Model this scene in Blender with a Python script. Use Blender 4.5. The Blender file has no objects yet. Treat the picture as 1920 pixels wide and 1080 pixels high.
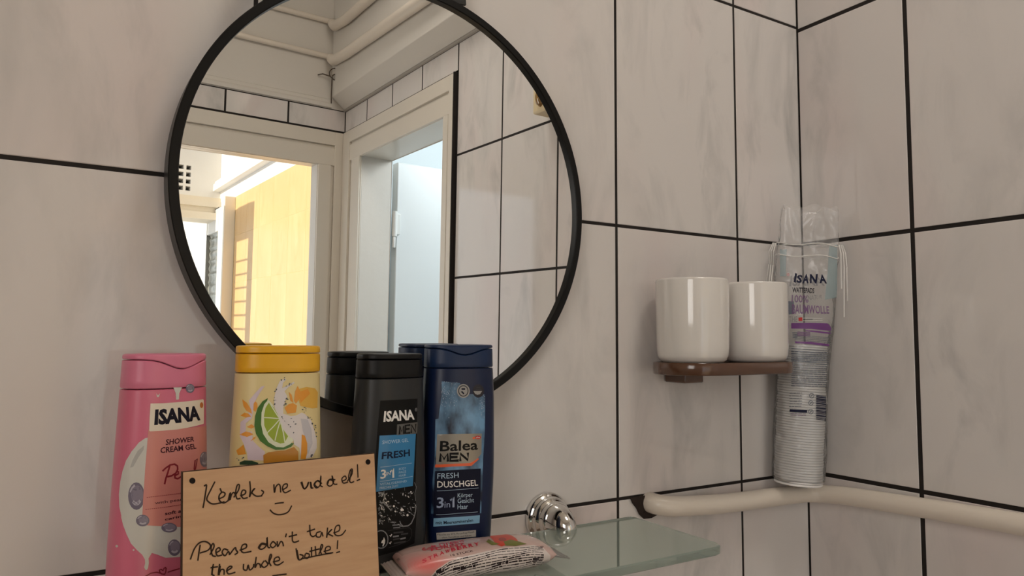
import bpy, bmesh, math, random
from mathutils import Vector, Matrix
from mathutils.geometry import tessellate_polygon

# Coordinates below: x = 0 is the right-hand wall, y = 0 the wall with the mirror, z = 0 the tile joint at mirror height.
Z0 = 1.6              # that joint is 1.6 m above the floor
S = bpy.context.scene
C = S.collection

# ------------------------------------------------------------------ camera, sky, sun, toilet daylight, room fill, exposure
cam_d = bpy.data.cameras.new('camera')
cam_d.sensor_width = 36.0
cam_d.lens = 36.0*1360.36/1920
cam_d.clip_start = .02
cam = bpy.data.objects.new('camera', cam_d); C.objects.link(cam)
cam.matrix_world = Matrix(((.851616, -.042089, -.522471, -.84243),
                           (-.524155, -.059306, -.849556, -.62352),
                           (.004772, .997352, -.072569, -.12969+Z0),
                           (0, 0, 0, 1)))
S.camera = cam

world = bpy.data.worlds.new('sky'); S.world = world; world.use_nodes = True
bg = world.node_tree.nodes['Background']
bg.inputs[0].default_value = (.86, .92, 1.0, 1); bg.inputs[1].default_value = 1.1

def lamp(kind, name, loc, direction, energy, color=(1, 1, 1), size=(1, 1), spread=180):
    d = bpy.data.lights.new(name, kind); d.energy = energy; d.color = color
    if kind == 'AREA':
        d.shape = 'RECTANGLE'; d.size, d.size_y = size; d.spread = math.radians(spread)
    o = bpy.data.objects.new(name, d); C.objects.link(o)
    o.location = (loc[0], loc[1], loc[2]+Z0)
    o.rotation_euler = Vector(direction).to_track_quat('-Z', 'Y').to_euler()
    return d
sun = lamp('SUN', 'sun', (-4, -2.5, 2), (.94, 0, -.34), 4.5, (1.0, .86, .66)); sun.angle = math.radians(.6)
lamp('AREA', 'west_fill', (-1.62, -1.22, .22), (1, .50, -.08), 2.9, (1.0, .945, .885), (.5, .75), 140)  # added fill lamp, aimed to brighten the right-hand corner
lamp('AREA', 'toilet_daylight', (.80, -.80, .75), (-.55, -.65, -.5), 11.0, (.90, .96, 1.0), (.5, .5))

S.view_settings.view_transform = 'Standard'
try: S.view_settings.look = 'None'
except Exception: pass
S.view_settings.gamma = 1.0
S.view_settings.use_curve_mapping = False
S.view_settings.exposure = 0.0
try:
    S.cycles.use_denoising = True
    S.cycles.max_bounces = 16; S.cycles.transparent_max_bounces = 24
    S.cycles.caustics_reflective = True
    S.cycles.sample_clamp_indirect = 6.0
except Exception: pass
# ---- bottle-like solids: cross-section is a superellipse, profile rows are (z, half width, half depth)
ZS = -0.3118          # top of the glass shelf
BOT = {
 'pink':   dict(x=-0.7845, y=-.088, phi=19, e=2.5, H=.1725, cap=.1500,
                prof=[(0,0.0291,0.0183),(.006,0.0302,0.0190),(.04,0.0300,0.0190),(.09,0.0288,0.0183),(.150,0.0266,0.0170),(.1725,0.0258,0.0165)]),
 'yellow': dict(x=-0.7115, y=-.092, phi=-8, e=2.9, H=.1778, cap=.1590,
                prof=[(0,0.0296,0.0181),(.006,0.0308,0.0191),(.05,0.0315,0.0196),(.10,0.0306,0.0193),(.159,0.0288,0.0183),(.1778,0.0286,0.0181)]),
 'men':    dict(x=-0.6135, y=-.060, phi=5, e=2.5, H=.1712, cap=.1515,
                prof=[(0,0.0308,0.0186),(.006,0.0321,0.0196),(.04,0.0321,0.0198),(.09,0.0308,0.0191),(.1515,0.0281,0.0180),(.1712,0.0273,0.0174)]),
 'balea':  dict(x=-.5460, y=-.052, phi=-10, e=2.8, H=.1785, cap=.1585,
                prof=[(0,.0275,.0180),(.006,.0286,.0188),(.03,.0300,.0196),(.08,.0318,.0205),(.13,.0315,.0202),(.1585,.0302,.0196),(.1785,.0298,.0192)]),
 'bag':    dict(x=0, y=0, phi=-45, e=2.1, H=.345, cap=.345,
                prof=[(0,.022,.020),(.008,.0305,.0290),(.05,.0315,.0298),(.12,.0305,.0296),(.17,.0330,.0290),(.20,.0350,.020),(.25,.0366,.010),(.29,.0362,.007),(.345,.0330,.005)]),
}
def prof(P, z):
    R = P['prof']; n = len(R)
    if z <= R[0][0]: return R[0][1], R[0][2]
    if z >= R[-1][0]: return R[-1][1], R[-1][2]
    for i in range(n-1):
        if z <= R[i+1][0]: break
    out = []
    for k in (1, 2):
        z0, z1 = R[i][0], R[i+1][0]; h = z1-z0; t = (z-z0)/h
        d = (R[i+1][k]-R[i][k])/h
        dm = (R[i][k]-R[i-1][k])/(R[i][0]-R[i-1][0]) if i > 0 else d
        dn = (R[i+2][k]-R[i+1][k])/(R[i+2][0]-R[i+1][0]) if i+2 < n else d
        m0 = 2*d*dm/(d+dm) if d*dm > 0 else 0
        m1 = 2*d*dn/(d+dn) if d*dn > 0 else 0
        out.append((2*t**3-3*t*t+1)*R[i][k]+(t**3-2*t*t+t)*h*m0+(-2*t**3+3*t*t)*R[i+1][k]+(t**3-t*t)*h*m1)
    return out[0], out[1]
def bottle_point(P, u, z, off=0.0):
    a, b = prof(P, z); e = P['e']
    u = max(-a*.9995, min(a*.9995, u))
    q = (1-abs(u/a)**e)**(1/e); y = -b*q
    nx = (1 if u > 0 else -1)*abs(u/a)**(e-1)/a; ny = -(q**(e-1))/b
    L = (nx*nx+ny*ny)**.5
    return (u+nx/L*off, y+ny/L*off, z)
# ---- the little flow-wrapped pack: length along x, section angle th (0 = back, pi/2 = top, pi = front)
PK = dict(x=-.5580, y=-.1065, yaw=-8, L=.124, hw=.0235, hz=.0108, e=2.7)
def pack_half(x):
    s = min(1.0, abs(x)/(PK['L']/2)); k = max(0.0, 1-s**5)**.5
    return PK['hw']*(.92+.08*k), PK['hz']*k+.0006

def pack_point(x, th, off=0.0):
    hw, hz = pack_half(x); c, s = math.cos(th), math.sin(th); p = 2/PK['e']
    f = lambda v: (1 if v > 0 else -1)*abs(v)**p
    y, z = hw*f(c), hz*f(s)
    ny, nz = f(c)*abs(c)**0/hw, f(s)/hz
    L = (ny*ny+nz*nz)**.5 or 1
    return (x, y+ny/L*off, PK['hz']+.0008+z+nz/L*off)
# ---- the leaning wooden sign
SG = dict(x=-.7122, y=-.142, w=.1291, h=.1024, psi=.0933, lam=.1323, th=.0032)
# ------------------------------------------------------------------ materials
MATS = {}
def srgb(r, g, b):
    f = lambda c: (c/255/12.92 if c/255 <= .04045 else ((c/255+.055)/1.055)**2.4)
    return (f(r), f(g), f(b), 1)
def mat(name, col=(.5, .5, .5, 1), rough=.5, metal=0.0, coat=0.0, spec=.5, **kw):
    if name in MATS: return MATS[name]
    m = bpy.data.materials.new(name); m.use_nodes = True
    b = m.node_tree.nodes['Principled BSDF']
    b.inputs['Base Color'].default_value = col; b.inputs['Roughness'].default_value = rough
    b.inputs['Metallic'].default_value = metal; b.inputs['Coat Weight'].default_value = coat
    b.inputs['Coat Roughness'].default_value = .08
    b.inputs['Specular IOR Level'].default_value = spec
    for k, v in kw.items(): b.inputs[k.replace('_', ' ')].default_value = v
    MATS[name] = m
    return m
def nodes(m): return m.node_tree.nodes, m.node_tree.links, m.node_tree.nodes['Principled BSDF']
def marble(name, c_base, c_grey, c_pink, rough=.06):
    m = mat(name, c_base, rough, spec=.6); N, L, B = nodes(m)
    tc = N.new('ShaderNodeTexCoord'); geo = N.new('ShaderNodeNewGeometry')
    mul = N.new('ShaderNodeMath'); mul.operation = 'MULTIPLY'; mul.inputs[1].default_value = 37.0
    L.new(geo.outputs['Random Per Island'], mul.inputs[0])
    mp = N.new('ShaderNodeMapping'); mp.inputs['Scale'].default_value = (1, 1, .38); mp.inputs['Rotation'].default_value = (.16, .16, 0)
    L.new(tc.outputs['Object'], mp.inputs['Vector'])
    n1 = N.new('ShaderNodeTexNoise'); n1.noise_dimensions = '4D'; n1.inputs['Scale'].default_value = 17; n1.inputs['Detail'].default_value = 7
    n1.inputs['Roughness'].default_value = .58; n1.inputs['Distortion'].default_value = .9
    n2 = N.new('ShaderNodeTexNoise'); n2.noise_dimensions = '4D'; n2.inputs['Scale'].default_value = 7; n2.inputs['Detail'].default_value = 3
    n3 = N.new('ShaderNodeTexNoise'); n3.noise_dimensions = '4D'; n3.inputs['Scale'].default_value = 6; n3.inputs['Detail'].default_value = 2
    for n in (n1, n2, n3):
        L.new(mp.outputs[0], n.inputs['Vector']); L.new(mul.outputs[0], n.inputs['W'])
    off = N.new('ShaderNodeMath'); off.operation = 'ADD'; off.inputs[1].default_value = 11.3
    L.new(mul.outputs[0], off.inputs[0]); L.new(off.outputs[0], n3.inputs['W'])
    r1 = N.new('ShaderNodeValToRGB'); r1.color_ramp.elements[0].position = .47; r1.color_ramp.elements[1].position = .74
    r2 = N.new('ShaderNodeValToRGB'); r2.color_ramp.elements[0].position = .38; r2.color_ramp.elements[1].position = .66
    r3 = N.new('ShaderNodeValToRGB'); r3.color_ramp.elements[0].position = .48; r3.color_ramp.elements[1].position = .72
    L.new(n1.outputs['Fac'], r1.inputs[0]); L.new(n2.outputs['Fac'], r2.inputs[0]); L.new(n3.outputs['Fac'], r3.inputs[0])
    f = N.new('ShaderNodeMath'); f.operation = 'MULTIPLY'; L.new(r1.outputs[0], f.inputs[0]); L.new(r2.outputs[0], f.inputs[1])
    x1 = N.new('ShaderNodeMixRGB'); x1.inputs[1].default_value = c_base; x1.inputs[2].default_value = c_pink; L.new(r3.outputs[0], x1.inputs[0])
    x2 = N.new('ShaderNodeMixRGB'); x2.inputs[2].default_value = c_grey; L.new(f.outputs[0], x2.inputs[0]); L.new(x1.outputs[0], x2.inputs[1])
    L.new(x2.outputs[0], B.inputs['Base Color'])
    bp = N.new('ShaderNodeBump'); bp.inputs['Strength'].default_value = .012; bp.inputs['Distance'].default_value = .01
    L.new(n2.outputs['Fac'], bp.inputs['Height']); L.new(bp.outputs[0], B.inputs['Normal'])
    return m
def bumped(m, scale=60, strength=.2, dist=.002, stretch=(1, 1, 1), vary=None):
    N, L, B = nodes(m); tc = N.new('ShaderNodeTexCoord'); mp = N.new('ShaderNodeMapping'); mp.inputs['Scale'].default_value = stretch
    n = N.new('ShaderNodeTexNoise'); n.inputs['Scale'].default_value = scale; n.inputs['Detail'].default_value = 4
    L.new(tc.outputs['Object'], mp.inputs[0]); L.new(mp.outputs[0], n.inputs['Vector'])
    if strength:
        bp = N.new('ShaderNodeBump'); bp.inputs['Strength'].default_value = strength; bp.inputs['Distance'].default_value = dist
        L.new(n.outputs['Fac'], bp.inputs['Height']); L.new(bp.outputs[0], B.inputs['Normal'])
    if vary:
        r = N.new('ShaderNodeValToRGB'); r.color_ramp.elements[0].position = .3; r.color_ramp.elements[1].position = .7
        r.color_ramp.elements[0].color = vary[0]; r.color_ramp.elements[1].color = vary[1]
        L.new(n.outputs['Fac'], r.inputs[0]); L.new(r.outputs[0], B.inputs['Base Color'])
    return m
TILE = marble('marble_tile', (.755, .715, .685, 1), (.47, .46, .445, 1), (.75, .655, .63, 1))
TILE_Y = marble('yellow_tile', (.80, .53, .26, 1), (.74, .47, .21, 1), (.84, .59, .31, 1), .25)
GROUT = mat('dark_grout', (.012, .008, .006, 1), .85)
PLASTER = bumped(mat('white_plaster', (.72, .68, .62, 1), .85), 24, .25, .004)
PLASTER_W = bumped(mat('gallery_plaster', (.86, .85, .82, 1), .85), 24, .2, .004)
PAINT = bumped(mat('cream_gloss_paint', (.74, .68, .59, 1), .32), 40, .08, .002)
PAINT_W = mat('white_gloss_paint', (.83, .83, .80, 1), .28)
PIPE = bumped(mat('pipe_paint', (.80, .72, .62, 1), .30, coat=.2), 90, .25, .002)
BLACK_M = mat('black_metal', (.004, .0038, .0036, 1), .38, spec=.25)
MIRROR = mat('silvered_glass', (.93, .94, .93, 1), .0, 1.0)
CHROME = mat('chrome', (.78, .77, .75, 1), .05, 1.0)
CERAMIC = mat('white_ceramic', (.80, .765, .72, 1), .07, coat=.5)
BROWN = mat('brown_resin', (.105, .046, .024, 1), .16, coat=.5)
WOOD = bumped(mat('birch_plywood', (.58, .35, .19, 1), .55), 26, .05, .001, (1, 3, 9), ((.55, .325, .175, 1), (.62, .385, .215, 1)))
CHAR = mat('laser_charred_edge', (.05, .022, .008, 1), .8)
RUST = bumped(mat('dark_putty', (.022, .012, .008, 1), .9), 200, .6, .003)
COTTON = bumped(mat('cotton', (.95, .93, .91, 1), 1.0), 500, .4, .001)
FLOOR = mat('floor_tile', (.30, .24, .20, 1), .3)
def glass_mat():
    m = mat('green_shelf_glass', (.72, .83, .76, 1), .02); N, L, B = nodes(m)
    B.inputs['Transmission Weight'].default_value = .72; B.inputs['IOR'].default_value = 1.5; B.inputs['Roughness'].default_value = .03
    B.inputs['Base Color'].default_value = (.64, .74, .67, 1)
    return m
SHELF_GLASS = glass_mat()
def film_mat(name, haze, tint, rough=.12, scale=45, bump=.9):
    m = bpy.data.materials.new(name); m.use_nodes = True; N, L = m.node_tree.nodes, m.node_tree.links
    N.remove(N['Principled BSDF']); out = N['Material Output']
    tr = N.new('ShaderNodeBsdfTransparent'); gl = N.new('ShaderNodeBsdfGlossy'); gl.inputs['Roughness'].default_value = rough
    df = N.new('ShaderNodeBsdfDiffuse'); df.inputs['Color'].default_value = tint
    fr = N.new('ShaderNodeFresnel'); fr.inputs['IOR'].default_value = 1.45
    tc = N.new('ShaderNodeTexCoord'); no = N.new('ShaderNodeTexNoise'); no.inputs['Scale'].default_value = scale; no.inputs['Detail'].default_value = 3; no.inputs['Distortion'].default_value = 1.2
    bp = N.new('ShaderNodeBump'); bp.inputs['Strength'].default_value = bump; bp.inputs['Distance'].default_value = .006
    L.new(tc.outputs['Object'], no.inputs['Vector']); L.new(no.outputs['Fac'], bp.inputs['Height'])
    L.new(bp.outputs[0], gl.inputs['Normal']); L.new(bp.outputs[0], fr.inputs['Normal'])
    m1 = N.new('ShaderNodeMixShader'); m1.inputs[0].default_value = haze; L.new(tr.outputs[0], m1.inputs[1]); L.new(df.outputs[0], m1.inputs[2])
    m2 = N.new('ShaderNodeMixShader'); L.new(fr.outputs[0], m2.inputs[0]); L.new(m1.outputs[0], m2.inputs[1]); L.new(gl.outputs[0], m2.inputs[2])
    L.new(m2.outputs[0], out.inputs['Surface']); MATS[name] = m
    return m
FILM = film_mat('clear_film', .13, (.95, .93, .91, 1), .15, 30, .7)

# ------------------------------------------------------------------ mesh building
class MB:
    def __init__(s): s.v = []; s.f = []; s.m = []
    def face(s, pts, mi=0):
        i = len(s.v); s.v += [tuple(p) for p in pts]; s.f.append(tuple(range(i, i+len(pts)))); s.m.append(mi)
    def grid(s, rows, mi=0, close=False):
        i = len(s.v); n = len(rows[0])
        for r in rows: s.v += [tuple(p) for p in r]
        for a in range(len(rows)-1):
            for b in range(n if close else n-1):
                c = (b+1) % n
                s.f.append((i+a*n+b, i+a*n+c, i+(a+1)*n+c, i+(a+1)*n+b)); s.m.append(mi)
    def cap(s, ring, mi=0, flip=False):
        s.face(ring[::-1] if flip else ring, mi)
    def box(s, lo, hi, mi=0):
        x0, y0, z0 = lo; x1, y1, z1 = hi
        p = [(x0,y0,z0),(x1,y0,z0),(x1,y1,z0),(x0,y1,z0),(x0,y0,z1),(x1,y0,z1),(x1,y1,z1),(x0,y1,z1)]
        i = len(s.v); s.v += p
        for q in ((0,3,2,1),(4,5,6,7),(0,1,5,4),(1,2,6,5),(2,3,7,6),(3,0,4,7)):
            s.f.append(tuple(i+k for k in q)); s.m.append(mi)
    def tube(s, pts, r, mi=0, n=12, rough=None):
        P = [Vector(p) for p in pts]; rows = []; up = Vector((0, 0, 1))
        for k, p in enumerate(P):
            t = (P[min(k+1, len(P)-1)]-P[max(k-1, 0)]).normalized()
            a = t.cross(up)
            if a.length < .1: a = t.cross(Vector((1, 0, 0)))
            a.normalize(); b = a.cross(t)
            rr = r[k] if isinstance(r, (list, tuple)) else r
            rows.append([p+(a*math.cos(2*math.pi*j/n)+b*math.sin(2*math.pi*j/n))*rr for j in range(n)])
        s.grid(rows, mi, True); s.cap(rows[0], mi, False); s.cap(rows[-1], mi, True)
    def build(s, name, mats, parent=None, loc=None, smooth=True, bevel=0, angle=40, rot=None):
        me = bpy.data.meshes.new(name); me.from_pydata(s.v, [], s.f)
        mats = mats if isinstance(mats, (list, tuple)) else [mats]
        for m in mats: me.materials.append(m)
        for p, k in zip(me.polygons, s.m): p.material_index = k
        bm = bmesh.new(); bm.from_mesh(me)
        bmesh.ops.remove_doubles(bm, verts=bm.verts, dist=1e-6)
        bmesh.ops.recalc_face_normals(bm, faces=bm.faces)
        lim = math.radians(angle)
        for e in bm.edges:
            e.smooth = smooth and not (len(e.link_faces) == 2 and e.calc_face_angle(0) > lim)
        for f in bm.faces: f.smooth = smooth
        bm.to_mesh(me); bm.free(); me.update()
        o = bpy.data.objects.new(name, me); place(o, parent, loc, rot)
        if bevel:
            b = o.modifiers.new('edge', 'BEVEL'); b.width = bevel; b.segments = 3; b.limit_method = 'ANGLE'; b.angle_limit = math.radians(35)
        return o
def place(o, parent=None, loc=None, rot=None):
    C.objects.link(o)
    if parent: o.parent = parent; o.location = loc or (0, 0, 0)
    else:
        l = loc or (0, 0, 0); o.location = (l[0], l[1], l[2]+Z0)
    if rot: o.rotation_euler = rot
def tag(o, label, cat, group=None, kind=None):
    o['label'] = label; o['category'] = cat
    if group: o['group'] = group
    if kind: o['kind'] = kind
    return o
def structure(o, label=None):
    o['kind'] = 'structure'
    if label: o['label'] = label
    return o
def empty(name, loc, label, cat, rot=None, group=None):
    o = bpy.data.objects.new(name, None); o.empty_display_size = .05; place(o, None, loc, rot)
    return tag(o, label, cat, group)
def copy_thing(o, loc, label):
    r = o.copy(); C.objects.link(r); r.location = (loc[0], loc[1], loc[2]+Z0); r['label'] = label
    for ch in list(o.children):
        c = ch.copy(); C.objects.link(c); c.parent = r
    return r
def lathe(profile, n=64):
    return [[(r*math.cos(2*math.pi*k/n), r*math.sin(2*math.pi*k/n), z) for k in range(n)] for r, z in profile]

# ------------------------------------------------------------------ printing: flat art wrapped on a surface
INK = {
 'milk': (205,203,196), 'milkshade': (178,176,172), 'salmon': (206,132,124), 'purple': (112,104,122), 'purplelight': (182,176,188), 'purplemid': (134,126,142),
 'boxwhite': (226,214,196), 'ink': (22,18,34), 'ink2': (60,22,34), 'orange': (190,110,50), 'winered': (132,30,44),
 'yorange': (222,172,66), 'lav': (214,196,204), 'petal': (226,150,40), 'splash': (222,214,212), 'splashdark': (196,192,196), 'limeskin': (66,112,38), 'limewhite': (222,226,196),
 'limepulp': (152,172,46), 'orangeslice': (192,130,40), 'leafdark': (40,66,40), 'splashink': (72,80,86),
 'blackpanel': (9,9,10), 'white': (236,234,230), 'greytxt': (150,150,150), 'greybox': (88,86,82), 'black': (8,8,9), 'blue': (42,124,176), 'paleblue': (176,202,222), 'navy': (10,26,54),
 'spray': (130,132,134), 'dimgrey': (64,64,66), 'cloud': (70,120,160), 'spark': (170,184,206), 'silver': (142,136,126), 'redorange': (226,92,44), 'red': (190,40,40), 'darknavy': (9,14,38),
 'steel': (150,164,190), 'iceblue': (130,180,212), 'sticker': (190,184,176), 'sealgrey': (150,148,146), 'sealdark': (52,50,56),
 'pencil': (52,36,24), 'holeblack': (20,10,6),
 **{'glow%d' % k: (208+int(1.6*k), 170-int(7.2*k), 162-int(6.8*k)) for k in range(9)}, 'packred': (206,40,66), 'berry': (210,60,36), 'berrydark': (160,40,40), 'leafgreen': (112,116,36), 'packwhite': (216,204,198), 'packink': (34,22,26),
 'bandteal': (150,180,186), 'ghost': (128,128,132), 'ghostpink': (210,140,140), 'inknavy': (26,30,58), 'mauve': (120,80,130), 'greyblue': (96,106,124), 'violet': (112,58,128), 'fineprint': (90,96,110),
}
SEE = {'bandteal': .5, 'ghost': .5, 'ghostpink': .5, 'greyblue': .8, 'salmon': 1, 'mauve': .8}
def ink(c):
    n = 'print_'+c
    if n in MATS: return MATS[n]
    m = mat(n, srgb(*INK[c]), .5, spec=.2) if max(INK[c]) < 70 else mat(n, srgb(*INK[c]), .33, coat=.15)
    if c in SEE: m.node_tree.nodes['Principled BSDF'].inputs['Alpha'].default_value = SEE[c]
    if c == 'cloud':
        bumped(m, 48, 0, 0, (1, 1, .6), (srgb(10, 20, 44), srgb(112, 158, 196)))
        r = [n for n in m.node_tree.nodes if n.type == 'VALTORGB'][0]; r.color_ramp.elements[0].position = .40; r.color_ramp.elements[1].position = .64
    if c == 'silver': m.node_tree.nodes['Principled BSDF'].inputs['Metallic'].default_value = .5
    return m
def subdivide(bm, L):
    for _ in range(6):
        long = [e for e in bm.edges if e.calc_length() > L]
        if not long: break
        bmesh.ops.subdivide_edges(bm, edges=long, cuts=1)
        bmesh.ops.triangulate(bm, faces=[f for f in bm.faces if len(f.verts) > 3])
def text_tris(t, bold):
    cu = bpy.data.curves.new('lettering', 'FONT'); cu.body = t; cu.size = 1; cu.resolution_u = 2; cu.offset = bold
    ob = bpy.data.objects.new('lettering', cu); me = bpy.data.meshes.new_from_object(ob)
    V = [(v.co.x, v.co.y) for v in me.vertices]; F = [tuple(p.vertices) for p in me.polygons]
    bpy.data.objects.remove(ob); bpy.data.curves.remove(cu); bpy.data.meshes.remove(me)
    x0 = min(v[0] for v in V); x1 = max(v[0] for v in V); y0 = min(v[1] for v in V); y1 = max(v[1] for v in V)
    return [((x-x0)/(x1-x0), (y-y0)/(y1-y0)) for x, y in V], F
def ribbon(pts, w):
    P = [Vector(p).to_2d() for p in pts]; a = []; b = []
    for k, p in enumerate(P):
        t = P[min(k+1, len(P)-1)]-P[max(k-1, 0)]
        t = t.normalized() if t.length > 1e-9 else Vector((1, 0))
        n = Vector((-t.y, t.x))*w/2
        if k == 0: p = p-t*w*.3
        if k == len(P)-1: p = p+t*w*.3
        a.append(p+n); b.append(p-n)
    return a, b
def printed(name, key, surf, parent, L=.0024, step=.00004, uscale=1.0):
    """all the printing of one label: each figure is tessellated, cut fine and laid on the surface"""
    names = []; out_v = []; out_f = []; out_m = []
    for it in ART[key]:
        c, lay = it[1], it[2]
        if c not in names: names.append(c)
        bm = bmesh.new(); k = 1e-5
        if it[0] == 'p':
            P = [(x*k, y*k) for x, y in it[3]]
            vs = [bm.verts.new((x, y, 0)) for x, y in P]
            for tri in tessellate_polygon([[Vector((x, y, 0)) for x, y in P]]):
                try: bm.faces.new([vs[i] for i in tri])
                except ValueError: pass
        elif it[0] == 's':
            w = it[3]*1e-6; a, b = ribbon([(x*k, y*k*uscale, 0) for x, y in it[4]], w)
            va = [bm.verts.new((p.x, p.y/uscale, 0)) for p in a]; vb = [bm.verts.new((p.x, p.y/uscale, 0)) for p in b]
            for i in range(len(va)-1):
                try: bm.faces.new((va[i], va[i+1], vb[i+1], vb[i]))
                except ValueError: pass
            bmesh.ops.triangulate(bm, faces=bm.faces[:])
        else:
            V, F = text_tris(it[3], it[4]); bl, br, tl, tr = [(x*k, y*k) for x, y in it[5]]
            q = lambda u, v, i: (bl[i]*(1-u)+br[i]*u)*(1-v)+(tl[i]*(1-u)+tr[i]*u)*v
            vs = [bm.verts.new((q(u, v, 0), q(u, v, 1), 0)) for u, v in V]
            for f in F:
                try: bm.faces.new([vs[i] for i in f])
                except ValueError: pass
            bmesh.ops.triangulate(bm, faces=[f for f in bm.faces if len(f.verts) > 3])
        if L: subdivide(bm, L)
        base = len(out_v); idx = {}
        for v in bm.verts: idx[v] = base+len(idx); out_v.append(surf(v.co.x, v.co.y, .00016+lay*step))
        for f in bm.faces: out_f.append(tuple(idx[v] for v in f.verts)); out_m.append(names.index(c))
        bm.free()
    me = bpy.data.meshes.new(name); me.from_pydata(out_v, [], out_f)
    for c in names: me.materials.append(ink(c))
    for p, m in zip(me.polygons, out_m): p.material_index = m; p.use_smooth = True
    me.update(); o = bpy.data.objects.new(name, me); place(o, parent)
    return o
# ------------------------------------------------------------------ the room
YB, ZF, ZC, TT = -1.647, -1.6, 1.05, .575      # back wall, floor, ceiling, top of the tiling
def tiles(mb, us, zs, pt, g=.0022, h=.0010, ch=.0009, mi=0, keep=lambda u, z: True):
    """tiles between the joint lines us x zs; pt(u, z, height) gives the point"""
    for a, b in zip(us, us[1:]):
        for c, d in zip(zs, zs[1:]):
            if not keep((a+b)/2, (c+d)/2): continue
            q = g/2; R = []
            for e, hh in ((0, -.0005), (0, h-ch*.8), (ch*.35, h-ch*.25), (ch, h)):
                R.append([pt(a+q+e, c+q+e, hh), pt(b-q-e, c+q+e, hh), pt(b-q-e, d-q-e, hh), pt(a+q+e, d-q-e, hh)])
            mb.grid(R, mi, True); mb.face(R[-1], mi)
# the wall with the mirror
m = MB(); m.box((-1.82, 0, ZF), (.10, .12, ZC), 1)
m.face([(-1.7, -.0004, ZF), (0, -.0004, ZF), (0, -.0004, TT), (-1.7, -.0004, TT)], 2)
xs = [-1.7]+[-.3229-.1965*k for k in range(6, -1, -1)]+[-.1269, .0]
zs = [ZF, -1.5, -1.2, -.9, -.6, -.3008, -.0008, .3020, TT]
tiles(m, xs, zs, lambda u, z, h: (u, -h, z), .0034)
structure(m.build('wall_north', [TILE, PLASTER, GROUT], smooth=False), 'marbled tile wall behind the round mirror')
# the wall on the right, with the toilet door
m = MB()
DY0, DY1, DZ = -1.505, -.990, .407
m.box((0, DY1, ZF), (.10, 0, ZC), 1); m.box((0, DY0, DZ), (.10, DY1, ZC), 1); m.box((0, YB-.05, ZF), (.10, DY0, ZC), 1)
m.face([(-.0004, -.942, ZF), (-.0004, 0, ZF), (-.0004, 0, TT), (-.0004, -.942, TT)], 2)
m.face([(-.0004, YB, .492), (-.0004, -.936, .492), (-.0004, -.936, TT), (-.0004, YB, TT)], 2)
east = lambda u, z, h: (-h, u, z)
tiles(m, [-.9358, -.7420, -.5455, -.3480, -.1505, 0], [ZF, -1.5, -1.2, -.9, -.6, -.2995, .0015, .2975, TT], east, .0050)
m.box((-.0115, -.9412, ZF), (0, -.9384, .502), 2)
tiles(m, [YB, -1.4772, -1.3007, -1.1217, -.9358], [.505, TT], east, .0052)
structure(m.build('wall_east', [TILE, PLASTER, GROUT], smooth=False), 'marbled tile wall on the right with the toilet door')
# the wall behind the camera, with the doorway to the gallery
m = MB(); GX0, GX1, GZ = -.80, -.089, .395
m.box((GX1, YB-.05, ZF), (0, YB, ZC), 1); m.box((GX0, YB-.05, GZ), (GX1, YB, ZC), 1); m.box((-1.82, YB-.05, ZF), (GX0, YB, ZC), 1)
m.face([(-1.7, YB+.0004, .492), (0, YB+.0004, .492), (0, YB+.0004, TT), (-1.7, YB+.0004, TT)], 2)
m.face([(-1.7, YB+.0004, ZF), (-.90, YB+.0004, ZF), (-.90, YB+.0004, .505), (-1.7, YB+.0004, .505)], 2)
south = lambda u, z, h: (u, YB+h, z)
tiles(m, [-1.7, -1.49, -1.302, -1.116, -.930, -.744, -.558, -.372, -.186, 0], [.505, TT], south, .0056)
tiles(m, [-1.7, -1.5, -1.3, -1.1, -.90], [ZF, -1.5, -1.2, -.9, -.6, -.3, 0, .3, .505], south, .003)
structure(m.build('wall_south', [TILE, PLASTER, GROUT], smooth=False), 'tiled wall with the doorway to the sunlit gallery')
# the unseen left wall; its window is added to house the fill lamp
m = MB(); WY0, WY1, WZ0, WZ1 = -1.56, -.88, -.20, .66
for lo, hi in (((-1.82, YB, ZF), (-1.7, WY0, ZC)), ((-1.82, WY1, ZF), (-1.7, 0, ZC)), ((-1.82, WY0, ZF), (-1.7, WY1, WZ0)), ((-1.82, WY0, WZ1), (-1.7, WY1, ZC))): m.box(lo, hi, 1)
tiles(m, [YB, WY0, -1.39, -1.22, -1.05, WY1, -.66, -.44, -.22, 0], [ZF, -1.5, -1.2, -.9, -.6, -.3, WZ0], lambda u, z, h: (-1.7+h, u, z), .003)
structure(m.build('wall_west', [TILE, PLASTER, GROUT], smooth=False), 'left wall with an added window')
m = MB()
for lo, hi in (((-1.79, WY0, WZ0), (-1.71, WY0+.05, WZ1)), ((-1.79, WY1-.05, WZ0), (-1.71, WY1, WZ1)), ((-1.79, WY0, WZ0), (-1.71, WY1, WZ0+.05)), ((-1.79, WY0, WZ1-.05), (-1.71, WY1, WZ1)), ((-1.785, -1.245, WZ0), (-1.725, -1.195, WZ1))): m.box(lo, hi)
w = structure(m.build('added_window', PAINT_W, bevel=.004), 'white framed window added in the left wall around the fill lamp')
m = MB(); m.box((-1.762, WY0+.02, WZ0+.02), (-1.756, WY1-.02, WZ1-.02)); m.build('added_window_pane', mat('frosted_glass', (.9, .92, .92, 1), .4, Transmission_Weight=.9), w)
m = MB(); m.box((-1.82, YB-.05, ZF-.1), (.1, .12, ZF)); structure(m.build('floor', FLOOR), 'brown tiled floor')
m = MB(); m.box((-1.82, YB-.05, ZC), (.1, .12, ZC+.1)); structure(m.build('ceiling', PLASTER), 'white plaster ceiling')
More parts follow.
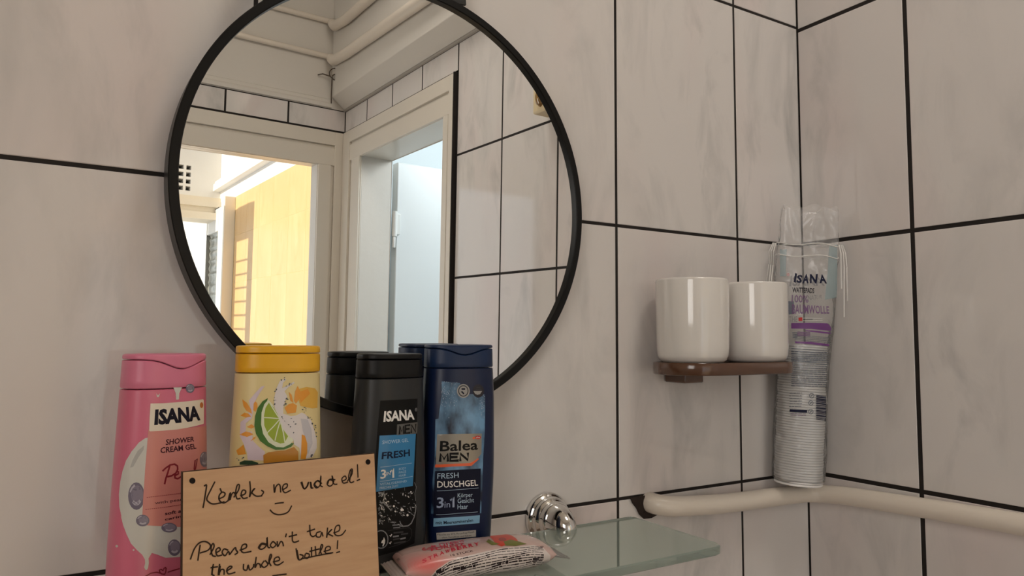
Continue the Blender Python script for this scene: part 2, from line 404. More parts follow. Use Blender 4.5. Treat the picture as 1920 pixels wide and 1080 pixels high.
# the boxed-out beam above the tiles on the right and the ledge over the doorway
m = MB(); R = [[(0, y, .578), (-.004, y, .578), (-.050, y, .612), (-.050, y, ZC), (0, y, ZC)] for y in (0, YB)]
m.grid(R, 0, True); m.cap(R[0]); m.cap(R[1])
structure(m.build('trim_1', PLASTER, smooth=False, bevel=.003), 'white plaster beam above the right wall tiles')
m = MB(); m.tube([(-.004, 0, .5765), (-.004, YB, .5765)], .005, 0, 8); structure(m.build('trim_2', mat('grey_trim', (.35, .32, .28, 1), .5)), 'thin grey edging on top of the right wall tiles')
m = MB(); R = [[(x, YB, .577), (x, YB+.009, .577), (x, YB+.009, .588), (x, YB+.004, .594), (x, YB+.004, .603), (x, YB, .606)] for x in (-1.7, -.05)]
m.grid(R, 0, True); m.cap(R[0]); m.cap(R[1])
structure(m.build('trim_3', PLASTER, smooth=False), 'plaster ledge above the tiles over the gallery doorway')
# stepped door casings
def casing(name, label, pt, a0, a1, top, A0, A1, TOP, d0, d1, reveal):
    """boards round an opening a0..a1 x ..top out to A0..A1 x ..TOP; pt(a, depth, z)"""
    m = MB()
    def board(u0, u1, z0, z1, t0, t1):
        p = [pt(u0, t0, z0), pt(u1, t1, z1)]
        m.box([min(p[0][i], p[1][i]) for i in range(3)], [max(p[0][i], p[1][i]) for i in range(3)])
    H = TOP-top
    for f0, f1, t in ((0, .40, .012), (.40, .48, .004), (.48, 1, .010)):      # head: outer board, groove, inner board
        board(A0, A1, TOP-H*f1, TOP-H*f0, 0, t)
    for B, b in ((A0, a0), (A1, a1)):
        W = b-B
        for f0, f1, t in ((0, .40, .0125), (.40, .52, .0045), (.52, 1, .0105)):
            board(B+W*f0, B+W*f1, ZF, top if f0 > .5 else TOP-H*.40*(f0 > 0), 0, t)
    for t0, t1, s in ((d0, d1, 0),):                                           # lining of the opening
        board(a0-.004, a0, ZF, top, t0, t1); board(a1, a1+.004, ZF, top, t0, t1); board(a0, a1, top, top+.004, t0, t1)
    return structure(m.build(name, reveal, smooth=False, bevel=.0015), label)
casing('trim_4', 'cream painted casing round the toilet doorway', lambda a, d, z: (-d, a, z), DY0, DY1, DZ-.004, YB+.014, -.9410, .4990, -.10, .004, PAINT)
casing('trim_5', 'cream painted casing round the gallery doorway', lambda a, d, z: (a, YB+d, z), GX0, GX1, GZ-.004, -.90, -.003, .4990, -.05, .004, PAINT)
# the toilet behind the right wall, its door standing open
m = MB()
for lo, hi in (((.10, YB-.20, ZF-.05), (1.3, -.30, ZF)), ((.10, YB-.20, .95), (1.3, -.30, 1.0)), ((1.25, YB-.20, ZF), (1.3, -.30, .95)), ((.10, YB-.25, ZF), (1.3, YB-.18, .95)), ((.10, -.35, ZF), (1.3, -.30, .95))): m.box(lo, hi)
structure(m.build('wall_toilet', mat('toilet_paint', (.74, .80, .82, 1), .7), smooth=False), 'pale walls of the toilet')
m = MB(); m.box((.122, -1.548, ZF+.01), (.64, -1.510, .404))
d = structure(m.build('door_1', mat('pale_door_paint', (.80, .83, .83, 1), .35), bevel=.004), 'white toilet door standing open')
m = MB(); m.box((.106, -1.512, .172), (.132, -1.502, .238)); m.tube([(.113, -1.503, .165), (.113, -1.503, .245)], .008, 0, 12); m.tube([(.112, -1.503, .13), (.112, -1.503, .165)], .005, 0, 10)
m.build('hinge', PAINT_W, d, bevel=.002)
# the open gallery beyond the back doorway
GYE = -4.7
m = MB(); m.box((0, GYE, ZF), (.10, YB-.20, 1.1), 1); m.face([(-.0004, -2.985, ZF), (-.0004, YB-.05, ZF), (-.0004, YB-.05, .488), (-.0004, -2.985, .488)], 2)
ys = [-2.98+.197*k for k in range(6)]+[YB-.055]
m.box((0, YB-.20, ZF), (.10, YB-.05, 1.1), 1)
tiles(m, ys, [ZF, -1.4, -1.1, -.8, -.52, -.22, .08, .30, .488], east, .0012)
structure(m.build('wall_gallery', [TILE_Y, PLASTER_W, mat('yellow_grout', (.66, .5, .25, 1), .8)], smooth=False), 'sunlit yellow tiled wall of the gallery')
m = MB(); m.box((-.035, -3.30, .556), (0, YB-.05, .590)); m.tube([(-.018, -3.30, .600), (-.018, YB-.05, .600)], .010)
structure(m.build('trim_6', PLASTER_W, smooth=True), 'white ledge high on the gallery wall')
m = MB(); m.box((-1.4, GYE, ZF-.1), (.1, YB-.05, ZF)); structure(m.build('floor_gallery', mat('gallery_floor', (.55, .5, .42, 1), .5)), 'gallery floor')
m = MB(); m.box((-.85, GYE, 1.1), (.1, YB-.05, 1.2)); structure(m.build('ceiling_gallery', PLASTER_W), 'gallery ceiling')
m = MB()
vx = [(-.153+.034*k) for k in range(-9, 1)]; hw = .0110; holes_z = [.661-.0350*k for k in range(4)]
y0, y1 = -3.42, -3.30
m.box((-1.2, y0, .500), (0, y1, min(holes_z)-hw)); m.box((-1.2, y0, max(holes_z)+hw), (0, y1, 1.1))
for k in range(3): m.box((-1.2, y0, holes_z[k+1]+hw), (0, y1, holes_z[k]-hw))
ed = [-1.2]+[e for x in vx for e in (x-hw, x+hw)]+[0]
for z in holes_z:
    for a, b in zip(ed[::2], ed[1::2]): m.box((a, y0, z-hw), (b, y1, z+hw))
m.box((-1.2, y0-.03, .52), (0, y0-.01, .72), 1)  # near-black sheet closing the vent holes from behind
structure(m.build('wall_gallery_end', [PLASTER_W, mat('dark_backing', (.02, .02, .02, 1), .9)], smooth=False), 'white wall with a grid of square vent holes at the gallery end')
m = MB()
for z0, z1, t in ((.500, .520, .02), (.470, .500, .035), (.440, .470, .02), (.405, .440, .045)): m.box((-1.2, y0, z0), (0, y1+t, z1))
structure(m.build('trim_7', mat('warm_plaster', (.84, .77, .64, 1), .7), smooth=False), 'stepped cornice under the vent holes')
m = MB(); m.box((-1.2, GYE-.1, ZF), (.1, GYE, 1.1)); structure(m.build('wall_gallery_far', PLASTER_W), 'white wall at the far end of the gallery')
m = MB(); m.box((-.9, GYE, ZF), (-.15, GYE+.03, .36)); m.box((-.14, GYE, ZF), (-.08, GYE+.05, .42)); structure(m.build('door_3', mat('pale_blue_paint', (.70, .78, .84, 1), .4)), 'pale door at the far end of the gallery')
# glazed gallery door with ribbed glass, against the wall
m = MB(); Y = (-3.60, -3.44, -3.20, -3.06); Z = (ZF, -.75, .345, .462)
m.box((-.026, Y[0], ZF), (-.001, Y[1], Z[3])); m.box((-.026, Y[2], ZF), (-.001, Y[3], Z[3])); m.box((-.026, Y[1], Z[2]), (-.001, Y[2], Z[3])); m.box((-.026, Y[1], ZF), (-.001, Y[2], Z[1]))
d = structure(m.build('door_2', PAINT_W, bevel=.003), 'white glazed door on the gallery wall')
m = MB(); n = 40
R = [[(-.010+.004*math.sin(k*2.4), y, Z[1]+(Z[2]-Z[1])*k/(n*2)) for y in (Y[1], Y[2])] for k in range(n*2+1)]
m.grid(R); m.build('ribbed_glass', bumped(mat('ribbed_grey_glass', (.42, .43, .38, 1), .12, spec=.8), 14, .3, .01, (1, 1, 2), ((.30, .31, .27, 1), (.60, .60, .54, 1))), d)
m = MB(); m.box((-.045, -3.055, ZF), (0, -3.015, .475)); m.box((-.05, -3.010, ZF), (0, -2.985, .487)); structure(m.build('trim_8', mat('cream_door_post', (.90, .85, .74, 1), .4), bevel=.003), 'cream post beside the glazed gallery door')
# shutter standing open between the sun and the yellow wall
dz = lambda x: -x*.34/.94
X = -.62; o_ = dz(X)
e = empty('window_shutter', (X, -2.83, ZF), 'slatted shutter standing open in the gallery, throwing its shadow on the yellow wall', 'shutter')
m = MB()
for lo, hi in (((-.012, .09, 0), (.012, .165, 2.02+o_)), ((-.012, -.17, 0), (.012, -.11, 2.02+o_)), ((-.012, -.11, 1.87+o_), (.012, .09, 2.02+o_)), ((-.012, -.11, 0), (.012, .09, .1))): m.box(lo, hi)
m.build('frame', PAINT_W, e, bevel=.003)
m = MB()
for k in range(26): m.box((-.003, -.11, .22+k*.062+o_), (.003, .09, .227+k*.062+o_))
m.build('slats', PAINT_W, e)
# ------------------------------------------------------------------ printed matter, in 0.01 mm on each surface
ART = {
 'pink': [
('p','milk',1,[(-1792,11973),(-2097,11714),(-2410,11176),(-2613,10629),(-2727,9967),(-2789,9307),(-2823,8544),(-2809,7796),(-2732,7162),(-2764,7266),(-2672,6701),(-2519,6128),(-2323,5580),(-2027,5154),(-1744,4827),(-1591,4514),(-1573,4259),(-1617,4051),(-1553,3896),(-1471,3852),(-1400,3976),(-1370,4259),(-1397,4553),(-1223,4846),(-872,4670),(-392,4387),(451,4237),(2330,4231),(2837,5799),(2797,8656),(2499,10496),(1865,11667),(424,11491),(-952,12132)]),
('p','milkshade',2,[(-1828,11534),(-2130,11222),(-2344,10683),(-2450,10195),(-2316,10246),(-2079,10836),(-1845,11260)]),
('p','salmon',3,[(-1626,12483),(44,12450),(2664,12355),(2767,10451),(2887,7931),(3039,5582),(584,6103),(-1815,6652),(-1797,8082),(-1736,10043)]),
('p','purple',2,[(-1717,8400),(-1731,8140),(-1786,7912),(-1875,7735),(-1988,7628),(-2112,7599),(-2234,7650),(-2342,7776),(-2426,7965),(-2481,8200),(-2502,8460),(-2490,8718),(-2445,8951),(-2370,9135),(-2270,9250),(-2152,9284),(-2028,9233),(-1910,9103),(-1812,8907),(-1745,8664)]),
('p','purplemid',2.3,[(-1796,8476),(-1806,8295),(-1846,8134),(-1909,8010),(-1990,7935),(-2080,7914),(-2169,7951),(-2249,8040),(-2312,8174),(-2353,8340),(-2369,8522),(-2360,8704),(-2326,8866),(-2270,8993),(-2195,9072),(-2108,9095),(-2018,9059),(-1934,8968),(-1864,8831),(-1816,8661)]),
('p','purplelight',2.5,[(-1893,8091),(-1924,8014),(-1961,7951),(-2004,7903),(-2051,7873),(-2099,7861),(-2148,7867),(-2196,7891),(-2242,7933),(-2283,7991),(-2318,8063),(-2249,8206),(-2226,8162),(-2200,8126),(-2172,8100),(-2142,8084),(-2112,8081),(-2082,8088),(-2053,8107),(-2027,8137),(-2004,8177),(-1985,8225)]),
('p','purplelight',2.5,[(-2439,8711),(-2429,8777),(-2415,8840),(-2399,8898),(-2380,8952),(-2358,9001),(-2334,9045),(-2308,9082),(-2280,9113),(-2250,9137),(-2219,9154),(-2204,9025),(-2230,9012),(-2254,8992),(-2277,8967),(-2299,8937),(-2319,8901),(-2337,8861),(-2353,8817),(-2366,8769),(-2378,8718),(-2387,8664)]),
('p','purple',4,[(-1419,6863),(-1434,6754),(-1484,6662),(-1562,6594),(-1662,6557),(-1771,6554),(-1879,6585),(-1975,6647),(-2051,6734),(-2100,6839),(-2118,6951),(-2105,7060),(-2061,7155),(-1990,7226),(-1896,7267),(-1790,7272),(-1680,7240),(-1579,7176),(-1495,7085),(-1440,6977)]),
('p','purplemid',4.3,[(-1486,6902),(-1497,6826),(-1533,6761),(-1589,6713),(-1660,6687),(-1739,6686),(-1818,6708),(-1888,6752),(-1944,6814),(-1980,6888),(-1994,6966),(-1984,7042),(-1951,7109),(-1898,7158),(-1830,7185),(-1753,7188),(-1673,7166),(-1600,7121),(-1541,7057),(-1501,6981)]),
('p','purplelight',4.5,[(-1574,6746),(-1601,6716),(-1635,6692),(-1673,6675),(-1714,6666),(-1757,6664),(-1800,6671),(-1842,6685),(-1882,6706),(-1919,6734),(-1951,6767),(-1887,6823),(-1867,6802),(-1844,6785),(-1819,6771),(-1793,6763),(-1766,6759),(-1739,6760),(-1714,6765),(-1691,6776),(-1670,6791),(-1653,6810)]),
('p','purplelight',4.5,[(-2057,7052),(-2047,7079),(-2034,7105),(-2018,7128),(-2000,7150),(-1979,7169),(-1957,7185),(-1933,7199),(-1907,7209),(-1880,7217),(-1851,7222),(-1839,7166),(-1862,7163),(-1884,7156),(-1906,7147),(-1926,7136),(-1944,7123),(-1961,7107),(-1976,7090),(-1989,7071),(-2000,7050),(-2009,7028)]),
('p','purple',4,[(276,6125),(254,6034),(184,5962),(73,5916),(-66,5900),(-221,5915),(-375,5960),(-513,6029),(-622,6116),(-693,6213),(-719,6311),(-699,6401),(-633,6474),(-528,6522),(-393,6541),(-240,6528),(-85,6484),(58,6414),(173,6325),(248,6225)]),
('p','purplemid',4.3,[(183,6167),(167,6104),(117,6054),(37,6022),(-63,6011),(-175,6022),(-286,6054),(-386,6103),(-466,6165),(-518,6234),(-537,6303),(-522,6366),(-474,6416),(-397,6449),(-299,6461),(-188,6451),(-76,6420),(27,6370),(109,6307),(163,6237)]),
('p','purplelight',4.5,[(59,6048),(20,6026),(-27,6011),(-80,6002),(-139,6001),(-200,6007),(-261,6019),(-322,6038),(-379,6063),(-431,6093),(-477,6126),(-384,6163),(-356,6142),(-323,6123),(-287,6108),(-250,6096),(-212,6088),(-174,6085),(-138,6086),(-105,6091),(-76,6101),(-52,6114)]),
('p','purplelight',4.5,[(-629,6386),(-613,6408),(-594,6427),(-571,6444),(-544,6459),(-514,6472),(-482,6482),(-447,6489),(-409,6494),(-370,6496),(-329,6496),(-311,6446),(-345,6447),(-377,6445),(-408,6441),(-437,6435),(-464,6427),(-488,6417),(-510,6404),(-529,6390),(-545,6375),(-558,6357)]),
('p','purple',4,[(2819,10036),(2800,9879),(2758,9740),(2697,9631),(2442,9626),(2265,9640),(2114,9696),(1988,9792),(1891,9921),(1829,10073),(1805,10233),(1820,10387),(1873,10520),(1962,10618),(2084,10670),(2233,10668),(2412,10608),(2662,10477),(2713,10361),(2813,10194)]),
('p','purplemid',4.3,[(2775,10080),(2762,9970),(2732,9872),(2627,9817),(2445,9812),(2312,9824),(2196,9866),(2100,9935),(2026,10027),(1978,10135),(1960,10248),(1972,10356),(2013,10448),(2082,10515),(2175,10549),(2289,10545),(2424,10500),(2608,10405),(2679,10313),(2771,10191)]),
('p','purplelight',4.5,[(2702,9845),(2581,9831),(2497,9811),(2423,9797),(2352,9792),(2285,9796),(2221,9810),(2162,9835),(2107,9869),(2059,9911),(2017,9961),(2100,10035),(2127,10004),(2159,9977),(2194,9956),(2231,9941),(2271,9932),(2312,9930),(2352,9935),(2391,9946),(2428,9963),(2460,9986)]),
('p','purplelight',4.5,[(1879,10374),(1892,10412),(1908,10447),(1928,10480),(1950,10509),(1976,10535),(2005,10557),(2036,10575),(2070,10589),(2106,10598),(2145,10603),(2163,10522),(2131,10519),(2101,10511),(2072,10500),(2046,10486),(2022,10468),(2000,10447),(1981,10423),(1965,10396),(1951,10367),(1940,10336)]),
('p','purple',4,[(1245,14952),(1231,14861),(1186,14780),(1116,14718),(1027,14681),(930,14672),(833,14692),(746,14739),(677,14809),(632,14894),(615,14986),(627,15077),(667,15158),(733,15220),(817,15259),(913,15269),(1011,15249),(1102,15202),(1176,15132),(1226,15046)]),
('p','purplemid',4.3,[(1184,14980),(1175,14916),(1143,14859),(1092,14816),(1029,14790),(958,14783),(888,14798),(825,14831),(774,14879),(741,14939),(729,15004),(738,15068),(768,15124),(815,15168),(877,15195),(946,15201),(1017,15188),(1083,15155),(1136,15105),(1171,15045)]),
('p','purplelight',4.5,[(1106,14844),(1081,14817),(1051,14795),(1018,14779),(981,14768),(942,14765),(904,14768),(866,14777),(830,14793),(797,14814),(768,14840),(826,14890),(844,14873),(864,14860),(887,14850),(910,14844),(934,14843),(958,14845),(981,14851),(1002,14862),(1020,14875),(1035,14892)]),
('p','purplelight',4.5,[(671,15073),(680,15096),(692,15117),(707,15138),(723,15156),(742,15173),(762,15188),(784,15200),(807,15210),(832,15218),(858,15224),(869,15178),(848,15174),(828,15167),(809,15159),(791,15149),(774,15137),(759,15123),(745,15108),(733,15091),(723,15073),(715,15054)]),
('p','purple',2,[(588,4802),(572,4644),(515,4512),(423,4417),(305,4370),(174,4374),(42,4428),(-78,4528),(-175,4663),(-239,4820),(-265,4985),(-250,5141),(-196,5273),(-107,5370),(7,5420),(137,5419),(270,5366),(393,5266),(493,5130),(560,4970)]),
('p','purplemid',2.3,[(507,4862),(496,4752),(455,4659),(389,4593),(304,4560),(209,4563),(114,4601),(27,4672),(-43,4767),(-89,4877),(-108,4993),(-97,5102),(-58,5195),(7,5262),(90,5296),(184,5295),(279,5257),(368,5187),(440,5091),(488,4979)]),
('p','purplelight',2.5,[(406,4640),(374,4597),(334,4565),(290,4543),(240,4532),(189,4533),(136,4546),(84,4570),(35,4604),(-11,4648),(-51,4700),(27,4774),(52,4742),(80,4715),(111,4694),(143,4679),(176,4671),(208,4670),(238,4677),(266,4691),(290,4711),(310,4738)]),
('p','purplelight',2.5,[(-189,5124),(-177,5162),(-160,5198),(-141,5230),(-119,5259),(-94,5285),(-66,5307),(-37,5324),(-5,5338),(28,5347),(63,5351),(80,5269),(51,5266),(24,5258),(-2,5247),(-27,5233),(-49,5215),(-70,5194),(-88,5170),(-104,5144),(-117,5115),(-128,5084)]),
('p','milk',1,[(-207,15084),(363,15072),(191,14698),(172,14303),(-7,14284),(-49,14711)]),
('p','milk',1,[(-2827,5422),(-2834,5375),(-2854,5343),(-2877,5338),(-2895,5361),(-2902,5404),(-2896,5452),(-2879,5486),(-2855,5491),(-2835,5467)]),
('p','milk',1,[(-2141,5168),(-2149,5136),(-2172,5117),(-2200,5120),(-2223,5144),(-2233,5178),(-2225,5211),(-2203,5230),(-2175,5227),(-2151,5203)]),
('p','milk',1,[(-1242,14768),(-1147,14620),(-1017,14758),(-1091,14516),(-1197,14521)]),
('p','boxwhite',5,[(-1549,14133),(-875,14116),(-182,14120),(745,14142),(1960,14188),(2069,14131),(2110,13444),(2112,12545),(1040,12439),(92,12372),(-786,12374),(-1526,12391),(-1576,12442),(-1574,13284)]),
('t','ink',6,'ISANA',0.05,[(-1316,12749),(1791,12800),(-1279,13754),(1607,13805)]),
('p','orange',6,[(2013,13786),(2006,13727),(1984,13675),(1949,13636),(1905,13613),(1857,13608),(1809,13622),(1766,13654),(1733,13699),(1710,13755),(1702,13815),(1707,13874),(1726,13926),(1758,13966),(1799,13990),(1846,13995),(1895,13981),(1940,13950),(1978,13903),(2003,13847)]),
('t','ink2',6,'SHOWER',0.02,[(-612,11438),(1311,11477),(-588,11811),(1302,11811)]),
('t','ink2',6,'CREAM GEL',0.02,[(-922,10961),(1504,10983),(-900,11336),(1412,11329)]),
('s','winered',6,1100,[(-728,9851),(-568,9998),(-293,10160),(-8,10180),(188,10031),(206,9814),(96,9603),(-159,9469),(-412,9437)]),
('s','winered',6,1100,[(-319,10079),(-420,9700),(-532,9352),(-594,9027)]),
('s','winered',6,1100,[(43,9442),(273,9534),(269,9665),(123,9656),(30,9500),(47,9301),(224,9219),(457,9327)]),
('s','winered',6,1100,[(544,9400),(723,9516),(912,9460),(824,9273),(1046,9239),(1136,9483)]),
('s','winered',6,900,[(1242,9266),(1467,9690),(1591,10307),(1417,10218),(1363,9707),(1480,9284),(1658,9311)]),
('s','winered',6,350,[(-1595,8305),(-1538,8306)]),
('s','winered',6,350,[(-1491,8307),(-1434,8307)]),
('s','winered',6,350,[(-1387,8307),(-1328,8307)]),
('s','winered',6,350,[(-1280,8307),(-1221,8307)]),
('s','winered',6,350,[(-1172,8306),(-1112,8306)]),
('s','winered',6,350,[(-1062,8305),(-1001,8304)]),
('s','winered',6,350,[(-951,8303),(-889,8302)]),
('s','winered',6,350,[(-838,8301),(-776,8299)]),
('s','winered',6,350,[(-723,8298),(-656,8297)]),
('s','winered',6,350,[(-601,8296),(-533,8295)]),
('s','winered',6,350,[(-477,8293),(-408,8292)]),
('s','winered',6,350,[(-351,8290),(-281,8288)]),
('s','winered',6,350,[(-224,8286),(-154,8284)]),
('s','winered',6,350,[(-96,8283),(-25,8280)]),
('s','winered',6,350,[(33,8278),(105,8276)]),
('s','winered',6,350,[(164,8274),(236,8272)]),
('s','winered',6,350,[(293,8270),(358,8270)]),
('s','winered',6,350,[(411,8270),(477,8270)]),
('s','winered',6,350,[(530,8270),(597,8270)]),
('s','winered',6,350,[(651,8269),(718,8269)]),
('s','winered',6,350,[(774,8268),(842,8267)]),
('s','winered',6,350,[(898,8267),(968,8265)]),
('s','winered',6,350,[(1025,8264),(1096,8262)]),
('s','winered',6,350,[(1154,8261),(1227,8259)]),
('s','winered',6,350,[(-1646,7576),(-1585,7576)]),
('s','winered',6,350,[(-1534,7575),(-1472,7574)]),
('s','winered',6,350,[(-1421,7574),(-1358,7572)]),
('s','winered',6,350,[(-1306,7571),(-1241,7570)]),
('s','winered',6,350,[(-1188,7568),(-1123,7566)]),
('s','winered',6,350,[(-1069,7564),(-1003,7562)]),
('s','winered',6,350,[(-948,7560),(-881,7557)]),
('s','winered',6,350,[(-825,7554),(-757,7551)]),
('s','winered',6,350,[(-701,7549),(-634,7549)]),
('s','winered',6,350,[(-579,7549),(-510,7548)]),
('s','winered',6,350,[(-454,7548),(-386,7547)]),
('s','winered',6,350,[(-329,7547),(-259,7546)]),
('s','winered',6,350,[(-202,7545),(-132,7544)]),
('s','winered',6,350,[(-74,7543),(-3,7542)]),
('s','winered',6,350,[(55,7541),(127,7539)]),
('s','winered',6,350,[(185,7538),(257,7537)]),
('s','winered',6,350,[(315,7536),(380,7535)]),
('s','winered',6,350,[(433,7535),(499,7534)]),
('s','winered',6,350,[(552,7533),(619,7532)]),
('s','winered',6,350,[(673,7531),(740,7529)]),
('s','winered',6,350,[(796,7528),(864,7526)]),
('s','winered',6,350,[(920,7524),(990,7522)]),
('s','winered',6,350,[(1047,7520),(1118,7517)]),
('s','winered',6,350,[(1177,7515),(1249,7512)]),
('t','ink2',6,'with pearl extract',0,[(-1116,7765),(2105,7678),(-1148,7989),(2054,7945)]),
('t','ink2',6,'soft and',0.02,[(-524,7043),(986,7029),(-530,7254),(979,7257)]),
('t','ink2',6,'caring',0.02,[(-523,6656),(810,6667),(-518,6865),(803,6883)]),
('s','winered',6,700,[(-419,3368),(-612,3441),(-724,3565),(-748,3716),(-660,3744),(-509,3608),(-478,3747),(-388,3793),(-337,3715),(-351,3498),(-419,3368)]),
('s','winered',6,700,[(-1539,3480),(-1247,3621),(-903,3604),(-704,3506)]),
('s','winered',6,700,[(-208,3458),(94,3486),(519,3496)]),
 ],
 'yellow': [
('p','yorange',1,[(1274,14801),(1768,14908),(2382,14794),(2629,14481),(2601,13401),(2232,13396),(1383,13610),(1165,14232)]),
('p','lav',1,[(-1015,15054),(-1243,15017),(-1646,14540),(-2006,14061),(-1882,13582),(-2087,12945),(-2481,12619),(-2491,11667),(-2260,11200),(-2022,10570),(-1972,10096),(-958,10023),(-898,10615),(-1364,11030),(-1673,11355),(-1764,11991),(-2135,11993),(-2150,12548),(-1788,12865),(-1695,13581),(-1595,14059),(-1308,14616)]),
('p','petal',2,[(-2413,14151),(-2113,13901),(-1841,13462),(-1781,13167),(-2136,13382),(-2328,13698)]),
('p','petal',2,[(-1706,13422),(-1703,13860),(-1609,14019),(-1478,13898),(-1448,13618),(-1575,13300)]),
('p','petal',2,[(-2492,13048),(-2243,13262),(-1982,13168),(-1829,12992),(-2160,12929)]),
('p','petal',2,[(-2084,12294),(-1793,12483),(-1586,12290),(-1807,12182)]),
('p','petal',2,[(-2530,11776),(-2135,11993),(-1874,11929),(-1647,11799),(-2051,11629)]),
('p','petal',2,[(-1836,11342),(-1642,11592),(-1493,11652),(-1564,11496)]),
('p','petal',2,[(-2681,10707),(-2258,11121),(-2094,10491),(-2565,10400)]),
('p','splash',3,[(-275,14839),(-53,15361),(296,15543),(377,15460),(162,15236),(116,14871),(466,15067),(898,15303),(941,15203),(548,14943),(278,14664),(484,14293),(333,14014),(227,13531),(237,13127),(754,12945),(1073,12972),(1475,13157),(1726,13020),(2162,12537),(2369,11941),(2598,11169),(2610,10590),(2306,10022),(1796,9959),(1467,9989),(1368,10725),(952,11318),(627,11658),(137,12405),(-191,13062),(-378,13711),(-377,14276)]),
('p','splashdark',3.5,[(1402,12753),(1903,12640),(2175,11961),(2284,10966),(1958,10186),(1853,11092),(1587,11846)]),
('p','petal',4,[(556,14617),(759,14408),(893,13834),(689,14003)]),
('p','petal',4,[(1147,15010),(1343,14635),(1330,14144),(1054,13787),(929,13995),(994,14646)]),
('p','petal',4,[(306,13529),(576,13763),(853,13835),(1138,13661),(1069,13176),(513,13117)]),
('p','petal',4,[(1198,14558),(1855,14781),(2034,14442),(1378,13815)]),
('p','limeskin',5,[(-801,14221),(-1140,14012),(-1432,13577),(-1583,13021),(-1611,12385),(-1498,11827),(-1221,11343),(-755,10966),(-209,10699),(336,10693),(805,10843),(998,11073),(638,11175),(-155,11616),(-946,12447),(-976,13568)]),
('p','limewhite',5.5,[(-775,14124),(-1020,13809),(-1181,13253),(-1190,12455),(-1044,11813),(-685,11241),(-175,10897),(293,10832),(760,11047),(953,11278),(621,11901),(135,12486),(-113,13059),(-441,13713)]),
('p','limepulp',6,[(-717,13946),(-937,13567),(-1022,13009),(-983,12369),(-698,11720),(-340,11305),(92,11107),(364,11149),(589,11580),(264,12038),(16,12571),(-113,13059),(-398,13551)]),
('s','limewhite',6.5,700,[(-29,12798),(-574,12874),(-1035,12913)]),
('s','limewhite',6.5,700,[(-11,12733),(-404,12267),(-779,11883)]),
('s','limewhite',6.5,700,[(38,12611),(-126,12015),(-264,11341)]),
('s','limewhite',6.5,700,[(96,12488),(269,11837),(386,11188)]),
('s','limewhite',6.5,700,[(-70,12896),(-434,13472),(-693,13921)]),
('p','splash',6.5,[(-31,12895),(200,13048),(369,12557),(781,11812),(986,11558),(790,11448),(384,11912),(59,12409)]),
('p','orangeslice',4,[(-1006,10382),(-667,10564),(-129,10615),(416,10625),(1004,10831),(1293,10488),(1325,9839),(-953,9825)]),
('p','petal',7,[(1509,11648),(1718,11551),(1897,11006),(1912,10354),(1797,9918),(1467,9989),(1490,10716)]),
('p','splash',7,[(952,11318),(1364,10887),(1326,10768),(1000,10992)]),
('p','leafdark',7,[(-2444,9949),(-2156,10073),(-1711,10045),(-1295,9888),(-1329,9764),(-2439,9776)]),
('s','splashink',7.5,755,[(1491,13365),(1552,13344)]),
('s','splashink',7.5,583,[(444,14204),(440,14176)]),
('s','splashink',7.5,445,[(293,13957),(370,13943)]),
('s','splashink',7.5,394,[(-426,14057),(-370,14036)]),
('s','splashink',7.5,533,[(606,15176),(601,15101)]),
('s','splashink',7.5,563,[(2508,11689),(2561,11638)]),
('s','splashink',7.5,376,[(1895,12876),(1917,12803)]),
('s','splashink',7.5,457,[(2409,11958),(2390,11881)]),
('s','splashink',7.5,632,[(1947,12753),(1891,12747)]),
('s','splashink',7.5,634,[(245,15481),(276,15441)]),
('s','splashink',7.5,669,[(35,15457),(67,15429)]),
('s','splashink',7.5,368,[(1628,13185),(1642,13144)]),
('s','splashink',7.5,341,[(1749,13279),(1765,13241)]),
('s','splashink',7.5,373,[(-299,14075),(-264,14051)]),
('s','splashink',7.5,627,[(2241,10105),(2159,10078)]),
('s','splashink',7.5,499,[(274,15606),(235,15577)]),
('s','splashink',7.5,470,[(696,15156),(724,15134)]),
('s','splashink',7.5,737,[(-264,14823),(-253,14800)]),
('s','splashink',7.5,724,[(-2508,10098),(-2495,10071)]),
('s','splashink',7.5,714,[(2538,11431),(2562,11391)]),
('s','splashink',7.5,679,[(-331,13837),(-374,13770)]),
('s','splashink',7.5,566,[(572,12383),(636,12343)]),
('s','splashink',7.5,420,[(2189,10166),(2161,10144)]),
('s','splashink',7.5,536,[(1698,13502),(1620,13503)]),
('s','splashink',7.5,410,[(391,13751),(345,13746)]),
('s','splashink',7.5,540,[(309,13734),(236,13712)]),
('s','splashink',7.5,675,[(1105,12396),(1034,12379)]),
('s','splashink',7.5,532,[(2268,12337),(2192,12332)]),
('s','splashink',7.5,373,[(425,15018),(354,14997)]),
('s','splashink',7.5,785,[(-2243,10263),(-2221,10254)]),
('s','splashink',7.5,406,[(805,12794),(735,12767)]),
('s','splashink',7.5,366,[(318,12639),(353,12600)]),
('s','splashink',7.5,365,[(2089,12782),(2016,12745)]),
('s','splashink',7.5,371,[(-368,14258),(-392,14237)]),
('s','splashink',7.5,353,[(-2294,10228),(-2303,10156)]),
('s','splashink',7.5,680,[(2267,10214),(2267,10153)]),
('s','splashink',7.5,554,[(553,15086),(588,15060)]),
('s','splashink',7.5,772,[(2432,12201),(2480,12150)]),
('s','splashink',7.5,406,[(2247,12315),(2219,12273)]),
('s','splashink',7.5,741,[(741,12231),(726,12203)]),
('s','splashink',7.5,412,[(2449,12051),(2517,12008)]),
('s','splashink',7.5,577,[(1757,13405),(1740,13386)]),
('s','splashink',7.5,759,[(2230,12364),(2196,12363)]),
('s','splashink',7.5,710,[(460,14132),(521,14091)]),
('s','splashink',7.5,440,[(940,12574),(942,12528)]),
('s','splashink',7.5,604,[(-286,14772),(-248,14760)]),
('s','splashink',7.5,758,[(440,14142),(390,14143)]),
('s','splashink',7.5,391,[(-2592,10187),(-2628,10180)]),
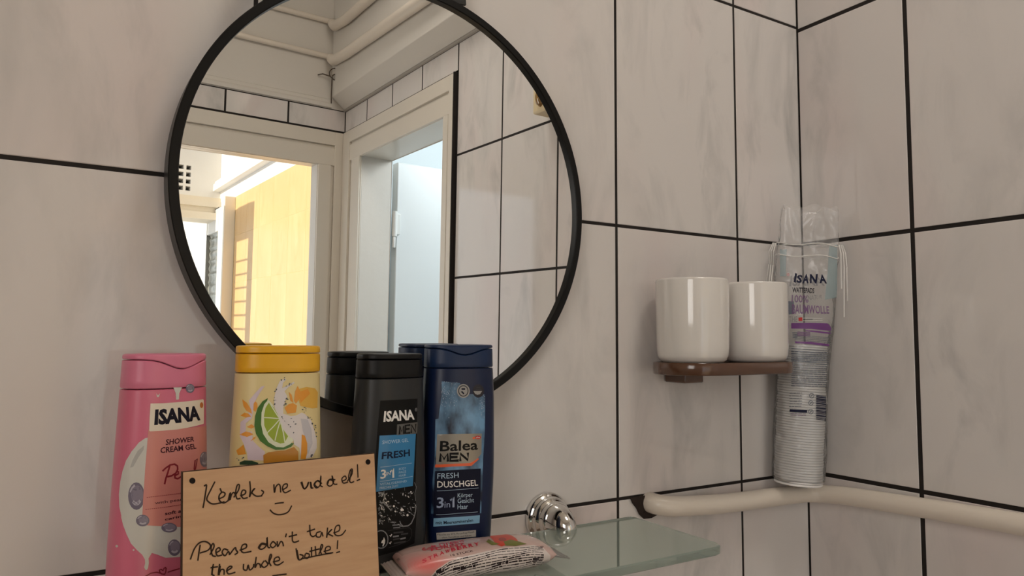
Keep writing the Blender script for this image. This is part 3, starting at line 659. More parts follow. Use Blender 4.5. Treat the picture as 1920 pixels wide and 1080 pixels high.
('s','splashink',7.5,702,[(962,11821),(941,11786)]),
('s','splashink',7.5,767,[(129,12930),(173,12897)]),
('s','splashink',7.5,408,[(615,15194),(572,15190)]),
('s','splashink',7.5,791,[(337,13831),(416,13791)]),
('s','splashink',7.5,721,[(-366,13782),(-341,13767)]),
('s','splashink',7.5,302,[(2246,10140),(2284,10112)]),
('s','splashink',7.5,478,[(2202,12634),(2154,12633)]),
('s','splashink',7.5,302,[(34,15424),(79,15389)]),
('s','splashink',7.5,342,[(184,12815),(222,12761)]),
('s','splashink',7.5,792,[(2225,10187),(2243,10142)]),
('s','splashink',7.5,614,[(-311,14693),(-378,14654)]),
('s','splashink',7.5,643,[(2227,10044),(2204,10033)]),
 ],
 'men': [
('p','blackpanel',1,[(-1627,13452),(-895,13469),(-96,13477),(751,13479),(1705,13466),(1687,12775),(1670,12086),(1654,11398),(1638,10712),(1617,10033),(1597,9355),(1577,8679),(1556,8005),(1547,7466),(1538,6929),(1529,6391),(1521,5855),(1560,5490),(1600,5126),(1641,4760),(1683,4395),(1633,3799),(1585,3205),(1538,2612),(1493,2020),(1142,1956),(809,1885),(487,1809),(174,1730),(-273,1694),(-708,1654),(-1127,1606),(-1527,1549),(-1700,1568),(-1868,1584),(-2032,1598),(-2191,1609),(-2160,3111),(-2126,4617),(-2082,6126),(-2033,7639),(-1979,8550),(-1925,9464),(-1870,10382),(-1815,11302),(-1768,11838),(-1721,12374),(-1674,12912)]),
('t','white',3,'ISANA',0.035,[(-1381,11784),(1397,11804),(-1311,12640),(1263,12647)]),
('t','greytxt',3,'®',0,[(1422,12443),(1664,12454),(1421,12729),(1663,12740)]),
('p','greybox',2,[(-236,11535),(680,11560),(1727,11576),(1662,10677),(687,10686),(-275,10680)]),
('s','black',3,1500,[(-25,10781),(24,11388),(177,10938),(365,11399),(370,10790)]),
('s','black',3,1500,[(928,11413),(523,11404),(507,10793),(921,10799)]),
('s','black',3,1500,[(515,11110),(862,11117)]),
('s','black',3,1500,[(1066,10800),(1071,11415),(1516,10798),(1513,11417)]),
('p','blue',2,[(-1659,10741),(-948,10739),(-178,10722),(635,10697),(1526,10655),(1494,10126),(1463,9598),(1431,9071),(1401,8546),(1363,8049),(1325,7553),(1287,7058),(1251,6564),(406,6559),(-384,6537),(-1132,6503),(-1822,6448),(-1839,6449),(-1855,6450),(-1871,6451),(-1887,6452),(-1859,7010),(-1831,7569),(-1802,8129),(-1774,8690),(-1745,9201),(-1717,9714),(-1688,10227)]),
('t','paleblue',3,'SHOWER GEL',0,[(-1463,10072),(818,10084),(-1438,10345),(774,10369)]),
('t','navy',3,'FRESH',0.03,[(-1507,8894),(956,8947),(-1457,9460),(934,9497)]),
('s','paleblue',3,300,[(-1570,8303),(-252,8354),(1133,8380)]),
('s','paleblue',3,300,[(-1595,7214),(-243,7276),(1228,7316)]),
('t','white',3,'3',0.02,[(-1583,7397),(-1129,7416),(-1534,8096),(-1128,8121)]),
('t','white',3,'IN',0,[(-1117,7634),(-780,7659),(-1104,7879),(-782,7913)]),
('s','white',3,1600,[(-752,7901),(-549,8099),(-530,7450)]),
('t','paleblue',3,'BODY',0,[(-53,7933),(595,7950),(-47,8112),(593,8131)]),
('t','paleblue',3,'FACE',0,[(-51,7670),(597,7685),(-45,7849),(595,7866)]),
('t','paleblue',3,'HAIR',0,[(-49,7407),(599,7420),(-43,7586),(597,7601)]),
('t','paleblue',3,'VITALISIEREND',0,[(-1613,6896),(676,6938),(-1601,7072),(650,7108)]),
('t','paleblue',3,'FRISCHER DUFT',0,[(-1624,6611),(-82,6652),(-1612,6787),(-83,6817)]),
('s','spray',2,221,[(-1447,4032),(-1392,4065),(-1356,4107)]),
('s','spray',2,209,[(-905,5410),(-883,5440),(-868,5480)]),
('s','spray',2,666,[(-1347,5735),(-1300,5696),(-1269,5690)]),
('s','spray',2,605,[(-1516,5101),(-1426,5048),(-1366,5032)]),
('s','spray',2,430,[(-1479,4528),(-1449,4512),(-1429,4521)]),
('s','spray',2,516,[(-1560,4156),(-1526,4130),(-1505,4133)]),
('s','spray',2,511,[(-1485,5579),(-1498,5494),(-1507,5457)]),
('s','spray',2,309,[(-1325,5183),(-1275,4947),(-1242,4811)]),
('s','white',2,697,[(-948,5641),(-905,5591),(-877,5579)]),
('s','spray',2,238,[(-1310,6172),(-1259,6137),(-1226,6134)]),
('s','white',2,665,[(-79,3765),(-35,3726),(-5,3721)]),
('s','spray',2,502,[(-1492,4552),(-1468,4515),(-1452,4510)]),
('s','spray',2,638,[(-1437,6117),(-1395,6099),(-1368,6107)]),
('s','spray',2,564,[(-1449,4047),(-1398,3965),(-1364,3931)]),
('s','spray',2,369,[(-1301,6085),(-1281,6038),(-1267,6027)]),
('s','spray',2,327,[(-785,5847),(-790,5820),(-793,5823)]),
('s','white',2,578,[(-1242,4223),(-1230,4194),(-1223,4195)]),
('s','spray',2,274,[(-1464,6271),(-1384,6250),(-1331,6257)]),
('s','white',2,414,[(-1195,5592),(-1098,5528),(-1033,5506)]),
('s','spray',2,302,[(-896,5351),(-801,5223),(-737,5158)]),
('s','spray',2,635,[(-713,5303),(-715,5221),(-717,5186)]),
('s','spray',2,341,[(-628,4946),(-608,4913),(-594,4912)]),
('s','spray',2,442,[(-1645,4799),(-1665,4750),(-1679,4737)]),
('s','spray',2,606,[(-1560,4816),(-1541,4798),(-1529,4806)]),
('s','spray',2,474,[(-1199,5549),(-1100,5499),(-1034,5486)]),
('s','spray',2,605,[(-1664,5040),(-1649,4993),(-1639,4982)]),
('s','spray',2,305,[(-1636,4261),(-1605,4217),(-1585,4207)]),
('s','spray',2,543,[(-1581,5176),(-1612,5111),(-1632,5088)]),
('s','white',2,392,[(-845,4230),(-823,4209),(-810,4215)]),
('s','white',2,264,[(-1386,5619),(-1272,5614),(-1195,5630)]),
('s','spray',2,237,[(-956,4353),(-889,4126),(-844,3995)]),
('s','spray',2,592,[(-688,5008),(-633,5004),(-597,5021)]),
('s','white',2,551,[(-1617,4009),(-1607,3978),(-1600,3976)]),
('s','spray',2,263,[(-1126,6157),(-1066,6223),(-1026,6288)]),
('s','spray',2,464,[(-1556,4638),(-1371,4511),(-1246,4445)]),
('s','white',2,296,[(-952,6104),(-937,6058),(-928,6047)]),
('s','white',2,339,[(-1635,6409),(-1668,6351),(-1691,6333)]),
('s','spray',2,215,[(-1329,5786),(-1362,5729),(-1384,5712)]),
('s','white',2,524,[(-1117,6230),(-1108,6191),(-1103,6186)]),
('s','spray',2,548,[(-1392,5341),(-1366,5294),(-1348,5283)]),
('s','spray',2,623,[(-1595,5428),(-1580,5419),(-1571,5432)]),
('s','spray',2,433,[(-1192,5877),(-1137,5775),(-1101,5727)]),
('s','spray',2,648,[(-1598,6139),(-1653,6088),(-1690,6074)]),
('s','white',2,227,[(-647,6179),(-594,6113),(-558,6090)]),
('s','spray',2,425,[(-1059,5330),(-992,5250),(-948,5217)]),
('s','spray',2,295,[(-1594,6129),(-1575,6118),(-1562,6131)]),
('s','spray',2,620,[(-1356,5231),(-1320,5226),(-1297,5243)]),
('s','spray',2,410,[(-1190,6104),(-1172,6081),(-1160,6085)]),
('s','white',2,354,[(-1223,4496),(-1179,4486),(-1150,4500)]),
('s','spray',2,423,[(-1605,4666),(-1579,4646),(-1561,4652)]),
('s','spray',2,513,[(-1344,5212),(-1369,5135),(-1385,5103)]),
('s','spray',2,297,[(-1309,5235),(-1256,5121),(-1220,5065)]),
('s','white',2,222,[(-1095,5464),(-1075,5416),(-1062,5405)]),
('s','spray',2,498,[(-1646,4130),(-1621,4140),(-1605,4167)]),
('s','spray',2,558,[(-1308,6223),(-1294,6325),(-1284,6413)]),
('s','white',2,266,[(-870,4379),(-766,4228),(-697,4147)]),
('s','spray',2,276,[(-1601,4109),(-1571,4074),(-1552,4071)]),
('s','spray',2,456,[(-1600,5270),(-1673,5193),(-1722,5161)]),
('s','spray',2,472,[(-1471,5390),(-1424,5313),(-1393,5282)]),
('s','spray',2,304,[(-1431,6135),(-1428,6104),(-1426,6104)]),
('s','spray',2,430,[(-392,3863),(-400,3828),(-406,3824)]),
('s','white',2,590,[(-1416,5061),(-1314,5020),(-1245,5013)]),
('s','spray',2,420,[(-1583,5746),(-1574,5703),(-1569,5694)]),
('s','spray',2,232,[(-1552,5709),(-1496,5550),(-1458,5464)]),
('s','spray',2,432,[(-1672,5114),(-1649,5028),(-1634,4991)]),
('s','spray',2,387,[(-1621,4230),(-1596,4198),(-1580,4197)]),
('s','white',2,297,[(-1451,6273),(-1383,6245),(-1337,6247)]),
('s','white',2,532,[(-1192,5933),(-1158,5857),(-1135,5827)]),
('s','spray',2,370,[(-1004,4594),(-970,4554),(-947,4547)]),
('s','white',2,607,[(334,6110),(327,6006),(322,5958)]),
('s','spray',2,216,[(-1485,5480),(-1415,5478),(-1368,5497)]),
('s','spray',2,277,[(-1147,5357),(-1054,5273),(-992,5236)]),
('s','white',2,534,[(-1015,5369),(-982,5343),(-959,5346)]),
('s','spray',2,209,[(-1540,4562),(-1435,4445),(-1364,4387)]),
('s','spray',2,671,[(-1587,4815),(-1564,4837),(-1549,4872)]),
('s','spray',2,382,[(-1444,6116),(-1429,6088),(-1420,6089)]),
('s','white',2,398,[(-1654,6285),(-1631,6269),(-1615,6277)]),
('s','spray',2,281,[(-692,4488),(-666,4480),(-648,4495)]),
('s','white',2,602,[(-1600,5460),(-1539,5368),(-1499,5327)]),
('s','spray',2,504,[(-1412,6286),(-1507,6159),(-1570,6093)]),
('s','white',2,520,[(-1543,4643),(-1464,4599),(-1411,4589)]),
('s','spray',2,483,[(-1275,4858),(-1249,4854),(-1231,4871)]),
('s','spray',2,685,[(-597,5924),(-578,5872),(-565,5858)]),
('s','spray',2,534,[(-1544,4220),(-1421,4188),(-1338,4187)]),
('s','white',2,525,[(-1475,5271),(-1451,5135),(-1436,5064)]),
('s','spray',2,289,[(-1557,5443),(-1543,5391),(-1534,5376)]),
('s','spray',2,609,[(-259,5112),(-214,5063),(-184,5052)]),
('s','spray',2,383,[(-1244,5386),(-1231,5386),(-1222,5407)]),
('s','spray',2,661,[(-1498,4776),(-1482,4769),(-1472,4784)]),
('s','white',2,526,[(-1404,6195),(-1436,6096),(-1458,6051)]),
('s','spray',2,255,[(-1666,6250),(-1601,6206),(-1559,6197)]),
('s','white',2,543,[(-1024,5643),(-1070,5533),(-1101,5481)]),
('s','spray',2,362,[(-1607,4351),(-1538,4334),(-1491,4343)]),
('s','white',2,440,[(-907,5212),(-880,5216),(-863,5240)]),
('s','spray',2,402,[(-1147,5781),(-1103,5768),(-1074,5779)]),
('s','white',2,332,[(-1441,5585),(-1398,5567),(-1369,5575)]),
('s','spray',2,461,[(-1647,4292),(-1445,4195),(-1307,4149)]),
('s','white',2,569,[(-1317,5761),(-1294,5801),(-1278,5848)]),
('s','spray',2,241,[(-1373,5477),(-1365,5441),(-1359,5438)]),
('s','spray',2,355,[(-1582,4040),(-1590,3996),(-1596,3986)]),
('s','spray',2,574,[(-724,4016),(-565,3952),(-459,3929)]),
('s','spray',2,224,[(-1606,4863),(-1594,4806),(-1587,4787)]),
('s','spray',2,352,[(-1049,6248),(-1034,6223),(-1024,6226)]),
('s','spray',2,383,[(-1111,5341),(-1077,5310),(-1054,5310)]),
('s','spray',2,425,[(-1563,6372),(-1455,6336),(-1382,6333)]),
('s','spray',2,481,[(-302,4696),(-285,4681),(-273,4691)]),
('s','white',2,222,[(235,4787),(255,4746),(268,4738)]),
('s','spray',2,299,[(571,5946),(620,5870),(653,5839)]),
('s','spray',2,355,[(358,4624),(482,4553),(565,4525)]),
('s','spray',2,433,[(145,4472),(266,4375),(347,4331)]),
('s','spray',2,262,[(993,5821),(1029,5788),(1053,5787)]),
('s','spray',2,594,[(1326,4255),(1400,4203),(1450,4189)]),
('s','spray',2,285,[(553,6157),(577,6143),(593,6155)]),
('s','spray',2,320,[(1342,5190),(1497,5075),(1602,5018)]),
('s','spray',2,203,[(1358,4435),(1425,4422),(1470,4434)]),
('s','spray',2,286,[(-375,5021),(-324,4954),(-289,4929)]),
('s','spray',2,214,[(-380,6493),(-337,6486),(-309,6502)]),
('s','spray',2,609,[(-355,5639),(-291,5583),(-249,5566)]),
('s','spray',2,256,[(1164,4933),(1191,4911),(1208,4917)]),
('s','spray',2,249,[(-366,5413),(-350,5367),(-340,5357)]),
('s','spray',2,665,[(1037,4765),(1072,4764),(1095,4784)]),
('s','spray',2,418,[(-328,4520),(-323,4491),(-320,4493)]),
('s','white',2,487,[(1056,5970),(1159,5978),(1227,6004)]),
('s','spray',2,446,[(116,4744),(128,4720),(136,4724)]),
('s','spray',2,489,[(1121,4622),(1043,4814),(991,4962)]),
('s','spray',2,594,[(-134,5432),(-51,5397),(5,5394)]),
('s','white',2,646,[(917,4554),(939,4527),(952,4529)]),
('s','spray',2,390,[(1016,4526),(1151,4384),(1241,4309)]),
('s','spray',2,278,[(1288,6105),(1304,6052),(1314,6037)]),
('s','spray',2,367,[(1207,5478),(1238,5483),(1258,5507)]),
('s','spray',2,622,[(806,4660),(833,4615),(851,4605)]),
('s','white',2,329,[(-137,4980),(-102,4965),(-79,4976)]),
('s','spray',2,274,[(1454,4943),(1490,4922),(1515,4929)]),
('s','spray',2,217,[(128,6161),(159,6136),(180,6140)]),
('s','spray',2,502,[(331,4590),(389,4556),(427,4554)]),
('s','white',2,534,[(344,4431),(431,4388),(489,4380)]),
('s','spray',2,427,[(819,5215),(904,5233),(961,5265)]),
('s','spray',2,625,[(161,5051),(243,4975),(297,4945)]),
('s','spray',2,205,[(471,6530),(483,6369),(491,6282)]),
('s','white',2,460,[(1190,4899),(1324,4856),(1415,4848)]),
('s','spray',2,614,[(-234,4778),(-176,4733),(-137,4724)]),
('s','white',2,565,[(552,5942),(579,5874),(597,5848)]),
('s','spray',2,409,[(746,4857),(792,4814),(823,4806)]),
('s','white',2,686,[(369,4836),(389,4780),(402,4762)]),
('s','white',2,605,[(1540,4980),(1555,4944),(1565,4941)]),
('s','white',2,598,[(776,5826),(844,5747),(889,5715)]),
('s','spray',2,592,[(351,5104),(472,5061),(553,5053)]),
('s','white',2,379,[(11,4638),(136,4592),(220,4582)]),
('s','spray',2,664,[(814,6042),(904,6043),(965,6064)]),
('s','spray',2,207,[(1246,4354),(1365,4243),(1445,4189)]),
('s','spray',2.5,400,[(1414,6810),(1624,6404),(1461,5930),(1549,5356)]),
('s','spray',2.5,1000,[(1579,4915),(1543,4485),(1404,4075),(1136,3656),(837,3502),(365,3532),(82,3617)]),
('s','spray',2.5,800,[(-611,4006),(-270,3929)]),
('s','spray',2.5,800,[(-539,3753),(81,3696),(149,3809)]),
('s','spray',2.5,800,[(-467,3531),(85,3494)]),
('s','spray',2.5,600,[(76,3972),(185,3742),(365,3563)]),
('s','spray',2.5,1200,[(-1688,6356),(-1415,6304),(-1226,6166),(-1255,5896)]),
('s','spray',2.5,800,[(-1591,5624),(-1283,5536),(-959,5200),(-692,4896)]),
('p','white',2.6,[(365,4820),(342,4752),(278,4716),(200,4727),(136,4780),(111,4854),(134,4922),(197,4958),(275,4948),(340,4895)]),
('p','white',2.6,[(867,4329),(848,4277),(796,4250),(732,4260),(680,4302),(660,4360),(679,4413),(730,4440),(793,4431),(846,4388)]),
('p','white',2.6,[(-372,5191),(-388,5142),(-432,5116),(-487,5123),(-531,5160),(-549,5213),(-533,5262),(-489,5289),(-434,5282),(-389,5245)]),
('p','white',2.6,[(-263,4781),(-276,4744),(-310,4724),(-352,4729),(-387,4758),(-401,4799),(-388,4837),(-354,4857),(-312,4851),(-277,4823)]),
('p','white',2.6,[(1134,6103),(1121,6068),(1087,6051),(1044,6057),(1010,6084),(996,6122),(1009,6156),(1043,6174),(1086,6168),(1121,6141)]),
('s','spray',3,800,[(-910,2713),(-933,2507),(-1010,2329),(-1132,2196),(-1285,2120),(-1453,2107),(-1619,2159),(-1767,2269),(-1883,2428),(-1958,2621),(-1986,2831),(-1966,3037),(-1898,3219),(-1787,3358),(-1644,3440),(-1480,3457),(-1311,3406),(-1154,3291),(-1027,3126),(-942,2927),(-910,2713)]),
('p','white',3,[(-1240,2936),(-1140,2683),(-1155,2444),(-1288,2220),(-1352,2258),(-1293,2461),(-1449,2509),(-1391,2683),(-1299,2733)]),
('s','dimgrey',3,300,[(-929,3381),(87,3390),(952,3347),(1170,3124),(1179,2690),(972,2358),(606,2268),(-837,2069)]),
('s','dimgrey',3,1200,[(-426,3142),(374,3102)]),
('s','spray',3,1200,[(-468,2857),(-28,2852)]),
('s','dimgrey',3,1200,[(-450,2636),(102,2624)]),
('s','spray',3,1200,[(187,2581),(598,2606)]),
('s','dimgrey',3,1200,[(-375,2333),(604,2329)]),
('s','dimgrey',3,1200,[(235,2940),(812,2909)]),
('s','white',3,800,[(-758,2989),(-690,2907),(-613,3054)]),
('s','white',3,800,[(-793,2431),(-725,2349),(-648,2495)]),
 ],
 'balea': [
('p','cloud',1,[(-2009,14749),(-1713,14727),(-1407,14703),(-1095,14678),(-890,14654),(-684,14629),(-475,14604),(-358,14291),(-240,13977),(-121,13664),(185,13657),(493,13650),(806,13642),(1149,13632),(1501,13621),(1869,13607),(1865,13089),(1862,12571),(1859,12055),(1854,11516),(1849,10979),(1844,10442),(1790,9651),(1737,8863),(1686,8076),(1673,7282),(1663,6488),(1655,5694),(1625,4980),(1597,4266),(1569,3553),(39,3689),(-1397,3773),(-2668,3729),(-2661,4455),(-2653,5180),(-2643,5904),(-2596,6839),(-2545,7773),(-2489,8705),(-2481,9659),(-2473,10615),(-2464,11573),(-2390,11597),(-2314,11620),(-2238,11643),(-2210,11907),(-2182,12171),(-2153,12435),(-2105,12853),(-2056,13271),(-2007,13690),(-2008,14042),(-2009,14395)]),
('p','spark',2,[(-1662,12103),(-1674,12077),(-1698,12077),(-1711,12103),(-1699,12129),(-1674,12129)]),
('p','spark',2,[(-1894,13888),(-1900,13875),(-1913,13875),(-1919,13888),(-1913,13902),(-1900,13902)]),
('p','spark',2,[(-1725,13759),(-1733,13740),(-1751,13740),(-1760,13759),(-1751,13777),(-1733,13777)]),
('p','spark',2,[(-956,12973),(-971,12944),(-1000,12944),(-1014,12974),(-1000,13003),(-971,13002)]),
('p','spark',2,[(-930,13121),(-942,13097),(-967,13097),(-980,13122),(-967,13147),(-943,13147)]),
('p','spark',2,[(-890,13667),(-906,13635),(-937,13636),(-953,13668),(-938,13699),(-906,13699)]),
('p','spark',2,[(-1135,13552),(-1143,13537),(-1157,13537),(-1165,13553),(-1158,13568),(-1143,13567)]),
('p','spark',2,[(-881,14195),(-895,14166),(-923,14167),(-937,14195),(-923,14223),(-895,14223)]),
('p','spark',2,[(-1544,14424),(-1552,14408),(-1567,14408),(-1575,14424),(-1567,14440),(-1552,14440)]),
('p','spark',2,[(-1843,13345),(-1848,13334),(-1859,13334),(-1864,13345),(-1859,13357),(-1848,13357)]),
('p','spark',2,[(-1469,14285),(-1480,14262),(-1501,14263),(-1512,14285),(-1501,14307),(-1480,14307)]),
('p','spark',2,[(-1971,13834),(-1985,13803),(-2013,13803),(-2027,13834),(-2013,13864),(-1985,13864)]),
('p','spark',2,[(-1845,14596),(-1854,14577),(-1872,14577),(-1881,14596),(-1872,14616),(-1854,14616)]),
('p','spark',2,[(-1251,12961),(-1264,12935),(-1289,12936),(-1301,12962),(-1289,12987),(-1264,12987)]),
('p','spark',2,[(-1602,12905),(-1615,12879),(-1640,12879),(-1653,12906),(-1641,12932),(-1615,12932)]),
('p','spark',2,[(-1834,13296),(-1849,13262),(-1881,13263),(-1897,13296),(-1881,13330),(-1850,13330)]),
('p','spark',2,[(-1767,14725),(-1782,14693),(-1811,14693),(-1826,14725),(-1811,14757),(-1782,14757)]),
('p','spark',2,[(-1934,12758),(-1945,12732),(-1968,12732),(-1980,12758),(-1969,12783),(-1945,12783)]),
('p','spark',2,[(-1800,14654),(-1809,14635),(-1827,14635),(-1835,14654),(-1827,14673),(-1809,14673)]),
('p','spark',2,[(-1878,13824),(-1887,13803),(-1906,13803),(-1916,13824),(-1906,13845),(-1887,13845)]),
('p','spark',2,[(-1589,14706),(-1603,14675),(-1631,14675),(-1646,14706),(-1632,14736),(-1603,14736)]),
('p','spark',2,[(-1648,14251),(-1657,14231),(-1676,14231),(-1686,14251),(-1676,14271),(-1657,14271)]),
('p','spark',2,[(-917,14461),(-929,14438),(-951,14439),(-962,14461),(-951,14484),(-929,14483)]),
('p','spark',2,[(-1964,12842),(-1977,12812),(-2004,12812),(-2017,12842),(-2004,12871),(-1977,12871)]),
('p','spark',2,[(-1863,14198),(-1871,14180),(-1887,14180),(-1895,14198),(-1887,14215),(-1871,14215)]),
('p','spark',2,[(-1558,13842),(-1571,13815),(-1597,13815),(-1611,13843),(-1598,13870),(-1571,13870)]),
('p','spark',2,[(-1834,13201),(-1839,13190),(-1850,13190),(-1856,13201),(-1850,13213),(-1840,13213)]),
('p','spark',2,[(-1515,13912),(-1522,13897),(-1537,13897),(-1544,13912),(-1537,13927),(-1523,13927)]),
('p','spark',2,[(-1918,13011),(-1930,12985),(-1954,12985),(-1966,13011),(-1955,13038),(-1931,13038)]),
('p','spark',2,[(-1608,13500),(-1620,13475),(-1644,13475),(-1656,13500),(-1644,13525),(-1620,13525)]),
('p','spark',2,[(-715,14639),(-729,14612),(-756,14612),(-770,14640),(-756,14667),(-729,14666)]),
('p','spark',2,[(-1488,13634),(-1498,13613),(-1519,13613),(-1529,13635),(-1519,13656),(-1499,13656)]),
('p','spark',2,[(-1147,13856),(-1154,13841),(-1168,13841),(-1175,13856),(-1168,13871),(-1154,13870)]),
('p','spark',2,[(-1705,12667),(-1720,12634),(-1751,12635),(-1766,12667),(-1751,12699),(-1721,12699)]),
('p','spark',2,[(-1754,14278),(-1768,14248),(-1796,14248),(-1810,14278),(-1796,14308),(-1768,14308)]),
('p','spark',2,[(-1531,13674),(-1539,13657),(-1555,13657),(-1563,13674),(-1555,13690),(-1539,13690)]),
('p','spark',2,[(-1260,14129),(-1268,14111),(-1286,14111),(-1295,14129),(-1286,14147),(-1269,14147)]),
('p','spark',2,[(-1636,13664),(-1648,13640),(-1670,13641),(-1682,13665),(-1671,13688),(-1648,13688)]),
('p','spark',2,[(-1902,13534),(-1915,13504),(-1943,13504),(-1957,13534),(-1943,13563),(-1916,13563)]),
('p','spark',2,[(-1396,14001),(-1405,13982),(-1424,13982),(-1434,14002),(-1424,14021),(-1405,14021)]),
('p','spark',2,[(-1230,13062),(-1240,13042),(-1260,13042),(-1270,13063),(-1260,13083),(-1240,13082)]),
('p','spark',2,[(-1911,13050),(-1918,13035),(-1932,13035),(-1939,13050),(-1932,13066),(-1918,13066)]),
('p','spark',2,[(-1499,13812),(-1504,13801),(-1514,13802),(-1519,13812),(-1514,13822),(-1504,13822)]),
('p','spark',2,[(-1895,14038),(-1911,14005),(-1941,14005),(-1957,14038),(-1942,14072),(-1911,14072)]),
('p','spark',2,[(-1720,12640),(-1726,12627),(-1739,12627),(-1745,12640),(-1739,12653),(-1726,12653)]),
('p','spark',2,[(-1367,12732),(-1375,12716),(-1390,12716),(-1398,12732),(-1391,12748),(-1375,12748)]),
('p','spark',2,[(-1896,13937),(-1901,13925),(-1912,13925),(-1917,13937),(-1912,13948),(-1901,13948)]),
('p','spark',2,[(-1609,13714),(-1623,13683),(-1653,13684),(-1667,13715),(-1653,13745),(-1624,13745)]),
('p','spark',2,[(-1062,13920),(-1075,13895),(-1100,13895),(-1113,13921),(-1100,13946),(-1075,13946)]),
('p','spark',2,[(-1740,14093),(-1755,14060),(-1785,14060),(-1801,14093),(-1786,14126),(-1755,14126)]),
('p','spark',2,[(-1356,13933),(-1369,13905),(-1396,13906),(-1409,13933),(-1396,13961),(-1369,13961)]),
('p','spark',2,[(-430,13744),(-443,13718),(-469,13719),(-483,13745),(-470,13771),(-443,13771)]),
('p','spark',2,[(-1984,13767),(-1992,13749),(-2008,13749),(-2016,13766),(-2008,13784),(-1992,13784)]),
('p','spark',2,[(-1767,13945),(-1781,13914),(-1810,13914),(-1824,13945),(-1810,13976),(-1781,13976)]),
('p','spark',2,[(-1647,14142),(-1656,14123),(-1674,14123),(-1683,14142),(-1674,14162),(-1656,14161)]),
('p','spark',2,[(-1968,14586),(-1980,14559),(-2004,14559),(-2016,14585),(-2004,14612),(-1980,14612)]),
('p','spark',2,[(-1706,13091),(-1715,13072),(-1732,13072),(-1742,13091),(-1733,13110),(-1715,13110)]),
('p','spark',2,[(-1162,14514),(-1172,14493),(-1192,14494),(-1202,14514),(-1192,14535),(-1172,14534)]),
('p','spark',2,[(-1303,12684),(-1314,12660),(-1337,12661),(-1349,12685),(-1338,12709),(-1315,12708)]),
('p','spark',2,[(-1634,13955),(-1650,13922),(-1682,13922),(-1698,13956),(-1682,13989),(-1650,13989)]),
('p','spark',2,[(-1797,14283),(-1806,14265),(-1823,14265),(-1831,14283),(-1823,14302),(-1806,14301)]),
('p','spark',2,[(-984,13396),(-993,13379),(-1011,13379),(-1019,13397),(-1011,13415),(-993,13414)]),
('p','spark',2,[(-1460,14678),(-1472,14653),(-1496,14653),(-1508,14678),(-1496,14703),(-1472,14703)]),
('p','spark',2,[(-1366,12835),(-1374,12818),(-1391,12818),(-1399,12836),(-1391,12853),(-1374,12852)]),
('p','spark',2,[(-1343,13316),(-1353,13295),(-1372,13296),(-1382,13316),(-1373,13337),(-1353,13336)]),
('p','spark',2,[(-1425,13723),(-1439,13693),(-1468,13693),(-1483,13724),(-1469,13754),(-1440,13753)]),
('p','spark',2,[(-1874,13335),(-1885,13311),(-1907,13311),(-1919,13336),(-1908,13360),(-1885,13360)]),
('p','spark',2,[(-877,14091),(-892,14062),(-921,14062),(-936,14092),(-921,14122),(-892,14121)]),
('p','spark',2,[(-846,14524),(-855,14505),(-874,14506),(-883,14524),(-874,14543),(-855,14543)]),
('p','spark',2,[(-767,13078),(-781,13049),(-811,13050),(-826,13080),(-811,13109),(-782,13108)]),
('p','spark',2,[(-1602,13516),(-1618,13483),(-1649,13483),(-1664,13516),(-1649,13549),(-1618,13549)]),
('p','spark',2,[(-1047,13781),(-1060,13755),(-1086,13755),(-1100,13782),(-1087,13808),(-1060,13808)]),
('p','spark',2,[(-1197,14368),(-1205,14351),(-1221,14352),(-1229,14368),(-1221,14385),(-1205,14384)]),
('p','spark',2,[(-1904,13879),(-1914,13858),(-1934,13858),(-1944,13879),(-1934,13900),(-1914,13900)]),
('p','spark',2,[(-924,12753),(-939,12724),(-967,12725),(-982,12754),(-968,12782),(-939,12782)]),
('p','spark',2,[(-1426,13783),(-1441,13751),(-1472,13751),(-1487,13783),(-1472,13815),(-1441,13815)]),
('p','spark',2,[(-1217,13219),(-1227,13197),(-1248,13198),(-1259,13220),(-1249,13241),(-1228,13241)]),
('p','spark',2,[(-1531,14286),(-1538,14271),(-1552,14271),(-1559,14286),(-1552,14301),(-1538,14301)]),
('p','spark',2,[(-1791,13411),(-1800,13392),(-1817,13392),(-1826,13411),(-1818,13430),(-1800,13430)]),
('p','spark',2,[(-1161,14564),(-1172,14541),(-1195,14541),(-1206,14564),(-1195,14587),(-1172,14587)]),
('p','spark',2,[(-1746,13758),(-1762,13723),(-1794,13724),(-1811,13758),(-1795,13792),(-1763,13792)]),
('p','spark',2,[(-1846,14131),(-1858,14105),(-1882,14105),(-1893,14131),(-1882,14156),(-1858,14156)]),
('p','spark',2,[(-1792,13790),(-1803,13765),(-1826,13765),(-1838,13790),(-1827,13814),(-1804,13814)]),
('p','spark',2,[(-1674,14383),(-1679,14372),(-1689,14372),(-1694,14383),(-1689,14394),(-1679,14394)]),
('p','spark',2,[(-1380,11718),(-1395,11687),(-1424,11688),(-1440,11719),(-1425,11750),(-1395,11749)]),
('p','spark',2,[(-1926,13980),(-1935,13960),(-1954,13960),(-1964,13980),(-1954,14001),(-1935,14001)]),
('p','spark',2,[(-946,12704),(-961,12674),(-990,12675),(-1005,12705),(-991,12735),(-961,12734)]),
('p','spark',2,[(-1671,13345),(-1676,13334),(-1687,13334),(-1692,13345),(-1687,13357),(-1676,13357)]),
('p','spark',2,[(-1897,13749),(-1902,13737),(-1914,13737),(-1919,13749),(-1914,13761),(-1902,13761)]),
('p','spark',2,[(-1627,13006),(-1641,12975),(-1671,12975),(-1686,13006),(-1672,13037),(-1642,13037)]),
('p','spark',2,[(-1622,13664),(-1633,13639),(-1657,13639),(-1668,13664),(-1657,13688),(-1634,13688)]),
('p','spark',2,[(-1867,14182),(-1882,14149),(-1913,14149),(-1928,14182),(-1913,14216),(-1882,14216)]),
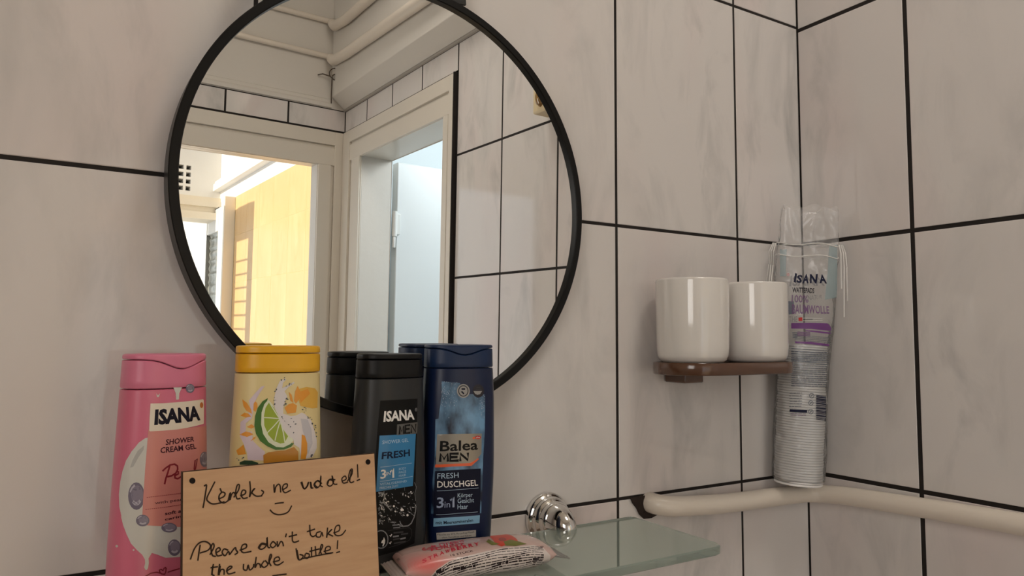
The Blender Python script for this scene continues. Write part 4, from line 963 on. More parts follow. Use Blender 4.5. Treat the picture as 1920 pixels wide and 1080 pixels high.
('p','spark',2,[(-1811,13931),(-1823,13905),(-1846,13905),(-1858,13931),(-1847,13956),(-1823,13956)]),
('p','spark',2,[(-1228,12840),(-1238,12820),(-1257,12820),(-1267,12840),(-1257,12860),(-1238,12860)]),
('p','spark',2,[(-1747,14295),(-1763,14262),(-1794,14262),(-1810,14295),(-1795,14329),(-1763,14329)]),
('p','spark',2,[(-1888,13374),(-1893,13363),(-1903,13363),(-1909,13374),(-1903,13385),(-1893,13385)]),
('p','spark',2,[(-1957,13913),(-1972,13881),(-2001,13881),(-2016,13913),(-2001,13945),(-1972,13945)]),
('p','spark',2,[(-1449,12741),(-1455,12730),(-1466,12730),(-1471,12742),(-1466,12753),(-1455,12753)]),
('p','spark',2,[(-1356,13625),(-1368,13600),(-1393,13600),(-1406,13626),(-1393,13652),(-1368,13651)]),
('p','spark',2,[(-1092,13636),(-1099,13622),(-1112,13622),(-1119,13636),(-1112,13650),(-1099,13649)]),
('p','spark',2,[(-1965,13835),(-1977,13808),(-2002,13808),(-2014,13835),(-2002,13861),(-1978,13861)]),
('p','spark',2,[(-563,14168),(-578,14140),(-607,14140),(-621,14169),(-607,14198),(-578,14197)]),
('p','spark',2,[(-1243,13375),(-1251,13359),(-1267,13359),(-1275,13376),(-1267,13392),(-1251,13392)]),
('p','spark',2,[(-1679,13295),(-1685,13281),(-1699,13281),(-1706,13295),(-1699,13310),(-1686,13309)]),
('p','spark',2,[(-1516,13857),(-1529,13831),(-1554,13831),(-1567,13858),(-1555,13884),(-1529,13884)]),
('p','spark',2,[(1622,12752),(1604,12720),(1567,12721),(1548,12756),(1567,12788),(1603,12786)]),
('p','spark',2,[(1794,11657),(1776,11627),(1741,11629),(1723,11661),(1740,11691),(1776,11689)]),
('p','spark',2,[(1395,13420),(1383,13398),(1359,13399),(1347,13421),(1359,13443),(1383,13442)]),
('p','spark',2,[(1494,12777),(1479,12749),(1448,12751),(1433,12779),(1448,12806),(1479,12805)]),
('p','spark',2,[(1537,12484),(1526,12464),(1504,12465),(1492,12486),(1503,12506),(1526,12505)]),
('p','spark',2,[(1728,12511),(1720,12497),(1703,12497),(1695,12513),(1703,12527),(1720,12526)]),
('p','spark',2,[(1607,12564),(1588,12530),(1550,12532),(1530,12567),(1549,12601),(1587,12599)]),
('p','spark',2,[(1754,13007),(1741,12985),(1716,12987),(1704,13009),(1716,13031),(1741,13030)]),
('p','spark',2,[(1772,12628),(1753,12594),(1713,12596),(1694,12632),(1713,12666),(1752,12664)]),
('p','spark',2,[(1587,12400),(1570,12368),(1534,12370),(1516,12403),(1533,12435),(1569,12433)]),
('p','spark',2,[(1699,13259),(1693,13248),(1681,13249),(1674,13260),(1681,13270),(1693,13270)]),
('p','spark',2,[(1393,12794),(1377,12763),(1343,12765),(1326,12796),(1343,12826),(1376,12825)]),
('p','spark',2,[(1546,14039),(1537,14023),(1519,14024),(1511,14040),(1519,14056),(1537,14055)]),
('p','spark',2,[(1534,12370),(1519,12343),(1488,12344),(1473,12373),(1488,12400),(1519,12399)]),
('p','spark',2,[(1674,12098),(1662,12076),(1636,12077),(1624,12100),(1636,12122),(1661,12121)]),
('p','spark',2,[(1745,13527),(1728,13497),(1693,13498),(1676,13529),(1693,13559),(1728,13558)]),
('p','spark',2,[(1506,11913),(1495,11893),(1472,11894),(1461,11915),(1472,11935),(1494,11934)]),
('p','spark',2,[(1514,12609),(1497,12579),(1463,12580),(1446,12612),(1463,12642),(1497,12641)]),
('p','spark',2,[(1659,12846),(1642,12816),(1608,12817),(1590,12849),(1607,12879),(1642,12877)]),
('p','spark',2,[(1669,13368),(1663,13358),(1651,13358),(1645,13369),(1651,13380),(1663,13379)]),
('p','spark',2,[(1554,13117),(1538,13089),(1508,13091),(1492,13119),(1507,13147),(1538,13145)]),
('p','spark',2,[(1159,13237),(1149,13218),(1128,13218),(1117,13238),(1128,13258),(1149,13257)]),
('p','spark',2,[(1504,11766),(1492,11744),(1467,11746),(1455,11769),(1467,11791),(1492,11789)]),
('p','spark',2,[(1569,12931),(1550,12897),(1513,12899),(1494,12934),(1512,12967),(1550,12966)]),
('p','spark',2,[(1738,12434),(1721,12405),(1687,12407),(1670,12438),(1687,12468),(1721,12466)]),
('p','spark',2,[(1587,12935),(1581,12924),(1569,12925),(1563,12936),(1569,12947),(1581,12946)]),
('p','spark',2,[(1391,13751),(1384,13738),(1369,13738),(1362,13752),(1369,13764),(1384,13764)]),
('p','spark',2,[(1316,12523),(1304,12501),(1280,12502),(1268,12525),(1280,12547),(1304,12546)]),
('p','spark',2,[(1572,12365),(1565,12352),(1550,12352),(1542,12367),(1549,12380),(1565,12379)]),
('p','spark',2,[(1341,12345),(1326,12317),(1295,12318),(1279,12348),(1295,12376),(1326,12374)]),
('p','spark',2,[(1807,13401),(1788,13368),(1750,13370),(1731,13404),(1750,13437),(1788,13435)]),
('p','spark',2,[(1373,12785),(1362,12765),(1339,12765),(1328,12787),(1339,12808),(1362,12807)]),
('p','spark',2,[(1546,11862),(1529,11832),(1495,11834),(1477,11866),(1494,11896),(1529,11894)]),
('p','spark',2,[(1828,13187),(1814,13164),(1787,13165),(1774,13189),(1787,13212),(1814,13211)]),
('p','spark',2,[(1675,12930),(1668,12916),(1652,12917),(1644,12931),(1652,12945),(1668,12944)]),
('p','spark',2,[(1517,12022),(1501,11992),(1468,11994),(1451,12025),(1468,12054),(1501,12053)]),
('p','spark',2,[(1264,11978),(1255,11961),(1237,11962),(1227,11979),(1236,11996),(1255,11995)]),
('p','spark',2,[(1415,14145),(1401,14120),(1373,14120),(1359,14147),(1373,14172),(1401,14171)]),
('p','spark',2,[(1778,12985),(1764,12961),(1736,12962),(1721,12988),(1735,13012),(1764,13011)]),
('p','spark',2,[(1506,12891),(1493,12868),(1467,12869),(1454,12893),(1467,12916),(1493,12915)]),
('p','spark',2,[(1677,12462),(1665,12443),(1642,12444),(1631,12465),(1642,12485),(1665,12484)]),
('p','spark',2,[(1764,12152),(1747,12122),(1712,12124),(1694,12156),(1711,12186),(1746,12184)]),
('p','spark',2,[(1395,13055),(1380,13028),(1349,13029),(1334,13057),(1349,13085),(1379,13083)]),
('p','spark',2,[(1645,13325),(1635,13307),(1615,13308),(1605,13326),(1615,13344),(1635,13343)]),
('p','silver',3,[(-2334,10332),(-1753,10346),(-1137,10344),(-497,10334),(165,10319),(839,10301),(1542,10274),(1532,9698),(1522,9123),(1512,8549),(1299,8357),(1090,8165),(884,7972),(769,7919),(654,7865),(540,7812),(-489,7840),(-1480,7853),(-2399,7827),(-2378,8661),(-2356,9496)]),
('p','redorange',4,[(-2439,7835),(-1038,7870),(471,7852),(884,8027),(1235,8249),(1267,8110),(591,7609),(-1036,7645),(-2468,7591)]),
('t','black',4,'Balea',0.02,[(-2120,8911),(1178,8921),(-2095,9794),(1172,9782)]),
('s','black',4,2200,[(-2077,8120),(-2031,8714),(-1768,8275),(-1488,8715),(-1452,8130)]),
('s','black',4,2200,[(-606,8695),(-1259,8712),(-1258,8130),(-595,8121)]),
('s','black',4,2200,[(-1259,8432),(-701,8422)]),
('s','black',4,2200,[(-392,8116),(-406,8688),(294,8099),(269,8663)]),
('p','red',4,[(1460,9948),(1446,9903),(1404,9865),(1340,9837),(1260,9821),(1171,9819),(1083,9831),(1004,9856),(942,9892),(902,9935),(888,9981),(901,10025),(941,10064),(1003,10093),(1081,10110),(1169,10112),(1258,10100),(1339,10074),(1403,10038),(1445,9994)]),
('t','white',5,'dm',0,[(989,9902),(1356,9899),(988,10049),(1355,10046)]),
('p','redorange',4,[(908,9925),(902,9897),(886,9872),(859,9853),(826,9842),(789,9840),(752,9846),(719,9861),(693,9882),(676,9909),(670,9937),(675,9965),(692,9990),(718,10009),(751,10020),(788,10023),(825,10016),(858,10002),(885,9980),(902,9954)]),
('p','darknavy',3,[(-2448,7286),(-2008,7320),(-1543,7339),(-1060,7348),(-563,7350),(-68,7349),(433,7346),(943,7339),(1472,7325),(1470,6831),(1470,6336),(1470,5842),(1471,5348),(1463,4903),(1456,4458),(1449,4014),(1442,3570),(377,3597),(-642,3600),(-1615,3576),(-2499,3480),(-2499,3999),(-2499,4517),(-2498,5036),(-2497,5554),(-2486,5988),(-2474,6421),(-2462,6853)]),
('t','paleblue',4,'FRESH',0,[(-2275,6653),(-525,6698),(-2266,7112),(-550,7133)]),
('t','white',4,'DUSCHGEL',0.01,[(-2271,5924),(1224,5912),(-2272,6464),(1165,6410)]),
('s','paleblue',4,300,[(-2282,5654),(-538,5706),(1268,5707)]),
('s','paleblue',4,300,[(-2299,3675),(-503,3738),(1233,3703)]),
('t','steel',4,'3',0.015,[(-2278,4215),(-1729,4263),(-2272,5115),(-1746,5143)]),
('t','steel',4,'in',0,[(-1676,4252),(-1211,4279),(-1668,4755),(-1220,4773)]),
('s','steel',4,1700,[(-1158,4872),(-942,5097),(-928,4313)]),
('t','paleblue',4,'Körper',0,[(-591,4934),(740,4906),(-580,5402),(732,5361)]),
('t','paleblue',4,'Gesicht',0,[(-584,4573),(885,4539),(-572,4969),(858,4923)]),
('t','paleblue',4,'Haar',0,[(-575,4068),(344,4050),(-582,4465),(338,4440)]),
('p','iceblue',4,[(-2474,3375),(-1889,3431),(-1256,3446),(-592,3439),(69,3434),(743,3423),(1445,3396),(1435,3178),(1426,2961),(1416,2743),(728,2769),(68,2778),(-580,2782),(-1253,2780),(-1893,2753),(-2482,2680),(-2479,2912),(-2477,3143)]),
('t','darknavy',5,'mit Meeresmineralen',0.02,[(-2307,2892),(814,2929),(-2313,3171),(810,3184)]),
('p','sticker',4,[(-2252,2186),(-1751,2229),(-1218,2244),(-664,2241),(-88,2233),(497,2221),(1098,2200),(1101,2015),(1105,1830),(1109,1645),(507,1666),(-77,1677),(-653,1683),(-1195,1681),(-1716,1661),(-2207,1614),(-2222,1805),(-2237,1996)]),
('t','darknavy',5,'Flasche zu 97% Recycling-Plastik',0,[(-2166,1939),(981,1959),(-2170,2118),(978,2141)]),
('t','darknavy',5,'ohne Verschluss und Etikett',0,[(-1827,1746),(688,1738),(-1830,1890),(686,1883)]),
('p','sealgrey',3,[(409,13919),(381,13738),(299,13576),(171,13449),(9,13369),(-169,13345),(-347,13378),(-507,13465),(-634,13597),(-715,13761),(-744,13942),(-717,14123),(-637,14285),(-511,14412),(-351,14493),(-173,14519),(6,14487),(168,14400),(297,14268),(380,14102)]),
('p','dimgrey',3.3,[(295,13922),(273,13773),(207,13641),(104,13537),(-26,13472),(-170,13452),(-313,13478),(-442,13549),(-544,13657),(-610,13792),(-633,13940),(-611,14088),(-547,14220),(-445,14325),(-316,14391),(-173,14412),(-29,14386),(101,14315),(205,14206),(272,14071)]),
('p','sealgrey',3.6,[(210,13923),(192,13800),(138,13690),(53,13603),(-53,13548),(-170,13532),(-287,13554),(-393,13613),(-477,13703),(-531,13815),(-550,13939),(-532,14062),(-479,14172),(-396,14259),(-290,14314),(-173,14332),(-55,14310),(51,14251),(136,14161),(191,14048)]),
('p','darknavy',4,[(-334,14168),(-17,14162),(-17,14028),(-334,14035)]),
('p','darknavy',4,[(-403,13869),(-263,13920),(-86,13730),(-156,13631)]),
('p','sealdark',3,[(1741,13882),(1713,13708),(1633,13553),(1509,13432),(1356,13357),(1189,13335),(1024,13368),(877,13453),(760,13580),(686,13739),(660,13914),(685,14087),(759,14242),(875,14365),(1023,14442),(1188,14465),(1356,14433),(1509,14349),(1633,14219),(1713,14058)]),
('p','sealgrey',3.6,[(747,13898),(1553,13889),(1361,13626),(1099,13567),(878,13674)]),
('s','dimgrey',3.6,500,[(951,14041),(1476,14026)]),
('s','dimgrey',3.6,500,[(1024,14207),(1399,14197)]),
 ],
 'sign': [
('s','pencil',1,900,[(-5170,9238),(-5142,9257),(-5100,9288),(-5060,9299),(-5039,9260),(-5047,9144),(-5071,8974),(-5102,8792),(-5127,8640),(-5143,8530),(-5157,8440),(-5171,8360),(-5184,8278),(-5200,8187),(-5217,8093),(-5232,8011),(-5242,7954)]),
('s','pencil',1,900,[(-4555,9408),(-4588,9347),(-4634,9260),(-4689,9155),(-4747,9041),(-4820,8907),(-4907,8752),(-4982,8602),(-5025,8480),(-5024,8392),(-4993,8327),(-4945,8274),(-4894,8227),(-4842,8181),(-4783,8142),(-4716,8112),(-4638,8091),(-4544,8082),(-4435,8084),(-4326,8091),(-4233,8099),(-4156,8109),(-4089,8122),(-4034,8135),(-3995,8144)]),
('s','pencil',1,900,[(-4321,8356),(-4263,8372),(-4178,8394),(-4091,8422),(-4024,8455),(-3980,8495),(-3950,8542),(-3933,8590),(-3933,8631),(-3956,8671),(-3997,8709),(-4048,8736),(-4097,8741),(-4149,8718),(-4206,8674),(-4258,8617),(-4291,8554),(-4305,8480),(-4304,8394),(-4290,8309),(-4262,8237),(-4215,8178),(-4151,8127),(-4080,8089),(-4010,8071),(-3938,8083),(-3860,8119),(-3789,8160),(-3740,8187)]),
('s','pencil',1,900,[(-4230,8967),(-4157,8778)]),
('s','pencil',1,900,[(-3740,8232),(-3715,8332),(-3677,8481),(-3640,8615),(-3617,8669),(-3618,8592),(-3633,8428),(-3648,8262),(-3650,8176),(-3634,8209),(-3607,8312),(-3575,8434),(-3543,8525),(-3509,8576),(-3472,8614),(-3436,8636),(-3406,8645),(-3381,8630),(-3359,8595),(-3342,8556),(-3330,8530)]),
('s','pencil',1,900,[(-3392,8355),(-3338,8426),(-3258,8527),(-3176,8639),(-3115,8740),(-3081,8832),(-3062,8925),(-3055,9005),(-3059,9061),(-3080,9091),(-3115,9102),(-3155,9091),(-3190,9053),(-3219,8979),(-3249,8873),(-3273,8756),(-3284,8645),(-3282,8535),(-3270,8420),(-3248,8316),(-3218,8244),(-3172,8213),(-3111,8213),(-3053,8226),(-3012,8233)]),
('s','pencil',1,900,[(-2988,8382),(-2935,8395),(-2856,8412),(-2777,8435),(-2718,8464),(-2685,8506),(-2666,8558),(-2660,8610),(-2670,8650),(-2702,8681),(-2754,8707),(-2810,8720),(-2855,8709),(-2890,8667),(-2921,8600),(-2943,8524),(-2949,8454),(-2937,8386),(-2911,8316),(-2873,8254),(-2828,8211),(-2767,8195),(-2690,8199),(-2616,8210),(-2566,8217)]),
('s','pencil',1,900,[(-2400,9195),(-2392,9103),(-2380,8971),(-2369,8825),(-2367,8691),(-2379,8558),(-2400,8419),(-2420,8303),(-2426,8238),(-2417,8244),(-2398,8301),(-2369,8381),(-2330,8457),(-2267,8537),(-2185,8631),(-2111,8711),(-2076,8750),(-2107,8732),(-2180,8674),(-2253,8599),(-2283,8528),(-2253,8457),(-2188,8377),(-2104,8304),(-2020,8250),(-1924,8225),(-1814,8218),(-1712,8220),(-1641,8220)]),
('s','pencil',1,900,[(-1660,8563),(-1631,8542),(-1587,8512),(-1546,8476),(-1527,8439),(-1541,8395),(-1575,8345),(-1614,8299),(-1640,8267)]),
('s','pencil',1,900,[(-854,8830),(-850,8717),(-844,8552),(-835,8397),(-822,8317),(-806,8347),(-788,8446),(-765,8566),(-735,8659),(-695,8721),(-646,8774),(-596,8811),(-553,8828),(-518,8820),(-487,8793),(-461,8748),(-441,8689),(-428,8602),(-421,8490),(-418,8382),(-415,8308)]),
('s','pencil',1,900,[(-265,8448),(-211,8469),(-133,8500),(-54,8536),(1,8576),(30,8625),(42,8682),(40,8736),(22,8771),(-20,8789),(-83,8793),(-150,8783),(-201,8757),(-239,8708),(-269,8638),(-288,8562),(-289,8490),(-271,8417),(-238,8339),(-190,8273),(-129,8235),(-42,8240),(68,8276),(173,8320),(246,8350)]),
('s','pencil',1,900,[(969,8770),(999,8687),(1041,8564),(1089,8443),(1138,8366),(1189,8347),(1245,8362),(1299,8397),(1345,8439),(1381,8496),(1412,8570),(1437,8643),(1454,8693)]),
('s','pencil',1,900,[(1029,8796),(1053,8698),(1086,8554),(1127,8414),(1171,8330),(1225,8322),(1287,8361),(1348,8422),(1397,8481),(1432,8542),(1457,8615),(1476,8682),(1489,8729)]),
('s','pencil',1,900,[(1609,8716),(1615,8642),(1622,8533),(1633,8424),(1651,8348),(1682,8317),(1723,8313),(1762,8320),(1789,8324)]),
('s','pencil',1,900,[(1643,8696),(1686,8368)]),
('s','pencil',1,900,[(2320,8638),(2272,8666),(2203,8707),(2127,8741),(2061,8748),(1999,8716),(1935,8658),(1886,8590),(1864,8526),(1877,8460),(1918,8386),(1974,8325),(2031,8296),(2095,8303),(2170,8335),(2242,8393),(2298,8477),(2332,8627),(2353,8829),(2364,9006),(2368,9082),(2357,9005),(2333,8826),(2310,8624),(2306,8477),(2332,8404),(2375,8365),(2420,8345),(2451,8330)]),
('s','pencil',1,900,[(2405,8547),(2354,8599),(2282,8675),(2202,8744),(2131,8773),(2064,8745),(1996,8681),(1941,8603),(1916,8536),(1935,8480),(1987,8423),(2045,8374),(2084,8339)]),
('s','pencil',1,900,[(3294,8597),(3226,8631),(3127,8683),(3023,8726),(2941,8734),(2881,8693),(2831,8617),(2798,8533),(2791,8463),(2817,8407),(2870,8353),(2936,8314),(2999,8301),(3063,8317),(3135,8357),(3199,8417),(3237,8496),(3237,8625),(3210,8794),(3178,8940),(3164,8999),(3171,8925),(3189,8762),(3216,8581),(3254,8453),(3311,8399),(3384,8380),(3454,8379),(3503,8376)]),
('s','pencil',1,900,[(3369,8688),(3297,8709),(3191,8741),(3082,8765),(2996,8761),(2939,8713),(2897,8634),(2867,8553),(2845,8498)]),
('s','pencil',1,900,[(3907,8547),(3965,8561),(4050,8581),(4133,8607),(4185,8642),(4197,8696),(4185,8765),(4156,8826),(4119,8858),(4063,8851),(3989,8820),(3919,8772),(3877,8717),(3868,8644),(3881,8553),(3912,8467),(3957,8408),(4029,8389),(4127,8396),(4222,8412),(4287,8422)]),
('s','pencil',1,900,[(4272,8507),(4338,8576),(4436,8675),(4536,8786),(4609,8890),(4649,8995),(4671,9105),(4677,9201),(4669,9263),(4642,9286),(4596,9281),(4545,9250),(4500,9196),(4459,9108),(4417,8990),(4385,8862),(4372,8747),(4385,8641),(4416,8534),(4459,8443),(4506,8381),(4565,8362),(4635,8374),(4702,8398),(4748,8413)]),
('s','pencil',1,900,[(4436,8473),(4592,9186)]),
('s','pencil',1,900,[(5072,9537),(5075,8673)]),
('s','pencil',1,900,[(4992,8462),(5200,8507)]),
('s','pencil',1,900,[(-793,7627),(-751,7627),(-690,7628),(-621,7628),(-550,7628),(-471,7626),(-384,7624),(-304,7622),(-248,7621)]),
('s','pencil',1,900,[(-1121,7266),(-1088,7225),(-1042,7166),(-986,7102),(-924,7047),(-854,7002),(-777,6961),(-692,6927),(-603,6903),(-505,6890),(-398,6886),(-292,6891),(-196,6903),(-113,6921),(-38,6946),(31,6981),(94,7028),(155,7100),(211,7192),(258,7280),(291,7340)]),
('s','pencil',1,900,[(-5959,5049),(-5924,5150),(-5873,5297),(-5813,5454),(-5751,5585),(-5687,5686),(-5619,5774),(-5546,5846),(-5468,5899),(-5383,5934),(-5291,5951),(-5199,5950),(-5111,5930),(-5021,5885),(-4929,5817),(-4852,5739),(-4809,5665),(-4807,5594),(-4834,5521),(-4886,5453),(-4953,5399),(-5054,5363),(-5184,5339),(-5310,5324),(-5396,5313)]),
('s','pencil',1,900,[(-5411,5761),(-5424,5685),(-5443,5578),(-5463,5457),(-5482,5341),(-5498,5223),(-5514,5097),(-5528,4985),(-5537,4907)]),
('s','pencil',1,900,[(-4838,5127),(-4790,5202),(-4719,5311),(-4650,5427),(-4606,5524),(-4599,5604),(-4613,5678),(-4639,5731),(-4664,5752),(-4693,5730),(-4730,5676),(-4763,5600),(-4780,5516),(-4778,5411),(-4763,5284),(-4739,5162),(-4708,5070),(-4665,5017),(-4610,4990),(-4557,4977),(-4520,4966)]),
('s','pencil',1,900,[(-4462,5174),(-4415,5192),(-4347,5219),(-4282,5250),(-4242,5284),(-4237,5326),(-4254,5377),(-4283,5420),(-4315,5441),(-4357,5436),(-4412,5414),(-4462,5375),(-4490,5324),(-4494,5247),(-4482,5148),(-4455,5052),(-4418,4985),(-4360,4960),(-4282,4960),(-4207,4972),(-4155,4978)]),
('s','pencil',1,900,[(-3785,5210),(-3828,5237),(-3889,5277),(-3953,5311),(-4007,5319),(-4050,5291),(-4091,5239),(-4119,5177),(-4125,5119),(-4102,5057),(-4057,4987),(-4002,4930),(-3949,4907),(-3900,4943),(-3846,5019),(-3796,5095),(-3756,5132),(-3728,5106),(-3707,5045),(-3693,4976),(-3683,4929)]),
('s','pencil',1,900,[(-3653,4954),(-3594,5025),(-3508,5130),(-3419,5230),(-3352,5287),(-3318,5282),(-3302,5239),(-3293,5180),(-3278,5128),(-3251,5086),(-3219,5042),(-3194,5001),(-3189,4966),(-3217,4937),(-3267,4914),(-3319,4896),(-3355,4882)]),
('s','pencil',1,900,[(-3053,5091),(-2976,5104),(-2863,5122),(-2750,5146),(-2672,5179),(-2639,5228),(-2633,5290),(-2645,5348),(-2670,5387),(-2715,5404),(-2780,5406),(-2847,5393),(-2899,5363),(-2934,5308),(-2962,5230),(-2977,5148),(-2977,5079),(-2963,5024),(-2935,4975),(-2891,4935),(-2827,4906),(-2723,4894),(-2589,4895),(-2458,4902),(-2368,4906)]),
('s','pencil',1,900,[(-1430,5207),(-1481,5229),(-1555,5262),(-1634,5288),(-1704,5288),(-1769,5249),(-1835,5184),(-1885,5113),(-1902,5056),(-1875,5009),(-1816,4965),(-1741,4935),(-1670,4928),(-1598,4948),(-1519,4988),(-1446,5048),(-1392,5125),(-1363,5251),(-1353,5416),(-1350,5558),(-1345,5611),(-1339,5531),(-1335,5360),(-1329,5172),(-1314,5037),(-1285,4977),(-1246,4953),(-1207,4946),(-1181,4940)]),
('s','pencil',1,900,[(-1415,5144),(-1466,5166),(-1538,5199),(-1616,5227),(-1681,5231),(-1732,5200),(-1777,5144),(-1814,5085),(-1840,5046)]),
('s','pencil',1,900,[(-984,5289),(-1021,5252),(-1076,5199),(-1125,5140),(-1147,5087),(-1131,5033),(-1092,4976),(-1041,4930),(-991,4910),(-933,4924),(-865,4963),(-807,5015),(-780,5067),(-800,5122),(-853,5186),(-913,5244),(-953,5285)]),
('s','pencil',1,900,[(-697,5245),(-696,5172),(-696,5064),(-690,4965),(-670,4920),(-631,4958),(-578,5050),(-521,5150),(-472,5210),(-433,5216),(-398,5193),(-368,5154),(-344,5113),(-326,5064),(-314,5004),(-305,4946),(-299,4907)]),
('s','pencil',1,900,[(-90,5629),(-142,5452)]),
('s','pencil',1,900,[(314,5693),(309,5590),(300,5439),(295,5284),(303,5167),(323,5100),(353,5059),(392,5036),(440,5022),(507,5020),(590,5033),(669,5051),(723,5063)]),
('s','pencil',1,900,[(86,5433),(599,5472)]),
('s','pencil',1,900,[(1494,5946),(1496,5833),(1498,5670),(1505,5502),(1522,5373),(1553,5294),(1594,5243),(1641,5210),(1687,5190),(1737,5187),(1792,5204),(1842,5226),(1877,5240)]),
('s','pencil',1,900,[(1314,5561),(1828,5644)]),
('s','pencil',1,900,[(2227,5426),(2174,5424),(2098,5421),(2021,5410),(1967,5385),(1938,5336),(1923,5269),(1924,5202),(1943,5151),(1991,5117),(2063,5092),(2139,5083),(2200,5096),(2239,5155),(2267,5248),(2290,5334),(2312,5374),(2336,5341),(2358,5262),(2378,5174),(2391,5115)]),
('s','pencil',1,900,[(2737,5591),(2717,5458),(2687,5263),(2660,5076),(2648,4965),(2649,4961),(2660,5023),(2684,5113),(2725,5193),(2802,5270),(2909,5358),(3004,5432),(3050,5466),(3010,5441),(2915,5375),(2819,5295),(2778,5225),(2822,5164),(2916,5103),(3019,5048),(3088,5010)]),
('s','pencil',1,900,[(3165,5207),(3247,5220),(3366,5238),(3486,5266),(3569,5309),(3606,5383),(3616,5479),(3606,5571),(3580,5631),(3530,5654),(3457,5654),(3381,5632),(3320,5588),(3275,5511),(3237,5404),(3213,5292),(3209,5201),(3230,5132),(3270,5074),(3325,5029),(3389,4997),(3467,4977),(3561,4969),(3658,4976),(3746,4999),(3828,5052),(3908,5129),(3977,5206),(4026,5258)]),
('s','pencil',1,900,[(-4644,4517),(-4662,4413),(-4688,4262),(-4711,4107),(-4717,3991),(-4697,3926),(-4660,3890),(-4621,3870),(-4595,3854)]),
('s','pencil',1,900,[(-4789,4348),(-4405,4332)]),
('s','pencil',1,900,[(-4281,4455),(-4300,4323),(-4328,4130),(-4351,3945),(-4356,3840),(-4334,3853),(-4295,3941),(-4247,4047),(-4202,4115),(-4156,4135),(-4106,4134),(-4060,4116),(-4027,4084),(-4011,4029),(-4009,3951),(-4012,3874),(-4013,3821)]),
('s','pencil',1,900,[(-3880,3986),(-3810,4016),(-3707,4060),(-3607,4106),(-3546,4145),(-3541,4179),(-3569,4211),(-3614,4233),(-3657,4238),(-3705,4220),(-3762,4186),(-3813,4141),(-3843,4088),(-3849,4020),(-3839,3937),(-3811,3858),(-3763,3805),(-3676,3789),(-3558,3795),(-3442,3811),(-3362,3821)]),
('s','pencil',1,900,[(-4680,4416),(-4739,3938)]),
('s','pencil',1,900,[(-4245,4340),(-4305,3845)]),
('s','pencil',1,900,[(-2833,4205),(-2838,4147),(-2847,4062),(-2849,3976),(-2836,3911),(-2798,3869),(-2743,3839),(-2685,3827),(-2639,3839),(-2612,3899),(-2594,3995),(-2579,4084),(-2560,4121),(-2538,4074),(-2516,3975),(-2490,3870),(-2456,3807),(-2410,3804),(-2353,3833),(-2298,3877),(-2256,3920),(-2232,3964),(-2219,4016),(-2213,4064),(-2208,4097)]),
('s','pencil',1,900,[(-2049,4495),(-2069,4365),(-2100,4175),(-2126,3993),(-2133,3884),(-2115,3886),(-2078,3956),(-2034,4044),(-1992,4097),(-1948,4103),(-1900,4089),(-1856,4063),(-1822,4031),(-1803,3987),(-1793,3930),(-1789,3875),(-1786,3838)]),
('s','pencil',1,900,[(-1555,4187),(-1592,4148),(-1648,4092),(-1699,4031),(-1721,3976),(-1706,3922),(-1666,3865),(-1613,3819),(-1560,3798),(-1497,3810),(-1422,3844),(-1356,3893),(-1322,3945),(-1337,4006),(-1384,4080),(-1439,4149),(-1476,4196)]),
('s','pencil',1,900,[(-1290,3977),(-1246,4058),(-1180,4177),(-1116,4299),(-1078,4393),(-1077,4458),(-1098,4508),(-1128,4532),(-1156,4519),(-1183,4454),(-1215,4346),(-1241,4225),(-1249,4120),(-1229,4032),(-1190,3949),(-1148,3877),(-1119,3827)]),
('s','pencil',1,900,[(-973,4035),(-890,4040),(-769,4045),(-649,4057),(-573,4081),(-554,4127),(-571,4190),(-607,4249),(-649,4284),(-704,4290),(-775,4279),(-843,4251),(-891,4210),(-914,4147),(-923,4062),(-917,3976),(-896,3909),(-856,3861),(-798,3823),(-730,3799),(-658,3792),(-572,3812),(-473,3854),(-382,3900),(-318,3931)]),
('s','pencil',1,900,[(538,4603),(556,4473),(580,4282),(611,4089),(648,3952),(696,3886),(753,3861),(811,3862),(862,3877),(910,3911),(958,3970),(993,4034),(1000,4086),(965,4124),(898,4156),(826,4182),(778,4200)]),
('s','pencil',1,900,[(594,4501),(697,3928)]),
('s','pencil',1,900,[(1153,4177),(1139,4133),(1117,4069),(1101,4003),(1106,3952),(1142,3916),(1200,3888),(1263,3873),(1314,3878),(1355,3914),(1394,3974),(1420,4041),(1421,4094),(1382,4133),(1315,4165),(1244,4191),(1196,4209)]),
('s','pencil',1,900,[(1584,4514),(1569,3937)]),
('s','pencil',1,900,[(1840,4536),(1875,3933)]),
('s','pencil',1,900,[(1451,4285),(2109,4335)]),
('s','pencil',1,900,[(2083,4024),(2140,4108),(2223,4230),(2305,4357),(2354,4454),(2359,4519),(2336,4568),(2301,4593),(2271,4586),(2244,4533),(2212,4443),(2186,4339),(2175,4246),(2188,4161),(2217,4075),(2248,3999),(2270,3946)]),
('s','pencil',1,900,[(2431,4125),(2520,4130),(2651,4136),(2781,4149),(2868,4173),(2897,4219),(2893,4281),(2867,4340),(2830,4378),(2775,4393),(2697,4395),(2621,4378),(2567,4341),(2535,4267),(2515,4163),(2518,4060),(2557,3986),(2656,3953),(2804,3943),(2952,3944),(3053,3944)]),
('s','pencil',1,900,[(3431,4660),(3378,4147)]),
('s','pencil',1,900,[(3316,3901),(3548,3927)]),
('s','pencil',1,900,[(854,3917),(934,3916),(1047,3916),(1180,3916),(1315,3917),(1444,3921),(1576,3926),(1727,3931),(1909,3935),(2160,3937),(2463,3938),(2749,3938),(2948,3938)]),
('s','pencil',1,900,[(-1026,3194),(-948,3191),(-836,3187),(-709,3182),(-589,3175),(-469,3167),(-341,3157),(-227,3148),(-147,3141)]),
